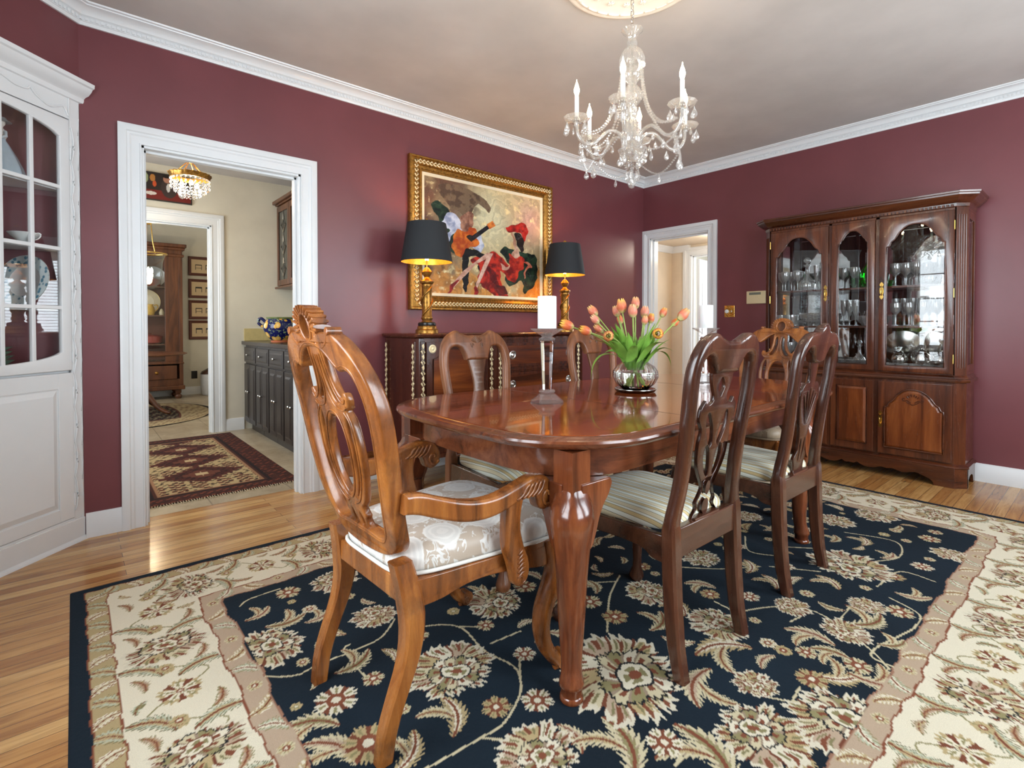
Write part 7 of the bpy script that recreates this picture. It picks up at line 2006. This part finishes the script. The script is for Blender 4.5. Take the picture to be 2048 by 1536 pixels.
MB().box(bx0 - .01, bx1 + .01, byf - .01, byf + .01, .52, .545).obj('waist_moulding', M_BROWN, bh, smooth=0, bevel=.006)
MB().box(bx0 - .02, bx1 + .02, byf - .02, BY - .02, 2.10, 2.14).box(bx0 - .05, bx1 + .05, byf - .05, BY - .02, 2.24, 2.29).box(bx0 - .03, bx1 + .03, byf - .03, BY - .02, 2.20, 2.24).obj('cornice', M_BROWN, bh, smooth=0, bevel=.01)
dw = MB().box(bx0 + .08, bx1 - .08, byf - .014, byf, .30, .50).obj('drawer', M_BROWN, bh, smooth=0, bevel=.006)
MB().lathe([(0, 0), (.02, 0), (.024, .01), (.01, .03), (0, .032)], 16).xf(Matrix.Translation((-3.86, byf - .014, .40)) @ Matrix.Rotation(pi / 2, 4, 'X')).obj('pull', M_GOLD, dw, smooth=50)
for x in (bx0 + .06, bx1 - .06):
    MB().lathe([(0, 0), (.03, 0), (.045, .03), (.045, .05), (.025, .07), (.04, .09), (.04, .14), (0, .14)], 20, (x, byf + .05, 0)).obj('bun_foot', M_BROWN, bh, smooth=50)
    MB().lathe([(0, 0), (.03, 0), (.045, .03), (.045, .05), (.025, .07), (.04, .09), (.04, .14), (0, .14)], 20, (x, BY - .08, 0)).obj('bun_foot', M_BROWN, bh, smooth=50)
MB().box(bx0 + .22, bx1 - .22, byf + .010, byf + .014, .56, 2.14).obj('glass', M_PANE, bh, smooth=0)
for z in (.82, 1.24, 1.66): MB().box(bx0 + .05, bx1 - .05, byf + .04, BY - .05, z - .018, z).obj('shelf', M_BROWN, bh, smooth=0)
MB().box(bx0 + .06, bx1 - .06, BY - .054, BY - .051, .57, 2.13).obj('back_lining', m_plain('red_brown_lining', lin(112, 58, 42), .5, noise=.1), bh, smooth=0)
def pot(name, label, x, y, z, r, h, mat, sc=1):
    t = thing(name, label, 'casserole', (x, y, z))
    MB().lathe([(0, 0), (r * .85, 0), (r, h * .2), (r, h), (r * .98, h), (0, h * .98)], 32).obj('pot', mat, t, smooth=50)
    MB().lathe([(0, h), (r * 1.03, h), (r * 1.03, h * 1.08), (r * .6, h * 1.3), (0, h * 1.4)], 32).obj('lid', mat, t, smooth=50)
    MB().lathe([(0, h * 1.38), (r * .1, h * 1.38), (r * .16, h * 1.55), (0, h * 1.62)], 16).obj('lid_knob', M_SILVER, t, smooth=50)
pot('casserole', 'orange-red lidded casserole on the top shelf of the far glazed cupboard', -3.90, 5.88, 1.661, .12, .10, M_REDGLAZE)
pot('casserole', 'wide brick-red lidded casserole on the bottom shelf of the far glazed cupboard', -3.92, 5.88, .821, .165, .10, m_plain('brick_enamel', lin(150, 54, 44), .25, noise=.05))
M_CRM = m_plain('cream_plate_rim', lin(200, 184, 150), .2, noise=.05)
plate_thing('serving_plate', 'large cream plate standing on the middle shelf of the far glazed cupboard', 'plate', (-3.97, 6.00, 1.241), 0, .20, M_CRM, m_plain('cream_plate_well', lin(216, 202, 170), .2, noise=.05), M_BRASS, 10)
plate_thing('serving_plate', 'white platter behind the orange-red casserole', 'plate', (-3.86, 6.02, 1.661), 0, .16, M_PORC, M_PORC, M_SILVER, 10)
yj = thing('mustard_jug', 'mustard yellow jug on the middle shelf of the far glazed cupboard', 'jug', (-3.92, 5.83, 1.241))
MB().lathe([(0, 0), (.055, 0), (.066, .05), (.058, .11), (.042, .14), (.048, .16), (.043, .16), (.036, .14), (.05, .10), (.058, .05), (0, .01)], 28).obj('body', M_YEL, yj, smooth=60)
MB().tube(cr([(.05, 0, .14), (.09, 0, .15), (.10, 0, .10), (.055, 0, .05)], 4, closed=False), .008, 8).obj('handle', M_YEL, yj, smooth=60)
b_ = MB().lathe([(0, 0), (.028, 0), (.034, .04), (.022, .07), (.014, .09), (0, .1)], 20).obj('cream_pot', M_CRM, smooth=50); b_.location = (-3.775, 5.83, 1.241); tag(b_, 'small cream pot right of the mustard jug', 'pot')
# hydrangea-like pale flowers at the left of the shelf
fl_ = MB()
for k in range(40):
    v = Vector(rng.standard_normal(3)).normalized(); c = v * .06
    fl_.lathe([(0, -.008), (.014, 0), (0, .008)], 6, (c.x - 4.08, c.y + 5.84, c.z + .98))
tag(fl_.obj('flower_head', m_plain('pale_green_petals', lin(196, 196, 140), .7, noise=.2)), 'pale yellow-green flower head in the far glazed cupboard', 'flower')
MB().tube([(-4.08, 5.84, .822), (-4.08, 5.84, .93)], .006, 6).obj('flower_stem', M_STEM, bpy.data.objects['flower_head'])
# four framed prints of furniture, one above another
for k, z in enumerate((2.03, 1.675, 1.34, 1.02)):
    t = thing('framed_print', ['furniture print in a brown frame, topmost of the column of four beyond the pantry', 'furniture print in a brown frame, second from the top of the column of four', 'furniture print in a brown frame, third from the top of the column of four', 'furniture print in a brown frame, lowest of the column of four'][k], 'picture', (-3.13, BY, z))
    MB().loft([[(sx * (.26 - u), -d, sz * (.150 - u)) for u, d in ((0, .003), (0, .020), (.010, .024), (.040, .014), (.045, .003))] for sx, sz in ((-1, -1), (1, -1), (1, 1), (-1, 1))], closed=True).obj('frame', m_plain('brown_red_frame', lin(92, 46, 30), .4, noise=.1), t, smooth=20)
    MB().box(-.225, .225, -.008, -.003, -.115, .115).obj('mount', m_plain('cream_print', lin(216, 190, 150), .7, noise=.03), t, smooth=0)
    dr_ = MB()
    for cx in (-.12, .02, .14):
        w = .045
        dr_.box(cx - w, cx + w, -.0095, -.008, .015 - .01 * (k % 2), .028); dr_.box(cx - w, cx - w + .008, -.0095, -.008, -.055, .02); dr_.box(cx + w - .008, cx + w, -.0095, -.008, -.055, .02)
        if k % 2 == 0: dr_.box(cx - w, cx + w, -.0095, -.008, -.03, -.024)
    dr_.obj('drawn_stools', M_DARK, t, smooth=0)
jg = thing('stoneware_jug', 'tall grey stoneware jug with a brown shoulder on the floor by the far wall', 'jug', (-3.12, 5.92, 0))
MB().lathe([(0, 0), (.125, 0), (.15, .03), (.155, .33), (0, .33)], 36).obj('body', M_STONEW, jg, smooth=50)
MB().lathe([(0, .33), (.155, .33), (.14, .37), (.07, .41), (.04, .43), (.04, .49), (.05, .50), (0, .50)], 36).obj('shoulder', m_plain('brown_glaze', lin(70, 48, 36), .2, noise=.1), jg, smooth=50)
ot = MB().box(-3.36, -3.28, BY - .008, BY - .001, .25, .37).obj('wall_outlet', M_DARK, smooth=0, bevel=.002); tag(ot, 'dark outlet plate on the far wall beside the stoneware jug', 'outlet')
# pedestal table on an oval rug
pd = thing('pedestal_table', 'dark round pedestal table in the far room, only its right edge in view', 'table', (-4.30, 4.42, 0.006))
MB().lathe([(0, .715), (.60, .715), (.635, .722), (.64, .732), (.62, .74), (0, .74)], 56).obj('tabletop', M_BROWN, pd, smooth=40)
MB().lathe([(0, .30), (.05, .30), (.075, .34), (.06, .40), (.04, .46), (.05, .60), (.09, .66), (.10, .715), (0, .715)], 24).obj('column', M_BROWN, pd, smooth=50)
for k in range(4):
    a = radians(30 + 90 * k) + .3
    P = cr([(.03, .40), (.14, .38), (.27, .26), (.40, .10), (.50, .04), (.56, .028)], 4, closed=False)
    MB().tube([(r * cos(a), r * sin(a), z) for r, z in P], [.040 - .022 * i / (len(P) - 1) for i in range(len(P))], 10).obj('leg', M_BROWN, pd, smooth=50)
def ovalrug(X, Y):
    cx, cy = (X.min() + X.max()) / 2, (Y.min() + Y.max()) / 2; u = (X - cx) / (X.max() - cx); v = (Y - cy) / (Y.max() - cy)
    r = np.maximum(np.abs(u), np.abs(v)) ; im = np.zeros(X.shape + (3,)) + L3(30, 26, 28)
    p = np.sin(X * 70 + 2 * np.sin(Y * 40)) * np.sin(Y * 60 + 2 * np.sin(X * 30))
    im[(r > .60)] = L3(176, 156, 118); im[(r > .62) & (p > .3)] = L3(120, 92, 70); im[(r < .60) & (p > .45)] = L3(150, 134, 104); im[(r < .6) & (p < -.75)] = L3(110, 60, 44); im[r > .96] = L3(34, 28, 28); im[(r > .58) & (r < .61)] = L3(96, 50, 40)
    return im
rug_grid('oval_rug', -5.25, -3.40, 3.25, 5.45, ovalrug, 'dark oval rug with a tan border under the far pedestal table', .012, True)
# glass lantern pendant
ln = thing('pendant_lantern', 'brass-hung clear glass bell lantern, lit, at the left edge of the inner doorway', 'lantern', (-4.075, 4.20, 0))
MB().lathe([(0, 2.30), (.03, 2.30), (.05, 2.33), (.035, 2.36), (0, 2.37)], 24).obj('canopy', M_BRASS, ln, smooth=50)
MB().tube([(0, 0, 2.36), (0, 0, 2.66)], .006, 8).obj('rod', M_BRASS, ln)
for k in range(3):
    a = 2.1 * k; MB().tube([(.03 * cos(a), .03 * sin(a), 2.31), (.045 * cos(a), .045 * sin(a), 2.1), (.07 * cos(a), .07 * sin(a), 1.96)], .005, 6).obj('hanger', M_BRASS, ln)
MB().lathe([(.19, 1.945), (.195, 1.945), (.195, 1.958), (.17, 1.964), (.17, 1.955)], 40, ring=True).obj('smoke_ring', M_BRASS, ln, smooth=50)
MB().lathe([(.175, 1.945), (.145, 1.85), (.140, 1.70), (.12, 1.60), (.06, 1.54), (0, 1.52), (0, 1.524), (.058, 1.544), (.117, 1.604), (.137, 1.70), (.142, 1.85), (.172, 1.945)], 40, ring=False).obj('glass_bell', M_PANE, ln, smooth=60)
for k in range(3):
    a = 2.1 * k + .4
    MB().lathe([(0, 0), (.012, .004), (.017, .03), (.009, .055), (0, .07)], 12, (.035 * cos(a), .035 * sin(a), 1.72)).obj('bulb', m_emit('lantern_bulb', (1, .78, .48, 1), 60), ln, smooth=60)
point_light('lantern_light', (-4.075, 4.20, 1.78), 16, WARM, .04)
# the maker's models that were never placed are not part of the room
for o_ in list(bpy.data.objects):
    if o_.location.z < -40: bpy.data.objects.remove(o_)
